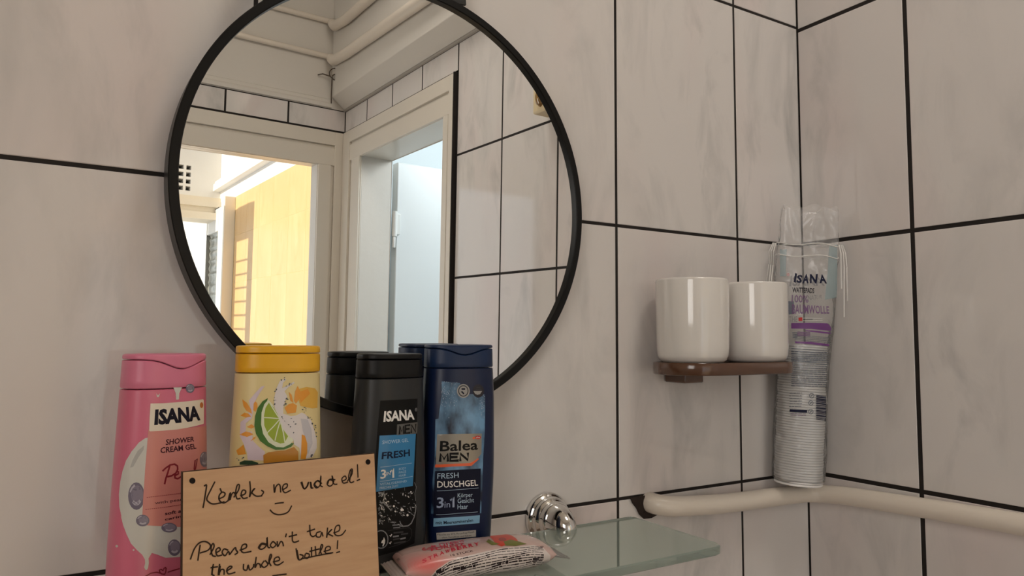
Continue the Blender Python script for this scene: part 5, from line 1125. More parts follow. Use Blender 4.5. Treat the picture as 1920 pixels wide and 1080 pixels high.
('s','pencil',1,900,[(-1305,3006),(-1251,2959),(-1174,2890),(-1085,2819),(-994,2761),(-901,2720),(-802,2686),(-700,2662),(-598,2650),(-495,2652),(-388,2667),(-286,2692),(-196,2726),(-117,2776),(-47,2840),(11,2903),(52,2946)]),
('p','holeblack',1.5,[(-5690,9607),(-5704,9537),(-5743,9482),(-5800,9448),(-5869,9442),(-5937,9463),(-5995,9510),(-6034,9573),(-6047,9645),(-6034,9714),(-5996,9770),(-5938,9804),(-5870,9811),(-5801,9789),(-5743,9743),(-5704,9679)]),
('p','holeblack',1.5,[(6074,9630),(6056,9559),(6012,9502),(5948,9467),(5875,9460),(5802,9481),(5742,9527),(5704,9592),(5692,9665),(5710,9736),(5754,9793),(5817,9828),(5891,9836),(5963,9815),(6023,9768),(6062,9703)]),
 ],
 'pack': [
('p','glow0',0.6,[(-2037,305430),(-2075,313940),(-2188,320740),(-2373,330610),(-2624,340580),(-2921,351080),(-3273,359000),(-3664,364710),(-4088,366990),(-4532,365780),(-4977,362140),(-5411,356160),(-5807,351630),(-6109,371130),(-6003,462390),(-5963,-144480),(-5979,-128350),(-6016,-116630),(-6078,-106480),(-6197,-101020),(-6176,135800),(-6054,146780),(-5856,153500),(-5589,157010),(-5272,160150),(-4917,165200),(-4539,171880),(-4153,180160),(-3775,190630),(-3409,202330),(-3077,216190),(-2779,231090),(-2524,246740),(-2314,262600),(-2162,278230),(-2064,292960)]),
('p','glow1',0.75,[(-2289,303640),(-2328,312270),(-2429,317330),(-2602,324670),(-2829,332800),(-3103,340830),(-3428,346550),(-3782,351050),(-4166,352380),(-4564,351240),(-4970,346610),(-5356,341070),(-5712,334080),(-6028,324410),(-6196,364160),(-6175,439280),(-6164,466730),(-6182,-155150),(-6196,-136520),(-6189,155300),(-6113,157030),(-5976,158800),(-5778,161670),(-5533,165620),(-5241,170170),(-4919,175790),(-4572,182040),(-4221,190050),(-3874,199420),(-3547,210660),(-3240,222850),(-2962,236000),(-2728,250120),(-2540,264490),(-2403,278590),(-2314,292000)]),
('p','glow2',0.9,[(-2540,301740),(-2574,310250),(-2670,314740),(-2818,320330),(-3027,326300),(-3278,332110),(-3564,337280),(-3887,339930),(-4233,340440),(-4586,339410),(-4941,335940),(-5284,330610),(-5606,323170),(-5886,315020),(-6113,297680),(-6194,245610),(-6198,223170),(-6194,192030),(-6175,178230),(-6123,173530),(-6029,172420),(-5891,173450),(-5703,175550),(-5473,178510),(-5206,182320),(-4911,187040),(-4599,192760),(-4285,200070),(-3972,208550),(-3673,218260),(-3396,229170),(-3144,240890),(-2938,253550),(-2765,266320),(-2637,279040),(-2563,291000)]),
('p','glow3',1.05,[(-2790,299710),(-2826,307570),(-2904,313320),(-3040,316330),(-3219,320990),(-3441,325410),(-3699,328740),(-3986,330480),(-4288,331000),(-4596,330150),(-4907,327160),(-5208,322640),(-5489,316870),(-5733,312140),(-5939,297970),(-6075,269110),(-6122,238830),(-6117,218590),(-6084,204680),(-6020,196200),(-5923,191870),(-5783,190180),(-5610,190490),(-5398,192000),(-5161,194900),(-4899,198790),(-4621,203670),(-4342,210010),(-4059,217070),(-3792,225620),(-3545,235220),(-3326,245720),(-3140,256800),(-2989,268080),(-2876,279310),(-2812,289950)]),
('p','glow4',1.2,[(-3041,297560),(-3071,304840),(-3144,310550),(-3256,314090),(-3417,316260),(-3610,319140),(-3829,321770),(-4074,323250),(-4337,323240),(-4606,322110),(-4873,319830),(-5131,316600),(-5367,313920),(-5585,307770),(-5764,295850),(-5889,278600),(-5955,258490),(-5971,240060),(-5945,226230),(-5886,216470),(-5794,210330),(-5667,206990),(-5507,205650),(-5320,205940),(-5106,207410),(-4876,210260),(-4632,214160),(-4388,219430),(-4145,225720),(-3912,233010),(-3700,241440),(-3507,250420),(-3343,259970),(-3207,269820),(-3116,279510),(-3060,288830)]),
('p','glow5',1.35,[(-3290,295260),(-3316,301800),(-3377,307260),(-3477,311190),(-3609,313730),(-3767,315040),(-3953,316480),(-4162,317220),(-4381,317270),(-4605,316550),(-4833,314920),(-5048,313590),(-5250,310170),(-5432,303700),(-5579,294450),(-5693,281780),(-5759,267890),(-5786,253880),(-5767,242500),(-5717,233290),(-5636,226610),(-5526,222260),(-5385,219800),(-5227,219140),(-5041,219610),(-4848,221670),(-4638,224570),(-4428,228740),(-4226,234100),(-4025,240170),(-3843,247230),(-3681,254920),(-3538,263050),(-3430,271410),(-3348,279780),(-3301,287830)]),
('p','glow6',1.5,[(-3540,292800),(-3560,298470),(-3610,303390),(-3692,307170),(-3800,310070),(-3929,312120),(-4082,313190),(-4249,313680),(-4425,313740),(-4610,313130),(-4788,311990),(-4966,309450),(-5127,305690),(-5273,300020),(-5399,292140),(-5491,283060),(-5547,273380),(-5575,263170),(-5569,253960),(-5528,246380),(-5463,240250),(-5371,235860),(-5254,233020),(-5119,231590),(-4972,231540),(-4810,232660),(-4639,234810),(-4469,238100),(-4300,242270),(-4137,247270),(-3986,252980),(-3856,259310),(-3740,266020),(-3647,272980),(-3587,279800),(-3548,286510)]),
('p','glow7',1.65,[(-3782,290370),(-3798,295090),(-3842,298990),(-3901,302570),(-3985,305220),(-4086,307220),(-4206,308290),(-4331,309070),(-4468,308930),(-4609,308130),(-4749,306550),(-4883,304020),(-5010,300370),(-5119,295870),(-5213,290100),(-5283,283600),(-5329,276670),(-5353,269420),(-5350,262710),(-5324,256660),(-5270,251770),(-5201,247830),(-5112,245070),(-5006,243440),(-4892,242910),(-4766,243410),(-4634,244840),(-4504,247210),(-4368,250320),(-4244,254180),(-4127,258650),(-4023,263610),(-3934,268920),(-3869,274320),(-3818,279850),(-3789,285250)]),
('p','glow8',1.8,[(-4025,287690),(-4042,291060),(-4068,294330),(-4115,296910),(-4170,299300),(-4242,300910),(-4324,301990),(-4413,302520),(-4507,302500),(-4608,301540),(-4703,300250),(-4795,298270),(-4881,295540),(-4959,292050),(-5026,287870),(-5076,283430),(-5106,278890),(-5126,273870),(-5125,269220),(-5104,265120),(-5072,261320),(-5025,258220),(-4960,255990),(-4888,254460),(-4807,253740),(-4717,253810),(-4623,254630),(-4527,256150),(-4437,258280),(-4350,260990),(-4269,264170),(-4196,267740),(-4135,271600),(-4085,275640),(-4050,279750),(-4029,283800)]),
('t','packred',2,'Soft Dream',0.01,[(-4480,176460),(-839,152590),(-4398,157150),(-644,124370)]),
('t','packred',2,'FOREST',0.02,[(-3907,190100),(-1134,176640),(-3810,167540),(-923,157070)]),
('t','packred',2,'S',0.03,[(-4913,262550),(-4555,255250),(-4900,235070),(-4534,231530)]),
('t','packred',2,'T',0.03,[(-4442,252760),(-4075,244510),(-4421,226070),(-4040,220990)]),
('t','packred',2,'R',0.03,[(-3955,241710),(-3580,233570),(-3914,214860),(-3519,209170)]),
('t','packred',2,'A',0.03,[(-3460,231590),(-3084,225280),(-3393,203820),(-3009,200540)]),
('t','packred',2,'W',0.03,[(-2963,223190),(-2579,216780),(-2875,194850),(-2475,190860)]),
('t','packred',2,'B',0.03,[(-2458,215350),(-2079,211000),(-2347,186420),(-1959,184740)]),
('t','packred',2,'E',0.03,[(-1957,209560),(-1568,204830),(-1822,180020),(-1425,177930)]),
('t','packred',2,'R',0.03,[(-1446,203430),(-1063,200240),(-1281,173060),(-901,173250)]),
('t','packred',2,'R',0.03,[(-940,199190),(-554,196180),(-756,168880),(-375,169170)]),
('t','packred',2,'Y',0.03,[(-431,195180),(-36,191800),(-221,164720),(162,165070)]),
('t','ink2',2,'15 STÜCK',0,[(-2672,248530),(-790,233070),(-2681,232380),(-745,217940)]),
('p','berry',2,[(1831,107450),(2594,100010),(3309,100700),(3443,152850),(3293,189840),(2395,208090),(1623,220420),(1266,194550)]),
('p','leafgreen',2.5,[(797,167350),(1243,153090),(1309,176390),(1623,199430),(944,202620)]),
('p','leafgreen',2.5,[(2096,183430),(2823,172570),(3176,188540),(3819,220710),(2766,228560),(1978,217990)]),
('p','berrydark',2.6,[(2538,167510),(2458,172410),(2367,176040),(2261,178670),(2155,179650),(2049,179520),(1966,177330),(1901,174430),(1876,170070),(1882,165720),(1931,161270),(2002,158380),(2107,156670),(2221,155130),(2336,154230),(2436,154670),(2520,155860),(2571,157260),(2596,159430),(2581,163240)]),
('p','packwhite',3,[(-4426,345100),(-4242,327370),(-4046,315770),(-3838,308890),(-3526,299190),(-3206,287960),(-2866,276070),(-2491,271550),(-2108,266920),(-1717,262110),(-1301,257430),(-876,252600),(-448,247690),(122,243310),(695,238930),(1279,234370),(1758,234570),(2239,234750),(2729,234550),(3244,234640),(3777,233600),(4321,231110),(4560,239830),(4816,247900),(5072,255620),(5200,276070),(5361,295830),(5564,313300),(5547,332390),(5616,375380),(5452,377680),(5223,384220),(4976,389470),(4720,394320),(4575,396180),(4422,397190),(4277,399510),(3770,402120),(3256,404300),(2735,405690),(2233,405720),(1741,406630),(1243,406390),(658,406630),(77,406520),(-500,406120),(-924,405680),(-1340,405940),(-1753,406070),(-2149,405510),(-2537,405720),(-2922,405960),(-3252,406200),(-3581,406610),(-3908,407290),(-4126,407490),(-4338,408600),(-4555,409370),(-4415,408610),(-4275,407670)]),
('s','packink',4,600,[(-4181,334160),(-4084,326580),(-3987,320120)]),
('s','packink',4,1100,[(-3918,316860),(-3754,313310),(-3590,309350)]),
('s','packink',4,600,[(-3519,307470),(-3306,300380),(-3087,292470)]),
('s','packink',4,600,[(-3003,289180),(-2842,284190),(-2683,281910)]),
('s','packink',4,600,[(-2570,280270),(-2447,278520),(-2324,276860)]),
('s','packink',4,600,[(-2265,276110),(-2183,275020),(-2095,274080)]),
('s','packink',4,600,[(-2019,273190),(-1932,272340),(-1851,271460)]),
('s','packink',4,1100,[(-1769,270760),(-1572,269260),(-1369,268000)]),
('s','packink',4,600,[(-1306,267600),(-1062,266180),(-823,264630)]),
('s','packink',4,600,[(-764,264210),(-627,263200),(-496,262120)]),
('s','packink',4,600,[(-400,261590),(-212,260350),(-25,258830)]),
('s','packink',4,600,[(81,257860),(248,256170),(422,254230)]),
('s','packink',4,600,[(524,253040),(744,250340),(964,247580)]),
('s','packink',4,600,[(1076,246140),(1289,243970),(1492,243230)]),
('s','packink',4,1100,[(1551,243080),(1787,242550),(2016,242580)]),
('s','packink',4,600,[(2119,242670),(2297,243100),(2482,243520)]),
('s','packink',4,600,[(2596,243970),(2771,244830),(2946,245790)]),
('s','packink',4,600,[(3051,246290),(3280,247330),(3517,247890)]),
('s','packink',4,600,[(3590,248080),(3757,247970),(3915,247740)]),
('s','packink',4,600,[(4025,247260),(4160,246560),(4295,246200)]),
('s','packink',4,600,[(4386,246210),(4543,245850),(4699,245150)]),
('s','packink',4,600,[(4813,244390),(4984,242750),(5154,240540)]),
('s','packink',4,1100,[(-4173,346280),(-4069,336040),(-3959,327550)]),
('s','packink',4,1100,[(-3884,322280),(-3721,316790),(-3559,314020)]),
('s','packink',4,600,[(-3454,312290),(-3331,309360),(-3208,305930)]),
('s','packink',4,1100,[(-3108,302990),(-2875,296490),(-2640,294300)]),
('s','packink',4,1100,[(-2566,293580),(-2344,291600),(-2116,290030)]),
('s','packink',4,600,[(-2064,289710),(-1894,288630),(-1731,287420)]),
('s','packink',4,600,[(-1621,286890),(-1413,285790),(-1210,284280)]),
('s','packink',4,600,[(-1096,283370),(-931,281920),(-767,280250)]),
('s','packink',4,600,[(-669,279210),(-523,277570),(-384,276020)]),
('s','packink',4,600,[(-292,275060),(-151,273490),(-11,271840)]),
('s','packink',4,1100,[(80,270600),(255,268510),(431,266410)]),
('s','packink',4,600,[(504,265480),(653,263750),(810,262110)]),
('s','packink',4,600,[(894,261210),(1132,259060),(1368,258770)]),
('s','packink',4,600,[(1447,258880),(1602,259150),(1756,259560)]),
('s','packink',4,600,[(1872,259970),(2004,260510),(2143,261050)]),
('s','packink',4,600,[(2249,261480),(2355,261900),(2461,262300)]),
('s','packink',4,600,[(2576,262680),(2797,263400),(3027,263750)]),
('s','packink',4,600,[(3085,263770),(3326,263510),(3568,262690)]),
('s','packink',4,600,[(3684,262110),(3950,260290),(4217,258320)]),
('s','packink',4,600,[(4301,258230),(4414,258010),(4519,257790)]),
('s','packink',4,1100,[(4609,257540),(4792,256810),(4967,255930)]),
('s','packink',4,600,[(-4107,353170),(-3967,338130),(-3811,327690)]),
('s','packink',4,1100,[(-3709,323840),(-3532,319430),(-3362,315690)]),
('s','packink',4,600,[(-3288,314720),(-3095,312360),(-2889,309210)]),
('s','packink',4,600,[(-2800,308650),(-2729,308270),(-2657,307900)]),
('s','packink',4,600,[(-2559,307260),(-2387,306530),(-2222,305470)]),
('s','packink',4,600,[(-2161,305140),(-2001,304350),(-1848,303140)]),
('s','packink',4,600,[(-1783,302660),(-1600,301430),(-1416,299940)]),
('s','packink',4,600,[(-1302,298920),(-1135,296930),(-962,294960)]),
('s','packink',4,600,[(-904,294270),(-801,293050),(-697,291770)]),
('s','packink',4,1100,[(-640,291020),(-552,289680),(-458,288680)]),
('s','packink',4,600,[(-376,287590),(-157,285090),(63,282720)]),
('s','packink',4,1100,[(168,281680),(258,280920),(347,280200)]),
('s','packink',4,600,[(450,279360),(579,278300),(716,277490)]),
('s','packink',4,600,[(787,277010),(893,276440),(999,275950)]),
('s','packink',4,600,[(1056,275690),(1287,275990),(1525,276860)]),
('s','packink',4,600,[(1596,277080),(1751,277590),(1907,278030)]),
('s','packink',4,600,[(1961,278150),(2191,278440),(2430,278450)]),
('s','packink',4,600,[(2544,278250),(2700,277970),(2856,277500)]),
('s','packink',4,600,[(2930,277310),(3018,276960),(3106,276560)]),
('s','packink',4,600,[(3215,275920),(3353,275090),(3491,274180)]),
('s','packink',4,600,[(3599,273360),(3735,272340),(3880,271350)]),
('s','packink',4,600,[(3996,270350),(4170,269480),(4342,269900)]),
('s','packink',4,600,[(4416,270110),(4564,270540),(4712,271000)]),
('s','packink',4,600,[(4784,271250),(4890,271580),(5004,271960)]),
('s','packink',4,1100,[(-4045,369080),(-3968,356910),(-3881,347400)]),
('s','packink',4,600,[(-3821,342530),(-3726,338530),(-3632,334920)]),
('s','packink',4,1100,[(-3571,332720),(-3413,328230),(-3256,324210)]),
('s','packink',4,600,[(-3175,322620),(-3044,319880),(-2913,317450)]),
('s','packink',4,600,[(-2860,317250),(-2770,316750),(-2675,316550)]),
('s','packink',4,1100,[(-2605,316230),(-2497,315570),(-2382,315170)]),
('s','packink',4,1100,[(-2316,314900),(-2209,314360),(-2095,314140)]),
('s','packink',4,1100,[(-2007,313810),(-1877,313160),(-1746,312360)]),
('s','packink',4,600,[(-1655,311640),(-1569,310900),(-1483,310090)]),
('s','packink',4,600,[(-1377,309310),(-1286,308300),(-1187,307500)]),
('s','packink',4,1100,[(-1088,306280),(-879,303950),(-663,301850)]),
('s','packink',4,600,[(-592,301040),(-395,299250),(-192,297890)]),
('s','packink',4,600,[(-85,296910),(26,296260),(137,295680)]),
('s','packink',4,600,[(223,295410),(337,294900),(451,294450)]),
('s','packink',4,600,[(510,294240),(704,293470),(905,292960)]),
('s','packink',4,600,[(1016,292610),(1191,292590),(1375,293000)]),
('s','packink',4,1100,[(1439,293000),(1619,292920),(1806,292830)]),
('s','packink',4,600,[(1916,292590),(2015,292340),(2114,292020)]),
('s','packink',4,600,[(2205,291730),(2327,291050),(2449,290290)]),
('s','packink',4,600,[(2531,289940),(2728,288880),(2926,287710)]),
('s','packink',4,1100,[(2996,287180),(3145,286260),(3302,285540)]),
('s','packink',4,600,[(3364,285120),(3600,283910),(3836,282900)]),
('s','packink',4,600,[(3934,282520),(4032,282190),(4130,282410)]),
('s','packink',4,600,[(4209,283090),(4381,284630),(4544,286080)]),
('s','packink',4,600,[(4607,286760),(4742,288060),(4878,289350)]),
('s','packink',4,600,[(-3913,407910),(-3860,390920),(-3814,372450)]),
('s','packink',4,600,[(-3733,364190),(-3561,354800),(-3383,346830)]),
('s','packink',4,600,[(-3289,343350),(-3203,340230),(-3111,337890)]),
('s','packink',4,600,[(-3066,336280),(-2889,331120),(-2709,328910)]),
('s','packink',4,600,[(-2639,328190),(-2505,326120),(-2365,324550)]),
('s','packink',4,600,[(-2274,323340),(-2165,321780),(-2049,320660)]),
('s','packink',4,1100,[(-1978,319870),(-1803,317810),(-1629,316200)]),
('s','packink',4,600,[(-1572,315860),(-1348,314500),(-1116,313900)]),
('s','packink',4,1100,[(-1024,313450),(-946,313050),(-868,312620)]),
('s','packink',4,600,[(-808,312360),(-699,311940),(-590,311530)]),
('s','packink',4,600,[(-518,311210),(-440,310860),(-355,310770)]),
('s','packink',4,600,[(-268,310370),(-162,310140),(-55,309930)]),
('s','packink',4,600,[(28,309600),(223,309030),(425,308680)]),
('s','packink',4,600,[(501,308370),(699,307910),(890,307020)]),
('s','packink',4,600,[(941,306820),(1163,306040),(1385,305460)]),
('s','packink',4,600,[(1452,305150),(1539,304970),(1619,304480)]),
('s','packink',4,600,[(1713,304140),(1793,303580),(1881,303240)]),
('s','packink',4,1100,[(1939,302900),(2156,301600),(2374,300220)]),
('s','packink',4,1100,[(2486,299490),(2706,298650),(2917,297700)]),
('s','packink',4,600,[(3017,297360),(3166,296930),(3315,296620)]),
('s','packink',4,1100,[(3422,296410),(3554,296390),(3678,296200)]),
('s','packink',4,600,[(3800,296370),(3954,296400),(4107,297020)]),
('s','packink',4,600,[(4213,298340),(4427,300740),(4634,302710)]),
('s','packink',4,1100,[(4737,303870),(4832,304700),(4927,305460)]),
('s','packink',4,600,[(-4010,407760),(-3829,407950),(-3653,407170)]),
('s','packink',4,1100,[(-3590,407320),(-3418,398420),(-3312,376330)]),
('s','packink',4,600,[(-3245,369540),(-3073,358390),(-2895,348470)]),
('s','packink',4,600,[(-2820,345940),(-2594,341350),(-2368,336790)]),
('s','packink',4,1100,[(-2287,335430),(-2177,333340),(-2067,331330)]),
('s','packink',4,1100,[(-1996,330350),(-1861,327940),(-1720,326370)]),
('s','packink',4,600,[(-1652,325760),(-1560,324750),(-1467,323810)]),
('s','packink',4,600,[(-1372,323470),(-1264,322430),(-1150,321920)]),
('s','packink',4,600,[(-1070,321400),(-917,321040),(-771,320330)]),
('s','packink',4,600,[(-701,320030),(-577,319640),(-453,319290)]),
('s','packink',4,600,[(-395,319150),(-223,318760),(-52,318320)]),
('s','packink',4,600,[(46,317760),(215,317230),(386,316610)]),
('s','packink',4,600,[(446,316350),(635,315470),(825,314630)]),
('s','packink',4,600,[(910,314440),(1116,313870),(1328,313350)]),
('s','packink',4,600,[(1386,313150),(1510,312630),(1635,312060)]),
('s','packink',4,600,[(1699,311750),(1789,311480),(1871,310970)]),
('s','packink',4,600,[(1934,310650),(2137,309890),(2341,309220)]),
('s','packink',4,600,[(2399,309010),(2529,308520),(2667,308410)]),
('s','packink',4,1100,[(2747,308470),(2853,308370),(2960,308320)]),
('s','packink',4,600,[(3012,308310),(3266,308430),(3521,308660)]),
('s','packink',4,600,[(3586,308950),(3791,309120),(4005,309470)]),
('s','packink',4,600,[(4097,309900),(4193,310610),(4290,311260)]),
('s','packink',4,600,[(4374,311840),(4491,312610),(4608,313260)]),
('s','packink',4,600,[(4660,313450),(4792,313910),(4926,314170)]),
('s','packink',4,600,[(-3995,407720),(-3793,407180),(-3590,407040)]),
('s','packink',4,1100,[(-3520,407100),(-3414,407200),(-3309,407290)]),
('s','packink',4,600,[(-3201,407290),(-2961,407750),(-2892,375740)]),
('s','packink',4,600,[(-2850,371180),(-2698,363210),(-2536,357940)]),
('s','packink',4,600,[(-2438,354920),(-2341,353080),(-2250,350430)]),
('s','packink',4,600,[(-2152,348730),(-1961,345680),(-1770,342920)]),
('s','packink',4,600,[(-1716,341810),(-1506,340420),(-1297,339210)]),
('s','packink',4,600,[(-1226,338810),(-1058,338410),(-896,337290)]),
('s','packink',4,1100,[(-791,337110),(-676,336710),(-568,335580)]),
('s','packink',4,600,[(-478,335520),(-304,333770),(-122,332490)]),
('s','packink',4,600,[(-30,331380),(202,329480),(428,326770)]),
('s','packink',4,1100,[(508,325750),(666,323770),(830,322280)]),
('s','packink',4,1100,[(899,321520),(1077,319900),(1246,318530)]),
('s','packink',4,600,[(1345,318170),(1450,317750),(1556,317370)]),
('s','packink',4,1100,[(1671,316940),(1757,316470),(1852,316330)]),
('s','packink',4,600,[(1936,316290),(2045,316080),(2155,315910)]),
('s','packink',4,600,[(2206,315870),(2430,315640),(2653,315600)]),
('s','packink',4,600,[(2757,315650),(2918,316010),(3071,316120)]),
('s','packink',4,600,[(3168,316210),(3335,316200),(3510,316410)]),
('s','packink',4,600,[(3581,316260),(3737,316150),(3902,316230)]),
('s','packink',4,1100,[(4010,316020),(4259,317230),(4501,318330)]),
('s','packink',4,600,[(4577,318850),(4742,319870),(4907,320980)]),
('s','packink',4,600,[(-4138,407730),(-4042,407580),(-3945,407460)]),
('s','packink',4,600,[(-3856,407640),(-3593,407740),(-3336,407550)]),
('s','packink',4,600,[(-3223,407430),(-2963,407450),(-2703,407690)]),
('s','packink',4,1100,[(-2610,407420),(-2389,407750),(-2281,387640)]),
('s','packink',4,600,[(-2204,384210),(-2052,378810),(-1894,374660)]),
('s','packink',4,600,[(-1818,372700),(-1595,369740),(-1366,368130)]),
('s','packink',4,600,[(-1279,367310),(-1162,365760),(-1038,365140)]),
('s','packink',4,1100,[(-937,363820),(-860,363070),(-791,361310)]),
('s','packink',4,1100,[(-701,360120),(-560,357510),(-413,355600)]),
('s','packink',4,600,[(-330,353240),(-193,351410),(-63,348630)]),
('s','packink',4,600,[(5,346620),(166,343900),(328,341160)]),
('s','packink',4,1100,[(403,339990),(493,338380),(584,336810)]),
('s','packink',4,1100,[(688,334960),(860,333130),(1025,330850)]),
('s','packink',4,1100,[(1133,330170),(1252,329540),(1371,328990)]),
('s','packink',4,600,[(1452,328410),(1571,328010),(1697,328210)]),
('s','packink',4,600,[(1780,327750),(1894,327550),(2009,327390)]),
('s','packink',4,600,[(2074,327860),(2240,327750),(2405,327640)]),
('s','packink',4,1100,[(2461,327590),(2611,327700),(2761,327780)]),
('s','packink',4,600,[(2846,327990),(3074,327500),(3311,327280)]),
('s','packink',4,1100,[(3412,327000),(3626,326110),(3840,325000)]),
('s','packink',4,1100,[(3958,324190),(4174,324700),(4388,326140)]),
('s','packink',4,1100,[(4496,326600),(4653,328080),(4810,329800)]),
('s','packink',4,1100,[(-4123,407640),(-3898,407650),(-3678,407250)]),
('s','packink',4,600,[(-3571,407390),(-3485,407090),(-3399,406830)]),
('s','packink',4,600,[(-3321,406840),(-3241,406820),(-3161,406830)]),
('s','packink',4,600,[(-3093,407190),(-2963,407050),(-2833,406980)]),
('s','packink',4,600,[(-2752,407120),(-2526,406510),(-2295,407110)]),
('s','packink',4,600,[(-2188,407070),(-2018,406780),(-1847,406460)]),
('s','packink',4,600,[(-1740,406350),(-1629,407330),(-1525,407310)]),
('s','packink',4,600,[(-1455,406930),(-1246,406900),(-1037,406650)]),
('s','packink',4,600,[(-931,406410),(-826,407400),(-728,407260)]),
('s','packink',4,600,[(-626,407010),(-420,399590),(-269,382570)]),
('s','packink',4,1100,[(-229,379900),(-84,372370),(75,367050)]),
('s','packink',4,1100,[(152,364550),(349,359490),(552,355660)]),
('s','packink',4,600,[(658,353770),(841,350940),(1032,349200)]),
('s','packink',4,600,[(1087,347860),(1242,347680),(1397,347620)]),
('s','packink',4,1100,[(1482,347000),(1579,347120),(1676,347230)]),
('s','packink',4,1100,[(1734,347130),(1951,346890),(2168,346500)]),
('s','packink',4,600,[(2259,346600),(2384,345930),(2509,345170)]),
('s','packink',4,600,[(2583,344560),(2686,344240),(2789,343840)]),
('s','packink',4,600,[(2880,343680),(3075,341920),(3271,339980)]),
('s','packink',4,600,[(3386,338990),(3470,338750),(3547,337770)]),
('s','packink',4,600,[(3608,337170),(3775,335760),(3943,334380)]),
('s','packink',4,1100,[(4051,333610),(4137,334240),(4223,335040)]),
('s','packink',4,600,[(4338,336490),(4546,339170),(4762,343360)]),
('s','packink',4,600,[(4857,345870),(4919,347680),(4981,349620)]),
('s','packink',4,1100,[(-4114,407990),(-3927,407790),(-3746,407090)]),
('s','packink',4,600,[(-3672,407250),(-3557,407460),(-3447,406910)]),
('s','packink',4,1100,[(-3358,406870),(-3275,406990),(-3191,407130)]),
('s','packink',4,600,[(-3121,406600),(-2967,406260),(-2806,406840)]),
('s','packink',4,1100,[(-2734,406450),(-2597,406820),(-2466,406280)]),
('s','packink',4,1100,[(-2377,406540),(-2242,406890),(-2114,406280)]),
('s','packink',4,1100,[(-2031,406610),(-1782,406390),(-1533,406080)]),
('s','packink',4,600,[(-1468,406780),(-1273,406620),(-1077,406320)]),
('s','packink',4,600,[(-1004,406760),(-834,407010),(-670,406240)]),
('s','packink',4,600,[(-579,406180),(-404,406270),(-228,406260)]),
('s','packink',4,600,[(-105,406490),(-19,406570),(67,406670)]),
('s','packink',4,600,[(177,407350),(414,407150),(651,407100)]),
('s','packink',4,600,[(746,407090),(867,395880),(1016,389160)]),
('s','packink',4,600,[(1076,387500),(1279,384630),(1488,383290)]),
('s','packink',4,600,[(1594,381890),(1786,380720),(1971,378250)]),
('s','packink',4,600,[(2067,376840),(2255,372700),(2450,369350)]),
('s','packink',4,600,[(2539,367850),(2667,365150),(2803,363420)]),
('s','packink',4,600,[(2871,361320),(2954,359950),(3038,358570)]),
('s','packink',4,600,[(3109,357570),(3352,353740),(3602,351030)]),
('s','packink',4,600,[(3676,350100),(3796,349090),(3915,348180)]),
('s','packink',4,1100,[(3996,348320),(4099,348090),(4208,350180)]),
('s','packink',4,600,[(4333,353350),(4514,358680),(4713,366920)]),
('s','packink',4,1100,[(4838,373830),(5042,390300),(5120,387960)]),
('s','packink',4,600,[(-4232,407970),(-4104,407770),(-3977,407700)]),
('s','packink',4,600,[(-3891,407690),(-3662,406680),(-3428,406590)]),
('s','packink',4,1100,[(-3320,406330),(-3143,406560),(-2972,406000)]),
('s','packink',4,600,[(-2907,406540),(-2736,406050),(-2558,406300)]),
('s','packink',4,600,[(-2488,405830),(-2273,406160),(-2058,406360)]),
('s','packink',4,600,[(-1951,405930),(-1862,405890),(-1773,405840)]),
('s','packink',4,600,[(-1657,406230),(-1530,406460),(-1409,405800)]),
('s','packink',4,600,[(-1350,406550),(-1246,406270),(-1142,405980)]),
('s','packink',4,600,[(-1044,405840),(-924,406300),(-812,405870)]),
('s','packink',4,600,[(-743,406450),(-557,406600),(-372,406780)]),
('s','packink',4,600,[(-276,406760),(-167,406430),(-57,406120)]),
('s','packink',4,1100,[(64,406700),(250,406950),(430,406270)]),
('s','packink',4,600,[(535,406130),(771,406360),(1008,406480)]),
('s','packink',4,600,[(1067,406190),(1184,406780),(1294,406340)]),
('s','packink',4,600,[(1411,407020),(1606,406890),(1801,406570)]),
('s','packink',4,600,[(1865,406040),(2012,406870),(2153,406600)]),
('s','packink',4,600,[(2251,406240),(2411,406540),(2564,405720)]),
('s','packink',4,600,[(2645,405850),(2736,405630),(2827,405420)]),
('s','packink',4,600,[(2890,406140),(3008,394220),(3156,386740)]),
('s','packink',4,600,[(3229,384420),(3396,380640),(3571,378180)]),
('s','packink',4,600,[(3650,377260),(3726,376480),(3810,376840)]),
('s','packink',4,1100,[(3895,375940),(4170,378370),(4530,397430)]),
('s','packink',4,600,[(4600,395790),(4763,393970),(4918,391480)]),
 ],
 'bag': [
('p','bandteal',1,[(-3229,29084),(-2964,29082),(-2699,29082),(-2432,29085),(-2448,28546),(-2465,28008),(-2482,27471),(-2475,26848),(-2468,26227),(-2462,25606),(-2671,25602),(-2879,25599),(-3086,25597),(-3132,26757),(-3180,27919)]),
('p','bandteal',1,[(2508,29630),(2828,29712),(3153,29797),(3491,29894),(3525,28763),(3561,27636),(3599,26513),(3609,25436),(3623,24363),(3640,23294),(3086,23131),(2598,22998),(2123,22872),(2229,24048),(2325,25226),(2416,26404),(2449,27478),(2479,28553)]),
('t','ghost',1,'ISANA',0.03,[(-2011,24340),(2139,24612),(-1858,25725),(1696,25771)]),
('p','ghostpink',1,[(-2006,25856),(-2012,25786),(-2034,25722),(-2069,25671),(-2114,25638),(-2164,25625),(-2215,25635),(-2262,25666),(-2300,25715),(-2325,25778),(-2335,25848),(-2329,25918),(-2307,25982),(-2272,26033),(-2227,26066),(-2176,26078),(-2125,26069),(-2078,26038),(-2041,25988),(-2016,25926)]),
('t','inknavy',2,'I',0.04,[(-1530,24921),(-1281,24818),(-1381,26057),(-1162,25997)]),
('t','inknavy',2,'S',0.04,[(-1219,24843),(-599,24801),(-1118,25863),(-474,25821)]),
('t','inknavy',2,'A',0.04,[(-526,24781),(198,24838),(-341,25917),(176,26030)]),
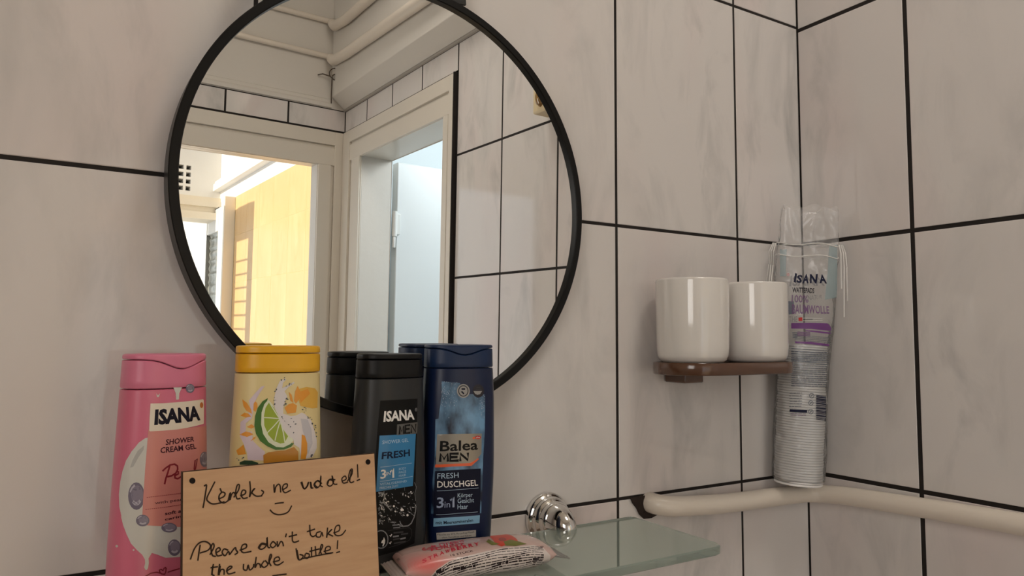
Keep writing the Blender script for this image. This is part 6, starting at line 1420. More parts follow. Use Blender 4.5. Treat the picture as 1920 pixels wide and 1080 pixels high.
('t','inknavy',2,'N',0.04,[(354,24846),(1135,24842),(333,25981),(1270,26039)]),
('t','inknavy',2,'A',0.04,[(1501,24908),(2368,24919),(1585,26057),(1922,26032)]),
('t','ink',2,'WATTEPADS',0.02,[(-1639,23561),(867,23593),(-1650,24239),(892,24267)]),
('t','mauve',2,'100%',0.01,[(-1726,22296),(218,22368),(-1707,23265),(163,23307)]),
('t','ghost',1.5,'NATUR',0,[(165,22656),(1729,22975),(163,23273),(1832,23451)]),
('t','mauve',2,'BAUMWOLLE',0.02,[(-1662,20820),(2666,21158),(-1673,22118),(2615,22084)]),
('p','greyblue',1.6,[(-2583,22380),(-1981,22466),(-1474,22463),(-1442,20897),(-1961,20785),(-2536,20854)]),
('t','ghost',1.6,'THE',0,[(-2001,19870),(-1055,19893),(-2009,20538),(-1057,20581)]),
('p','red',2,[(-936,20432),(-490,20500),(-490,20057),(-904,20012)]),
('s','ink',2,600,[(-347,20265),(678,20327)]),
('s','white',2,400,[(-449,20414),(1835,20495)]),
('s','white',2,400,[(-449,20104),(1834,20275)]),
('p','violet',2,[(-1734,19715),(-1042,19761),(-342,19812),(367,19866),(1040,19888),(1726,19915),(2437,19949),(2531,19876),(2626,19804),(2723,19733),(2786,19629),(2849,19525),(2915,19422),(2907,19304),(2899,19186),(2891,19068),(2031,19074),(1230,19094),(456,19122),(-286,19089),(-1017,19061),(-1737,19038),(-1735,19264),(-1734,19490)]),
('p','violet',2,[(-161,18950),(1708,18903),(2842,18867),(2843,18681),(1702,18683),(-164,18818)]),
('p','violet',2,[(-1371,17477),(-782,17495),(-184,17515),(424,17538),(1133,17490),(1870,17448),(2669,17415),(2660,17327),(2650,17240),(2641,17153),(1852,17177),(1125,17210),(427,17247),(-141,17244),(-700,17244),(-1250,17246),(-1291,17323),(-1331,17400)]),
('s','mauve',3,400,[(-1655,19575),(467,19630),(2723,19579)]),
('s','mauve',3,400,[(-1655,19397),(464,19453),(2722,19403)]),
('s','mauve',3,400,[(-1657,19219),(460,19276),(2722,19228)]),
('s','fineprint',2,900,[(-1604,18536),(-1509,18536)]),
('s','fineprint',2,900,[(-1450,18536),(-1361,18535)]),
('s','fineprint',2,900,[(-1299,18535),(-1170,18535)]),
('s','fineprint',2,900,[(-1119,18535),(-1072,18535)]),
('s','fineprint',2,900,[(-1577,18338),(-1428,18337)]),
('s','fineprint',2,900,[(-1385,18337),(-1219,18337)]),
('s','fineprint',2,900,[(-1180,18337),(-1075,18338)]),
('s','fineprint',2,900,[(-1571,18140),(-1457,18140)]),
('s','fineprint',2,900,[(-1397,18140),(-1203,18140)]),
('s','fineprint',2,900,[(-1156,18140),(-1077,18140)]),
('s','fineprint',2,900,[(-1561,17943),(-1468,17943)]),
('s','fineprint',2,900,[(-1439,17943),(-1305,17943)]),
('s','fineprint',2,900,[(-1250,17943),(-1080,17943)]),
('s','mauve',2,1400,[(-1011,18642),(-804,18640)]),
('s','mauve',2,1400,[(-744,18640),(-577,18639)]),
('s','mauve',2,1400,[(-545,18639),(-364,18638)]),
('s','mauve',2,1400,[(-331,18638),(-37,18637)]),
('s','mauve',2,1400,[(16,18637),(213,18637)]),
('s','mauve',2,1400,[(282,18637),(340,18637)]),
('s','mauve',2,1400,[(-1063,18445),(-704,18442)]),
('s','mauve',2,1400,[(-637,18442),(-448,18441)]),
('s','mauve',2,1400,[(-416,18441),(-40,18440)]),
('s','mauve',2,1400,[(1,18440),(335,18440)]),
('s','mauve',2,1400,[(-1038,18247),(-797,18245)]),
('s','mauve',2,1400,[(-735,18245),(-458,18243)]),
('s','mauve',2,1400,[(-414,18243),(0,18243)]),
('s','mauve',2,1400,[(35,18243),(330,18243)]),
('s','fineprint',2,500,[(-1333,18262),(-1077,18254)]),
('s','fineprint',2,500,[(-1013,18252),(-856,18247)]),
('s','fineprint',2,500,[(-804,18246),(-542,18239)]),
('s','fineprint',2,500,[(-475,18237),(-49,18227)]),
('s','fineprint',2,500,[(7,18226),(217,18221)]),
('s','fineprint',2,500,[(258,18221),(482,18216)]),
('s','fineprint',2,500,[(530,18216),(746,18212)]),
('s','fineprint',2,500,[(786,18212),(1169,18207)]),
('s','fineprint',2,500,[(1228,18206),(1472,18204)]),
('s','fineprint',2,500,[(1547,18203),(1769,18202)]),
('s','fineprint',2,500,[(1826,18202),(2033,18202)]),
('s','fineprint',2,500,[(2105,18202),(2569,18206)]),
('s','fineprint',2,500,[(2618,18207),(2719,18209)]),
('s','fineprint',2,500,[(-1356,18065),(-1121,18058)]),
('s','fineprint',2,500,[(-1072,18056),(-669,18045)]),
('s','fineprint',2,500,[(-632,18044),(-287,18036)]),
('s','fineprint',2,500,[(-233,18034),(46,18029)]),
('s','fineprint',2,500,[(100,18027),(512,18020)]),
('s','fineprint',2,500,[(552,18019),(971,18013)]),
('s','fineprint',2,500,[(1017,18012),(1412,18009)]),
('s','fineprint',2,500,[(1481,18008),(1692,18007)]),
('s','fineprint',2,500,[(1762,18007),(2252,18007)]),
('s','fineprint',2,500,[(2300,18008),(2472,18009)]),
('s','fineprint',2,500,[(2513,18010),(2721,18013)]),
('s','fineprint',2,500,[(-1320,17867),(-1138,17862)]),
('s','fineprint',2,500,[(-1080,17860),(-913,17855)]),
('s','fineprint',2,500,[(-876,17854),(-534,17845)]),
('s','fineprint',2,500,[(-500,17845),(-258,17839)]),
('s','fineprint',2,500,[(-191,17838),(168,17830)]),
('s','fineprint',2,500,[(234,17829),(679,17822)]),
('s','fineprint',2,500,[(711,17821),(929,17818)]),
('s','fineprint',2,500,[(994,17817),(1360,17814)]),
('s','fineprint',2,500,[(1393,17813),(1707,17812)]),
('s','fineprint',2,500,[(1750,17812),(2049,17811)]),
('s','fineprint',2,500,[(2087,17811),(2254,17812)]),
('s','fineprint',2,500,[(2334,17813),(2615,17816)]),
('s','fineprint',2,500,[(2696,17818),(2724,17818)]),
('s','fineprint',2,500,[(-1365,17673),(-1102,17665)]),
('s','fineprint',2,500,[(-1065,17664),(-724,17654)]),
('s','fineprint',2,500,[(-688,17654),(-328,17645)]),
('s','fineprint',2,500,[(-278,17644),(-103,17640)]),
('s','fineprint',2,500,[(-58,17640),(234,17634)]),
('s','fineprint',2,500,[(302,17633),(552,17629)]),
('s','fineprint',2,500,[(592,17628),(1039,17622)]),
('s','fineprint',2,500,[(1107,17621),(1489,17618)]),
('s','fineprint',2,500,[(1533,17618),(1743,17617)]),
('s','fineprint',2,500,[(1788,17617),(1966,17617)]),
('s','fineprint',2,500,[(2001,17617),(2336,17618)]),
('s','fineprint',2,500,[(2391,17618),(2727,17623)]),
('s','fineprint',2,600,[(-1683,16591),(-1350,16589)]),
('s','fineprint',2,600,[(-1295,16589),(-999,16589)]),
('s','fineprint',2,600,[(-948,16589),(-606,16589)]),
('s','fineprint',2,600,[(-537,16589),(-135,16591)]),
('s','fineprint',2,600,[(-76,16591),(186,16592)]),
('s','fineprint',2,600,[(230,16592),(500,16594)]),
('s','fineprint',2,600,[(571,16595),(836,16597)]),
('s','fineprint',2,600,[(883,16597),(1159,16600)]),
('s','fineprint',2,600,[(1196,16600),(1669,16606)]),
('s','fineprint',2,600,[(1702,16606),(2062,16612)]),
('s','fineprint',2,600,[(2139,16614),(2393,16619)]),
('s','fineprint',2,600,[(2458,16620),(2641,16625)]),
('s','fineprint',2,600,[(-1663,16299),(-1495,16299)]),
('s','fineprint',2,600,[(-1433,16298),(-1069,16298)]),
('s','fineprint',2,600,[(-1004,16299),(-852,16299)]),
('s','fineprint',2,600,[(-795,16299),(-560,16300)]),
('s','fineprint',2,600,[(-505,16300),(-201,16301)]),
('s','fineprint',2,600,[(-158,16301),(278,16304)]),
('s','fineprint',2,600,[(308,16304),(681,16306)]),
('s','fineprint',2,600,[(747,16307),(1053,16310)]),
('s','fineprint',2,600,[(1109,16310),(1578,16316)]),
('s','fineprint',2,600,[(1621,16316),(1986,16321)]),
('s','fineprint',2,600,[(2054,16323),(2349,16328)]),
('s','fineprint',2,600,[(2419,16329),(2657,16335)]),
('s','fineprint',2,600,[(-1629,16007),(-1298,16008)]),
('s','fineprint',2,600,[(-1257,16008),(-936,16008)]),
('s','fineprint',2,600,[(-885,16009),(-681,16009)]),
('s','fineprint',2,600,[(-628,16010),(-410,16010)]),
('s','fineprint',2,600,[(-343,16011),(-61,16012)]),
('s','fineprint',2,600,[(-2,16013),(299,16015)]),
('s','fineprint',2,600,[(349,16015),(559,16017)]),
('s','fineprint',2,600,[(596,16017),(1030,16021)]),
('s','fineprint',2,600,[(1084,16021),(1400,16025)]),
('s','fineprint',2,600,[(1455,16025),(1876,16031)]),
('s','fineprint',2,600,[(1921,16031),(2139,16035)]),
('s','fineprint',2,600,[(2212,16036),(2548,16042)]),
('s','fineprint',2,600,[(2619,16043),(2673,16045)]),
('s','fineprint',2,600,[(-1604,15716),(-1457,15716)]),
('s','fineprint',2,600,[(-1414,15717),(-1036,15718)]),
('s','fineprint',2,600,[(-974,15718),(-801,15719)]),
('s','fineprint',2,600,[(-765,15719),(-552,15720)]),
('s','fineprint',2,600,[(-518,15720),(-272,15722)]),
('s','fineprint',2,600,[(-210,15722),(88,15724)]),
('s','fineprint',2,600,[(137,15725),(305,15726)]),
('s','fineprint',2,600,[(352,15726),(803,15730)]),
('s','fineprint',2,600,[(863,15731),(1151,15733)]),
('s','fineprint',2,600,[(1203,15734),(1612,15738)]),
('s','fineprint',2,600,[(1678,15739),(1883,15742)]),
('s','fineprint',2,600,[(1948,15742),(2236,15747)]),
('s','fineprint',2,600,[(2296,15748),(2555,15752)]),
('s','fineprint',2,600,[(2612,15753),(2689,15754)]),
('s','fineprint',2,600,[(-1643,15425),(-1451,15426)]),
('s','fineprint',2,600,[(-1400,15426),(-1248,15427)]),
('s','fineprint',2,600,[(-1212,15427),(-865,15429)]),
('s','fineprint',2,600,[(-825,15429),(-591,15431)]),
('s','fineprint',2,600,[(-552,15431),(-163,15434)]),
('s','fineprint',2,600,[(-129,15434),(204,15437)]),
('s','fineprint',2,600,[(270,15437),(474,15439)]),
('s','fineprint',2,600,[(522,15439),(913,15443)]),
('s','fineprint',2,600,[(970,15443),(1235,15446)]),
('s','fineprint',2,600,[(1269,15446),(1563,15449)]),
('s','fineprint',2,600,[(1611,15450),(2006,15454)]),
('s','fineprint',2,600,[(2054,15455),(2363,15459)]),
('s','fineprint',2,600,[(2431,15460),(2707,15464)]),
('s','fineprint',2,600,[(-1612,15134),(-1311,15136)]),
('s','fineprint',2,600,[(-1246,15137),(-1054,15138)]),
('s','fineprint',2,600,[(-987,15138),(-640,15141)]),
('s','fineprint',2,600,[(-595,15141),(-258,15144)]),
('s','fineprint',2,600,[(-214,15145),(-53,15146)]),
('s','fineprint',2,600,[(8,15146),(264,15149)]),
('s','fineprint',2,600,[(316,15149),(612,15152)]),
('s','fineprint',2,600,[(680,15152),(1062,15156)]),
('s','fineprint',2,600,[(1095,15156),(1434,15159)]),
('s','fineprint',2,600,[(1487,15160),(1793,15163)]),
('s','fineprint',2,600,[(1864,15164),(2167,15167)]),
('s','fineprint',2,600,[(2225,15168),(2725,15174)]),
('s','fineprint',2,800,[(-1671,16193),(-1380,16206)]),
('s','fineprint',2,800,[(-1279,16211),(-942,16226)]),
('s','fineprint',2,800,[(-845,16230),(-575,16243)]),
('s','fineprint',2,800,[(-522,16245),(-175,16262)]),
('s','fineprint',2,800,[(-88,16266),(287,16284)]),
('s','fineprint',2,800,[(390,16289),(593,16299)]),
('s','fineprint',2,800,[(659,16302),(853,16312)]),
('s','fineprint',2,800,[(962,16317),(1165,16328)]),
('s','fineprint',2,800,[(1224,16331),(1619,16351)]),
('s','fineprint',2,800,[(1715,16356),(1916,16367)]),
('s','fineprint',2,800,[(2023,16373),(2345,16390)]),
('s','fineprint',2,800,[(-1705,15949),(-1368,15964)]),
('s','fineprint',2,800,[(-1293,15967),(-979,15982)]),
('s','fineprint',2,800,[(-865,15987),(-486,16005)]),
('s','fineprint',2,800,[(-378,16011),(-173,16021)]),
('s','fineprint',2,800,[(-100,16024),(207,16039)]),
('s','fineprint',2,800,[(258,16041),(698,16063)]),
('s','fineprint',2,800,[(768,16067),(1015,16079)]),
('s','fineprint',2,800,[(1089,16083),(1338,16095)]),
('s','fineprint',2,800,[(1453,16101),(1796,16119)]),
('s','fineprint',2,800,[(1890,16124),(2207,16141)]),
('s','fineprint',2,800,[(2270,16144),(2356,16149)]),
('s','fineprint',2,800,[(-1625,15709),(-1245,15727)]),
('s','fineprint',2,800,[(-1180,15730),(-965,15741)]),
('s','fineprint',2,800,[(-913,15743),(-608,15758)]),
('s','fineprint',2,800,[(-534,15762),(-245,15776)]),
('s','fineprint',2,800,[(-162,15780),(162,15796)]),
('s','fineprint',2,800,[(237,15799),(626,15819)]),
('s','fineprint',2,800,[(691,15822),(1120,15844)]),
('s','fineprint',2,800,[(1212,15848),(1404,15858)]),
('s','fineprint',2,800,[(1480,15862),(1818,15879)]),
('s','fineprint',2,800,[(1905,15884),(2269,15903)]),
('s','fineprint',2,800,[(2354,15907),(2367,15908)]),
('s','fineprint',2,800,[(-1665,15464),(-1324,15481)]),
('s','fineprint',2,800,[(-1224,15486),(-908,15502)]),
('s','fineprint',2,800,[(-829,15505),(-418,15526)]),
('s','fineprint',2,800,[(-339,15530),(63,15550)]),
('s','fineprint',2,800,[(117,15553),(403,15567)]),
('s','fineprint',2,800,[(498,15572),(682,15581)]),
('s','fineprint',2,800,[(793,15586),(987,15596)]),
('s','fineprint',2,800,[(1081,15601),(1308,15612)]),
('s','fineprint',2,800,[(1428,15618),(1773,15636)]),
('s','fineprint',2,800,[(1888,15642),(2231,15659)]),
('s','fineprint',2,800,[(2344,15665),(2378,15667)]),
('s','fineprint',2,800,[(-1664,15221),(-1290,15240)]),
('s','fineprint',2,800,[(-1233,15243),(-832,15264)]),
('s','fineprint',2,800,[(-769,15267),(-579,15276)]),
('s','fineprint',2,800,[(-523,15279),(-149,15298)]),
('s','fineprint',2,800,[(-35,15304),(245,15318)]),
('s','fineprint',2,800,[(340,15323),(580,15335)]),
('s','fineprint',2,800,[(694,15341),(1058,15359)]),
('s','fineprint',2,800,[(1121,15362),(1314,15372)]),
('s','fineprint',2,800,[(1417,15377),(1610,15387)]),
('s','fineprint',2,800,[(1726,15392),(2001,15406)]),
('s','fineprint',2,800,[(2076,15410),(2389,15425)]),
('s','fineprint',2,800,[(-1623,14980),(-1424,14991)]),
('s','fineprint',2,800,[(-1318,14997),(-1073,15009)]),
('s','fineprint',2,800,[(-969,15015),(-767,15025)]),
('s','fineprint',2,800,[(-665,15031),(-240,15053)]),
('s','fineprint',2,800,[(-164,15057),(12,15066)]),
('s','fineprint',2,800,[(87,15069),(430,15087)]),
('s','fineprint',2,800,[(496,15090),(817,15106)]),
('s','fineprint',2,800,[(876,15109),(1181,15125)]),
('s','fineprint',2,800,[(1285,15130),(1589,15145)]),
('s','fineprint',2,800,[(1693,15150),(1913,15161)]),
('s','fineprint',2,800,[(2033,15167),(2265,15178)]),
('s','fineprint',2,800,[(2400,15184),(2401,15184)]),
('s','fineprint',2,800,[(-1617,14738),(-1384,14751)]),
('s','fineprint',2,800,[(-1314,14755),(-958,14774)]),
('s','fineprint',2,800,[(-877,14778),(-469,14800)]),
('s','fineprint',2,800,[(-413,14803),(-118,14818)]),
('s','fineprint',2,800,[(-10,14824),(319,14841)]),
('s','fineprint',2,800,[(407,14845),(601,14855)]),
('s','fineprint',2,800,[(662,14858),(910,14871)]),
('s','fineprint',2,800,[(1024,14876),(1441,14897)]),
('s','fineprint',2,800,[(1512,14900),(1971,14922)]),
('s','fineprint',2,800,[(2030,14925),(2413,14943)]),
('s','fineprint',2,800,[(-1626,14495),(-1226,14518)]),
('s','fineprint',2,800,[(-1135,14523),(-960,14532)]),
('s','fineprint',2,800,[(-890,14536),(-608,14551)]),
('s','fineprint',2,800,[(-543,14555),(-180,14574)]),
('s','fineprint',2,800,[(-118,14577),(261,14597)]),
('s','fineprint',2,800,[(332,14601),(521,14611)]),
('s','fineprint',2,800,[(610,14615),(809,14625)]),
('s','fineprint',2,800,[(899,14630),(1296,14650)]),
('s','fineprint',2,800,[(1392,14654),(1708,14669)]),
('s','fineprint',2,800,[(1766,14672),(2111,14688)]),
('s','fineprint',2,800,[(2178,14691),(2425,14702)]),
('s','fineprint',2,800,[(-1596,14254),(-1347,14269)]),
('s','fineprint',2,800,[(-1274,14273),(-942,14292)]),
('s','fineprint',2,800,[(-882,14295),(-675,14307)]),
('s','fineprint',2,800,[(-564,14313),(-311,14327)]),
('s','fineprint',2,800,[(-205,14332),(196,14354)]),
('s','fineprint',2,800,[(279,14358),(489,14369)]),
('s','fineprint',2,800,[(547,14372),(962,14393)]),
('s','fineprint',2,800,[(1023,14396),(1340,14411)]),
('s','fineprint',2,800,[(1432,14416),(1648,14426)]),
('s','fineprint',2,800,[(1738,14430),(1975,14441)]),
('s','fineprint',2,800,[(2074,14445),(2436,14460)]),
('s','fineprint',2,800,[(-1623,14010),(-1362,14026)]),
('s','fineprint',2,800,[(-1301,14030),(-1107,14041)]),
('s','fineprint',2,800,[(-1043,14045),(-653,14067)]),
('s','fineprint',2,800,[(-571,14072),(-170,14094)]),
('s','fineprint',2,800,[(-119,14096),(302,14119)]),
('s','fineprint',2,800,[(386,14123),(774,14143)]),
('s','fineprint',2,800,[(865,14148),(1234,14166)]),
('s','fineprint',2,800,[(1304,14169),(1702,14188)]),
('s','fineprint',2,800,[(1769,14191),(2039,14203)]),
('s','fineprint',2,800,[(2099,14205),(2427,14218)]),
('s','fineprint',2,800,[(-1606,13769),(-1220,13793)]),
('s','fineprint',2,800,[(-1166,13796),(-854,13815)]),
('s','fineprint',2,800,[(-790,13818),(-470,13837)]),
('s','fineprint',2,800,[(-369,13842),(-13,13862)]),
('s','fineprint',2,800,[(41,13865),(275,13877)]),
('s','fineprint',2,800,[(367,13882),(807,13905)]),
('s','fineprint',2,800,[(862,13908),(1210,13925)]),
('s','fineprint',2,800,[(1313,13930),(1732,13949)]),
('s','fineprint',2,800,[(1813,13953),(2257,13971)]),
('s','fineprint',2,800,[(2356,13974),(2462,13978)]),
('s','fineprint',2,800,[(-1536,13531),(-1272,13548)]),
('s','fineprint',2,800,[(-1198,13553),(-1014,13564)]),
('s','fineprint',2,800,[(-949,13568),(-595,13589)]),
('s','fineprint',2,800,[(-501,13594),(-296,13606)]),
('s','fineprint',2,800,[(-223,13610),(-19,13621)]),
('s','fineprint',2,800,[(45,13625),(272,13637)]),
('s','fineprint',2,800,[(345,13641),(783,13664)]),
('s','fineprint',2,800,[(904,13670),(1303,13689)]),
('s','fineprint',2,800,[(1391,13694),(1719,13708)]),
('s','fineprint',2,800,[(1833,13713),(2311,13731)]),
('s','fineprint',2,800,[(2436,13735),(2475,13737)]),
('s','fineprint',2,800,[(-1558,13288),(-1183,13312)]),
('s','fineprint',2,800,[(-1084,13319),(-898,13330)]),
('s','fineprint',2,800,[(-803,13336),(-548,13351)]),
('s','fineprint',2,800,[(-488,13355),(-66,13379)]),
('s','fineprint',2,800,[(30,13384),(399,13404)]),
('s','fineprint',2,800,[(459,13407),(858,13428)]),
('s','fineprint',2,800,[(976,13434),(1410,13454)]),
('s','fineprint',2,800,[(1518,13459),(1952,13477)]),
('s','fineprint',2,800,[(2072,13482),(2467,13495)]),
('s','fineprint',2,800,[(-1530,13048),(-1171,13072)]),
('s','fineprint',2,800,[(-1067,13079),(-827,13094)]),
('s','fineprint',2,800,[(-716,13101),(-412,13119)]),
('s','fineprint',2,800,[(-300,13125),(-103,13137)]),
('s','fineprint',2,800,[(12,13143),(393,13164)]),
('s','fineprint',2,800,[(461,13168),(863,13189)]),
('s','fineprint',2,800,[(931,13192),(1162,13203)]),
('s','fineprint',2,800,[(1248,13207),(1496,13218)]),
('s','fineprint',2,800,[(1586,13222),(2048,13240)]),
('s','fineprint',2,800,[(2161,13244),(2499,13254)]),
('s','fineprint',2,800,[(-1526,12806),(-1164,12831)]),
('s','fineprint',2,800,[(-1072,12837),(-665,12863)]),
('s','fineprint',2,800,[(-562,12870),(-290,12886)]),
('s','fineprint',2,800,[(-234,12889),(107,12909)]),
('s','fineprint',2,800,[(213,12915),(474,12929)]),
('s','fineprint',2,800,[(566,12934),(970,12954)]),
('s','fineprint',2,800,[(1078,12960),(1256,12968)]),
('s','fineprint',2,800,[(1345,12972),(1530,12980)]),
('s','fineprint',2,800,[(1593,12983),(2026,12999)]),
('s','fineprint',2,800,[(2117,13002),(2512,13013)]),
('s','fineprint',2,800,[(-1560,12562),(-1347,12578)]),
('s','fineprint',2,800,[(-1277,12582),(-899,12608)]),
('s','fineprint',2,800,[(-810,12614),(-570,12629)]),
('s','fineprint',2,800,[(-515,12632),(-279,12647)]),
('s','fineprint',2,800,[(-182,12653),(103,12669)]),
('s','fineprint',2,800,[(198,12674),(586,12695)]),
('s','fineprint',2,800,[(646,12699),(1008,12717)]),
('s','fineprint',2,800,[(1064,12719),(1477,12738)]),
('s','fineprint',2,800,[(1545,12741),(1811,12751)]),
('s','fineprint',2,800,[(1940,12756),(2251,12766)]),
('s','fineprint',2,800,[(2331,12768),(2524,12771)]),
('s','fineprint',2,800,[(-1499,12325),(-1240,12344)]),
('s','fineprint',2,800,[(-1160,12350),(-751,12377)]),
('s','fineprint',2,800,[(-669,12383),(-244,12409)]),
('s','fineprint',2,800,[(-181,12413),(208,12435)]),
('s','fineprint',2,800,[(269,12439),(582,12456)]),
('s','fineprint',2,800,[(634,12459),(855,12470)]),
('s','fineprint',2,800,[(973,12476),(1278,12490)]),
('s','fineprint',2,800,[(1389,12495),(1645,12505)]),
('s','fineprint',2,800,[(1726,12508),(1946,12516)]),
('s','fineprint',2,800,[(2046,12519),(2535,12530)]),
('s','fineprint',2,800,[(-1540,12081),(-1144,12110)]),
('s','fineprint',2,800,[(-1039,12118),(-704,12140)]),
('s','fineprint',2,800,[(-650,12144),(-321,12165)]),
('s','fineprint',2,800,[(-242,12170),(181,12195)]),
('s','fineprint',2,800,[(256,12199),(605,12218)]),
('s','fineprint',2,800,[(700,12223),(977,12237)]),
('s','fineprint',2,800,[(1066,12241),(1437,12258)]),
('s','fineprint',2,800,[(1558,12262),(1893,12275)]),
('s','fineprint',2,800,[(1978,12277),(2500,12289)]),
('s','fineprint',2,600,[(-1671,11166),(-1363,11206)]),
('s','fineprint',2,600,[(-1279,11217),(-1019,11248)]),
('s','fineprint',2,600,[(-922,11260),(-557,11302)]),
('s','fineprint',2,600,[(-460,11312),(-386,11320)]),
('s','fineprint',2,600,[(-1708,10839),(-1521,10864)]),
('s','fineprint',2,600,[(-1414,10878),(-1055,10924)]),
('s','fineprint',2,600,[(-998,10931),(-703,10965)]),
('s','fineprint',2,600,[(-616,10975),(-442,10995)]),
('s','fineprint',2,600,[(-1658,10524),(-1359,10565)]),
('s','fineprint',2,600,[(-1293,10573),(-962,10615)]),
('s','fineprint',2,600,[(-895,10623),(-609,10656)]),
('s','fineprint',2,600,[(-532,10665),(-364,10684)]),
('s','fineprint',2,600,[(-1642,10205),(-1335,10247)]),
('s','fineprint',2,600,[(-1263,10256),(-886,10304)]),
('s','fineprint',2,600,[(-792,10315),(-471,10353)]),
('s','fineprint',2,600,[(-403,10360),(-353,10366)]),
('s','fineprint',2,600,[(-1629,9886),(-1296,9932)]),
('s','fineprint',2,600,[(-1226,9941),(-1035,9966)]),
('s','fineprint',2,600,[(-953,9976),(-592,10020)]),
('s','fineprint',2,600,[(-532,10027),(-342,10048)]),
('s','fineprint',2,600,[(-1667,9559),(-1498,9583)]),
('s','fineprint',2,600,[(-1432,9593),(-1188,9626)]),
('s','fineprint',2,600,[(-1078,9640),(-699,9688)]),
('s','fineprint',2,600,[(-638,9695),(-404,9723)]),
('p','inknavy',2,[(-1608,9245),(267,9329),(277,9030),(-1628,8922)]),
('s','mauve',2,600,[(-1493,8743),(-1117,8780)]),
('s','mauve',2,600,[(-1041,8787),(-762,8811)]),
('s','mauve',2,600,[(-696,8816),(-273,8849)]),
('s','mauve',2,600,[(-198,8854),(115,8875)]),
('s','mauve',2,600,[(-1485,8531),(-825,8594)]),
('s','mauve',2,600,[(-747,8600),(-105,8649)]),
('s','mauve',2,600,[(-12,8656),(122,8665)]),
('s','fineprint',2,700,[(994,11115),(972,10991),(903,10887),(801,10826),(686,10817),(581,10864),(507,10957),(477,11078),(498,11202),(566,11306),(667,11368),(782,11376),(888,11329),(963,11236),(994,11115)]),
('s','fineprint',2,800,[(634,10983),(833,11210)]),
('s','fineprint',2,700,[(920,10226),(898,10102),(830,9999),(728,9937),(614,9929),(509,9975),(435,10068),(406,10188),(427,10312),(494,10416),(595,10478),(709,10487),(814,10440),(890,10347),(920,10226)]),
('s','fineprint',2,800,[(563,10094),(761,10321)]),
('s','fineprint',2,700,[(955,9205),(934,9081),(865,8979),(763,8917),(649,8908),(545,8955),(471,9047),(441,9167),(462,9291),(530,9395),(630,9457),(744,9465),(850,9418),(925,9326),(955,9205)]),
('s','fineprint',2,800,[(598,9074),(796,9300)]),
('p','inknavy',2,[(1255,11203),(2529,11115),(2488,11043),(1222,11130)]),
('p','inknavy',2,[(1260,11070),(2535,10981),(2496,10838),(1229,10927)]),
('p','inknavy',2,[(1268,10841),(2544,10750),(2505,10607),(1237,10697)]),
('p','inknavy',2,[(1275,10655),(2551,10563),(2511,10456),(1243,10547)]),
('p','inknavy',2,[(1280,10488),(2558,10394),(2518,10287),(1249,10380)]),
('p','inknavy',2,[(1287,10294),(2566,10198),(2527,10056),(1257,10151)]),
('p','inknavy',2,[(1295,10065),(2575,9967),(2534,9860),(1263,9957)]),
('p','inknavy',2,[(1302,9871),(2582,9771),(2539,9727),(1268,9825)]),
('p','inknavy',2,[(1306,9765),(2586,9665),(2547,9523),(1275,9622)]),
('p','inknavy',2,[(1312,9580),(2593,9478),(2550,9434),(1278,9534)]),
('p','inknavy',2,[(1317,9448),(2598,9345),(2557,9239),(1285,9341)]),
('p','inknavy',2,[(1323,9281),(2605,9176),(2564,9070),(1291,9174)]),
('p','inknavy',2,[(1329,9114),(2611,9007),(2569,8937),(1296,9042)]),
('p','inknavy',2,[(1333,9000),(2615,8892),(2572,8849),(1299,8954)]),
('p','inknavy',2,[(1337,8868),(2620,8759),(2581,8618),(1307,8725)]),
('p','inknavy',2,[(1345,8639),(2629,8528),(2586,8485),(1311,8593)]),
('p','inknavy',2,[(1349,8534),(2633,8421),(2591,8352),(1316,8461)]),
('p','inknavy',2,[(1355,8376),(2639,8262),(2597,8192),(1321,8303)]),
 ],
}
# ------------------------------------------------------------------ pipes and fittings
def painted_pipe(name, label, pts, r, soft=3):
    m = MB(); P = []
    for a, b in zip(pts, pts[1:]):
        for k in range(6): P.append(Vector(a).lerp(Vector(b), k/6))
    P.append(Vector(pts[-1]))
    for _ in range(soft): P = [P[0]]+[(P[k-1]+P[k]*2+P[k+1])/4 for k in range(1, len(P)-1)]+[P[-1]]
    m.tube(P, r, 0, 16)
    return tag(m.build(name, PIPE), label, 'pipe')
painted_pipe('water_pipe', 'cream painted water pipe running round the tiled corner below the cotton pads', [(-.279, .004, -.3085), (-.278, -.012, -.3090), (-.266, -.0205, -.3115), (-.2, -.0205, -.3165), (-.150, -.0205, -.3185), (-.035, -.0205, -.3205), (-.0205, -.035, -.3205), (-.0205, -.072, -.3165), (-.0205, -.163, -.3130), (-.0205, -.259, -.3100), (-.0205, -.60, -.3080), (-.0205, -.93, -.3080)], .0112)
m = MB(); random.seed(3)
hole = [(-.3075, -.3005), (-.300, -.3005), (-.292, -.2995), (-.283, -.3010), (-.276, -.3030), (-.270, -.3085), (-.272, -.318), (-.268, -.3235), (-.277, -.3260), (-.288, -.3255), (-.2945, -.3200), (-.2985, -.3130), (-.3040, -.3070)]
R = [[(x, -.0021, z) for x, z in hole], [(x, -.0032, z) for x, z in hole], [(-.287+(x+.287)*.8, -.0040, -.312+(z+.312)*.8) for x, z in hole]]
m.grid(R, 0, True); m.cap(R[-1]); tag(m.build('putty_patch', RUST), 'ragged dark putty patch where the pipe enters the tiled wall', 'patch')
painted_pipe('ceiling_pipe', 'upper cream pipe under the ceiling, seen in the mirror', [(-1.69, YB+.010, .853), (-.062, YB+.010, .853), (-.064, YB+.045, .826), (-.0675, -1.50, .812), (-.0675, -.05, .812)], [.0085]*6+[.0085, .011, .0145]+[.0150]*16, 0)
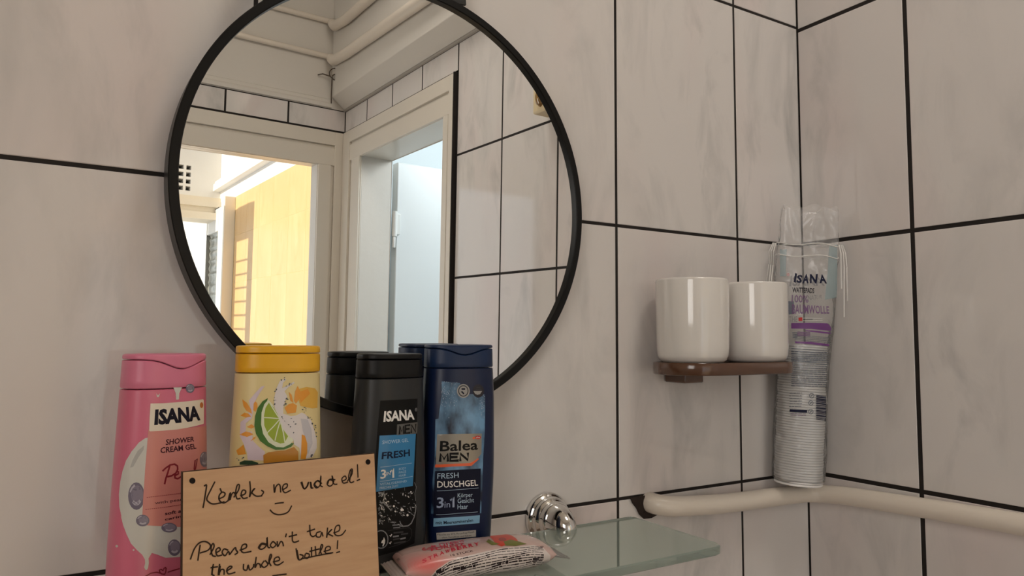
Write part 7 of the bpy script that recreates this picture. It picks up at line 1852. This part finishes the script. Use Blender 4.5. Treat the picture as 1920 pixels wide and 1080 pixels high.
painted_pipe('ceiling_pipe', 'lower cream pipe in the mirror, passing the corner by the wires', [(-1.69, YB+.010, .750), (-.062, YB+.010, .738), (-.064, YB+.045, .715), (-.0675, -1.50, .704), (-.0675, -.05, .654)], [.0085]*6+[.0085, .011, .0155]+[.0160]*16, 0)
m = MB(); P = [(-.055+.012*math.cos(t)+.004*t/6, YB+.02+.006*math.sin(1.7*t), .690+.014*math.sin(t)-.003*t) for t in [k*.35 for k in range(26)]]
m.tube(P, .0016, 0, 6); m.tube([(-.062, YB+.02, .672), (-.085, YB+.012, .678), (-.10, YB+.01, .672)], .002, 0, 6)
m.tube([(-.054, YB+.012, .675), (-.0535, YB+.008, .62), (-.0535, YB+.010, .59)], .0018, 0, 6)
tag(m.build('wire', mat('old_wire', (.10, .07, .05, 1), .6)), 'curled loose wires under the ceiling pipes in the corner', 'wire')
# the box switch on the right wall, seen at the mirror's edge
e = empty('wall_switch', (0, -.545, .305), 'old cream box switch with an amber oval rocker on the right wall', 'switch')
BEIGE = mat('aged_cream_plastic', (.78, .64, .40, 1), .35)
m = MB(); m.box((-.040, -.033, 0), (-.0015, .036, .074)); m.build('housing', BEIGE, e, bevel=.004)
m = MB(); R = lathe([(0, .010), (.5, .0095), (.85, .0065), (1.0, .0)], 32)
m.grid([[(-.040-z, -.007+x*.0105, .028+y*.019) for x, y, z in r] for r in R[1:]], 0, True); m.cap([(-.040-z, -.007+x*.0105, .028+y*.019) for x, y, z in R[1]])
m.build('rocker', mat('amber_plastic', (.30, .17, .05, 1), .15, coat=.6), e)

# ceiling lamp added out of view, fill light for the right-hand corner
e = empty('fill_ceiling_lamp', (-.27, -.66, ZC), 'round white ceiling lamp added out of view as fill light', 'lamp')
m = MB(); R = lathe([(.02, 0), (.155, 0), (.158, -.004), (.158, -.018), (.150, -.022), (.02, -.022)], 48); m.grid(R, 0, True); m.cap(R[0]); m.cap(R[-1]); m.build('base', PAINT_W, e)
m = MB(); R = lathe([(.148, -.022), (.150, -.035), (.140, -.056), (.115, -.074), (.075, -.086), (.030, -.091), (.001, -.092)], 48); m.grid(R, 0, True)
m.build('glass_bowl', mat('fill_opal_glass', (.9, .88, .84, 1), .3, Emission_Color=(1.0, .93, .85, 1), Emission_Strength=13.0), e)

# ------------------------------------------------------------------ the round mirror
MQ = Vector((-.58529, -.02584, -.0026)); MN = Vector((.0301, -.9995, -.0095)).normalized()
rot = MN.to_track_quat('Z', 'Y').to_euler()
e = empty('round_mirror', MQ, 'large round wall mirror in a thin black metal frame above the glass shelf', 'mirror', rot)
m = MB(); R = lathe([(.0, .0), (.06, .0), (.12, .0), (.1925, 0.0), (.1925, -.004), (0, -.004)], 128)
m.grid(R[1:5], 0, True); m.cap(R[1]); m.build('mirror_glass', MIRROR, e, smooth=False)
m = MB(); prof_ = [(.1895, -.016), (.1895, .0036), (.1902, .0044), (.1963, .0044), (.1970, .0036), (.1970, -.016)]
m.grid(lathe(prof_+prof_[:1], 160), 0, True); m.build('frame', BLACK_M, e)
inv = (Matrix.Translation(MQ) @ rot.to_matrix().to_4x4()).inverted()
m = MB()
for pts in ([(-.7155, -.030, .146), (-.7160, -.030, .170), (-.700, -.025, .235), (-.640, -.016, .318), (-.632, -.014, .330)], [(-.5360, -.026, .190), (-.5370, -.026, .205), (-.555, -.022, .250), (-.610, -.016, .318), (-.618, -.014, .330)]):
    P = [inv @ Vector(p) for p in pts]; Rr = []
    for k, p in enumerate(P):
        t = (P[min(k+1, len(P)-1)]-P[max(k-1, 0)]).normalized(); s = Vector((-t.y, t.x, 0)).normalized()*.0075; z = Vector((0, 0, .0012))
        Rr.append([p+s+z, p-s+z, p-s-z, p+s-z])
    m.grid(Rr, 0, True); m.cap(Rr[0]); m.cap(Rr[-1])
m.build('hanging_strap', mat('black_leather', (.012, .011, .010, 1), .55), e, smooth=False)
m = MB(); m.tube([inv @ Vector((-.625, 0.0, .330)), inv @ Vector((-.625, -.030, .330))], [.009, .009], 0, 20); m.build('peg', BLACK_M, e)

# ------------------------------------------------------------------ glass shelf on chrome holders
m = MB(); x0, x1, y0, y1 = -.842, -.3285, -.157, -.030; r = .012; ring = []
for cx, cy, a0 in ((x1-.006, y1-.006, 0), (x0+.006, y1-.006, 90), (x0+r, y0+r, 180), (x1-r, y0+r, 270)):
    rr = .006 if cy > -.1 else r
    ring += [(cx+rr*math.cos(math.radians(a0+k*11.25)), cy+rr*math.sin(math.radians(a0+k*11.25))) for k in range(9)]
mid = ((x0+x1)/2, (y0+y1)/2)
ins = lambda q, d: [(x-d*(1 if x > mid[0] else -1), y-d*(1 if y > mid[1] else -1)) for x, y in q]
T = .0078; sec = [(.0012, 0), (0, -.0012), (0, -T+.0012), (.0012, -T)]
R = [[(x, y, z) for x, y in ins(ring, d)] for d, z in sec]
m.grid(R, 0, True); m.cap(R[0]); m.cap(R[-1])
shelf = tag(m.build('glass_shelf', SHELF_GLASS, loc=(0, 0, ZS), angle=30), 'greenish glass shelf under the round mirror carrying the bottles', 'shelf')
def shelf_holder(x, label):
    e = empty('shelf_holder', (x, -.0022, ZS+.004), label, 'holder', None, 'chrome shelf holders')
    m = MB()
    pr = [(.0245, 0), (.0250, .002), (.0246, .005), (.0222, .0066), (.0214, .0072), (.0214, .0105), (.0206, .0126), (.0186, .0140), (.0180, .0150), (.0180, .0185), (.0172, .0210), (.0140, .0236), (.008, .0250), (.0005, .0254)]
    R = [[(px, -pz, py) for px, py, pz in r] for r in lathe(pr, 56)]
    m.grid(R, 0, True); m.cap(R[0]); m.build('rosette', CHROME, e, angle=60)
    for nm, s in (('upper_jaw', 1), ('lower_jaw', -1)):      # the two fingers that grip the glass
        m = MB(); R = []
        n = 20
        for k, (t, w, h) in enumerate(((0, .0165, .0215), (.25, .0160, .0205), (.5, .0140, .0180), (.72, .0115, .0140), (.88, .0082, .0095), (.97, .0046, .0052), (1.0, .0012, .0014))):
            y = -.016-.029*t; base = -.0038 if s > 0 else -.0122
            R.append([(w*math.cos(math.pi*j/n), y, base+s*h*math.sin(math.pi*j/n)*(1 if s > 0 else .55)) for j in range(n+1)])
        m.grid(R, 0, True); m.cap(R[0]); m.cap(R[-1]); m.build(nm, CHROME, e, angle=50)
    return e
shelf_holder(-.4185, 'chrome shelf holder gripping the glass beside the blue bottle')
shelf_holder(-.7520, 'chrome shelf holder hidden behind the leaning wooden sign')

# ------------------------------------------------------------------ bottles
def ring_at(P, z, n=72, grow=0.0, zf=None):
    a, b = prof(P, z); out = []
    for k in range(n):
        t = 2*math.pi*k/n; c, s = math.cos(t), math.sin(t); p = 2/P['e']
        out.append(((a+grow)*math.copysign(abs(c)**p, c), (b+grow)*math.copysign(abs(s)**p, s), z if zf is None else zf))
    return out
def bottle(key, label, body_m, cap_m, lid=None, seam=.0006, capgrow=0.0):
    P = BOT[key]; H, zc = P['H'], P['cap']
    e = empty('shower_gel_bottle', (P['x'], P['y'], ZS), label, 'bottle', (0, 0, math.radians(P['phi'])))
    m = MB(); R = [ring_at(P, 0, grow=-.006, zf=.0002), ring_at(P, 0, grow=-.0025, zf=.0004), ring_at(P, .002, grow=-.0006, zf=.0022)]
    R += [ring_at(P, z) for z in [.006+(zc-.0066)*k/26 for k in range(27)]]
    R += [ring_at(P, zc, grow=-.0004, zf=zc-.0002), ring_at(P, zc, grow=-.003, zf=zc)]
    m.grid(R, 0, True); m.cap(R[0]); m.cap(R[-1]); m.build('body', body_m, e)
    # cap: lower collar up to the lid line, dark gap, lid
    n = 72
    def line(k):
        a, b = prof(P, H); t = 2*math.pi*k/n; c, s = math.cos(t), math.sin(t); x = a*math.copysign(abs(c)**(2/P['e']), c)
        return lid(x, s < 0)
    m = MB(); z0 = zc+seam
    def row(f, grow, off=0):
        out = []
        for k in range(n):
            z = f(k); q = ring_at(P, z, n, grow)[k]; out.append((q[0], q[1], z+off))
        return out
    R = [row(lambda k: z0, capgrow-.003), row(lambda k: z0, capgrow-.0005), row(lambda k: z0+.0008, capgrow)]
    R += [row(lambda k, f=f: z0+.0008+(line(k)-.0016-z0)*f, capgrow) for f in (.25, .5, .75, 1)]
    R += [row(lambda k: line(k)-.0003, capgrow-.0006), row(lambda k: line(k)-.0002, capgrow-.0035)]
    m.grid(R, 0, True); m.cap(R[0]); m.cap(R[-1]); cap = m.build('cap', cap_m, e)
    m = MB()
    R = [row(lambda k: line(k)+.0003, capgrow-.0035), row(lambda k: line(k)+.0003, capgrow-.0005), row(lambda k: line(k)+.0009, capgrow)]
    R += [row(lambda k, f=f: line(k)+.0009+(H-.0012-line(k)-.0009)*f, capgrow) for f in (.34, .67, 1)]
    R += [ring_at(P, H, n, capgrow-.0004, H-.0004), ring_at(P, H, n, capgrow-.0014, H), ring_at(P, H, n, capgrow-.009, H+.0003)]
    m.grid(R, 0, True); m.cap(R[0]); m.cap(R[-1]); m.build('lid', cap_m, cap)
    printed('label', key, lambda u, z, off: bottle_point(P, u, z, off), e)
    return e
PINK = mat('pink_plastic', (.66, .155, .245, 1), .30, coat=.2); PINKC = mat('pink_cap', (.70, .20, .31, 1), .33)
bump = lambda u, c, w: math.exp(-((u-c)/w)**2)
bottle('pink', 'pink shower cream bottle with a milk splash, leftmost on the shelf', PINK, PINKC, lambda x, front: .1725-.0036-(.0062*bump(x, .004, .0125) if front else 0))
bottle('yellow', 'pale yellow bottle with a lime slice and a yolk yellow cap', mat('pale_yellow_plastic', (.76, .62, .30, 1), .32), mat('yolk_yellow_cap', (.80, .42, .012, 1), .33), lambda x, front: .1778-.0052)
bottle('men', 'dark grey and black bottle with a light blue FRESH panel', mat('charcoal_plastic', (.022, .023, .024, 1), .36, spec=.4), mat('black_cap', (.0035, .0035, .0038, 1), .42, spec=.3), lambda x, front: .1712-.0045)
bottle('balea', 'navy blue bottle with a silver name plate, rightmost on the shelf', mat('navy_plastic', (.005, .013, .050, 1), .30, spec=.4), mat('navy_cap', (.008, .025, .080, 1), .38, spec=.4), lambda x, front: .1785-.0030-(.0058*bump(x, 0, .014) if front else 0))

# ------------------------------------------------------------------ wooden sign
e = empty('wooden_sign', (SG['x'], SG['y'], ZS), 'handwritten wooden sign leaning against the bottles', 'sign')
ex = Vector((math.cos(SG['psi']), math.sin(SG['psi']), 0)); ny = Vector((-math.sin(SG['psi']), math.cos(SG['psi']), 0))
ez = Vector((0, 0, math.cos(SG['lam'])))+ny*math.sin(SG['lam']); nn = ex.cross(ez)      # nn points to the viewer
if nn.y > 0: nn = -nn
e.rotation_euler = Matrix((ex, -nn, ez)).transposed().to_euler()
m = MB(); w, h, t = SG['w']/2, SG['h'], SG['th']
for a, b, mi in ((0, .0002, 0),):
    F = [(-w+.0006, 0, .0006), (w-.0006, 0, .0006), (w-.0006, 0, h-.0006), (-w+.0006, 0, h-.0006)]
    G = [(-w, .0006, 0), (w, .0006, 0), (w, .0006, h), (-w, .0006, h)]; B = [(-w, t, 0), (w, t, 0), (w, t, h), (-w, t, h)]
    m.face(F, 0); m.grid([F, G], 1, True); m.grid([G, B], 1, True); m.face(B[::-1], 0)
m.build('board', [WOOD, CHAR], e, smooth=False)
printed('handwriting', 'sign', lambda u, v, off: (u, -off, v), e, L=None)

# ------------------------------------------------------------------ little wrapped pack
e = empty('soap_packet', (PK['x'], PK['y'], ZS), 'flow-wrapped strawberry packet with white fine-print side, lying in front of the bottles', 'packet', (0, 0, math.radians(PK['yaw'])))
m = MB(); n = 56; R = []
for k in range(49):
    x = PK['L']*(-.5+k/48)
    R.append([pack_point(x, 2*math.pi*j/n) for j in range(n)])
m.grid(R, 0, True); m.build('wrapper', bumped(mat('packet_film', srgb(206, 176, 168), .22, coat=.5), 70, .25, .004), e)
def crimp(x0, x1, mt, taper, dz=0.0):
    m = MB(); R = []
    for k in range(13):
        t = k/12; x = x0+(x1-x0)*t; hw = (pack_half(min(abs(x0), PK['L']/2-.0005))[0])*(1+taper*t); row_ = []
        for j in range(41):
            y = -hw+2*hw*j/40
            row_.append((x+(.0007 if j % 2 and k == 12 else 0)*(1 if x1 > x0 else -1), y, .0112+dz*t+.0006*math.sin(t*26)*t))
        R.append(row_)
    R2 = [[(x, y, z-.0007) for x, y, z in r] for r in R]
    m.grid(R); m.grid(R2); m.grid([R[-1], R2[-1]]); m.grid([[r[0] for r in R], [r[0] for r in R2]]); m.grid([[r[-1] for r in R], [r[-1] for r in R2]])
    return m.build('crimped_end', mt, e)
crimp(-PK['L']/2+.002, -PK['L']/2-.009, mat('packet_seal', srgb(196, 180, 172), .25, coat=.5), .10, -.002)
crimp(PK['L']/2-.003, PK['L']/2+.011, film_mat('clear_seal', .22, (.72, .70, .66, 1), .2, 120, .4), .05, -.003)
printed('packet_print', 'pack', lambda x, th, off: pack_point(x, th, off), e, L=.004, uscale=.016)

# ------------------------------------------------------------------ tumblers on their holder
HX0, HX1, HY, HT = -.2580, -.1600, -.0500, -.1520
e = empty('tumbler_holder', (0, 0, HT), 'dark brown wall holder carrying two white tumblers', 'holder')
def stadium(r):
    q = [(HX1+r*math.cos(math.radians(a)), HY+r*math.sin(math.radians(a))) for a in range(-90, 91, 6)]
    return q+[(HX0+r*math.cos(math.radians(a)), HY+r*math.sin(math.radians(a))) for a in range(90, 271, 6)]
m = MB(); R = [[(x, y, z) for x, y in stadium(r)] for r, z in ((.035, -.0008), (.0400, -.0008), (.0408, 0), (.0420, 0), (.0427, -.0010), (.0427, -.0120), (.0417, -.0130), (.035, -.0130))]
m.grid(R, 0, True); m.cap(R[0]); m.cap(R[-1]); m.build('tray', BROWN, e, angle=50)
m = MB(); m.box((-.2545, -.034, -.0240), (-.2245, -.0022, -.0128)); m.build('wall_mount', BROWN, e, bevel=.002)
def tumbler(x, label):
    e = empty('tumbler', (x, HY, HT), label, 'tumbler')
    m = MB(); pr = [(.0005, -.0006), (.028, -.0006), (.0325, .0002), (.0360, .0028), (.0378, .0075), (.0386, .016), (.0392, .05), (.0394, .0875), (.0390, .0893), (.0381, .0900), (.0372, .0893), (.0367, .0875), (.0362, .05), (.0350, .012), (.030, .0065), (.0005, .0060)]
    R = lathe(pr, 72); m.grid(R, 0, True); m.cap(R[0]); m.cap(R[-1]); m.build('cup', CERAMIC, e)
    return e
tumbler(HX0, 'white ceramic tumbler at the left end of the brown holder')
tumbler(HX1, 'white ceramic tumbler at the end of the brown holder beside the cotton pads')

# ------------------------------------------------------------------ cotton pads in their drawstring bag
P = BOT['bag']; BR = Matrix.Rotation(math.radians(-45), 3, 'Z') @ Matrix.Rotation(.061, 3, 'Y') @ Matrix.Rotation(-.02, 3, 'X')
BB = Vector((-.066, -.035, -.3045))
e = empty('cotton_pad_bag', BB, 'clear drawstring bag of cotton pads standing on the pipe in the tiled corner', 'bag', BR.to_euler())
m = MB(); random.seed(5); R = []; nz = 90; n = 96
for k in range(nz+1):
    z = P['H']*k/nz; a, b = prof(P, z); row_ = []
    wr = .0006+.0016*max(0, (z-.17)/.17)
    for j in range(n):
        t = 2*math.pi*j/n; c, s = math.cos(t), math.sin(t); p = 2/P['e']
        d = wr*(math.sin(5*t+z*70)*.5+math.sin(11*t-z*130+1)*.3+math.sin(3*t+z*210)*.3)*(0 if .0 < -s and z > .16 else 1)
        if z > .27: d += .0025*((z-.27)/.075)*math.sin(5*t+1.5)
        row_.append(((a+d)*math.copysign(abs(c)**p, c), (b+d)*math.copysign(abs(s)**p, s), z+(.003*math.sin(3*t)+.002*math.sin(8*t) if k == nz else 0)))
    R.append(row_)
R0 = [(x*.55, y*.55, -.0005) for x, y, z in R[0]]
m.grid([R0]+R, 0, True); m.cap(R0); m.build('film', FILM, e)
printed('bag_print', 'bag', lambda u, z, off: bottle_point(P, u, z, off+.0003), e)
m = MB(); hz = .285; WHITE_CORD = mat('white_cord', (.88, .86, .82, 1), .7)
for zz, sg in ((.283, 1), (.298, -1)):
    a, b = prof(P, zz); P_ = [((a+.001)*math.copysign(abs(math.cos(t))**.95, math.cos(t)), (b+.0012)*math.copysign(abs(math.sin(t))**.95, math.sin(t)), zz+.0015*math.sin(4*t)) for t in [2*math.pi*j/40 for j in range(41)]]
    m.tube(P_, .0006, 0, 6)
for s in (-1, 1):
    for dx, L in ((0, .055), (.003, .09), (.0055, .07)):
        m.tube([(s*(.0375+dx*.6), -.001-dx*.4, .299-.0), (s*(.0395+dx), -.003, .288), (s*(.0400+dx), -.004-dx, .270), (s*(.0405+dx*1.3+.001), -.004, .299-L)], .0008, 0, 6)
m.build('drawstring', WHITE_CORD, e)
m = MB(); pr = [(.0005, 0), (.024, 0), (.0272, .0002), (.0280, .0007), (.0282, .0015), (.0280, .0023), (.0272, .0029), (.024, .0031), (.0005, .0031)]
R = lathe(pr, 40); m.grid(R, 0, True); m.cap(R[0]); m.cap(R[-1])
first = None; random.seed(11)
for k in range(54):
    p = BB+BR @ Vector((random.uniform(-.0006, .0006), random.uniform(-.0006, .0006), .0012+k*.00316))
    if first is None:
        o = m.build('cotton_pad', COTTON, loc=tuple(p), rot=BR.to_euler()); first = o
    else:
        o = first.copy(); C.objects.link(o); o.location = (p.x, p.y, p.z+Z0)
    tag(o, 'round white cotton pad lying in the stack inside the clear bag', 'cotton pad', 'cotton pads in the bag')
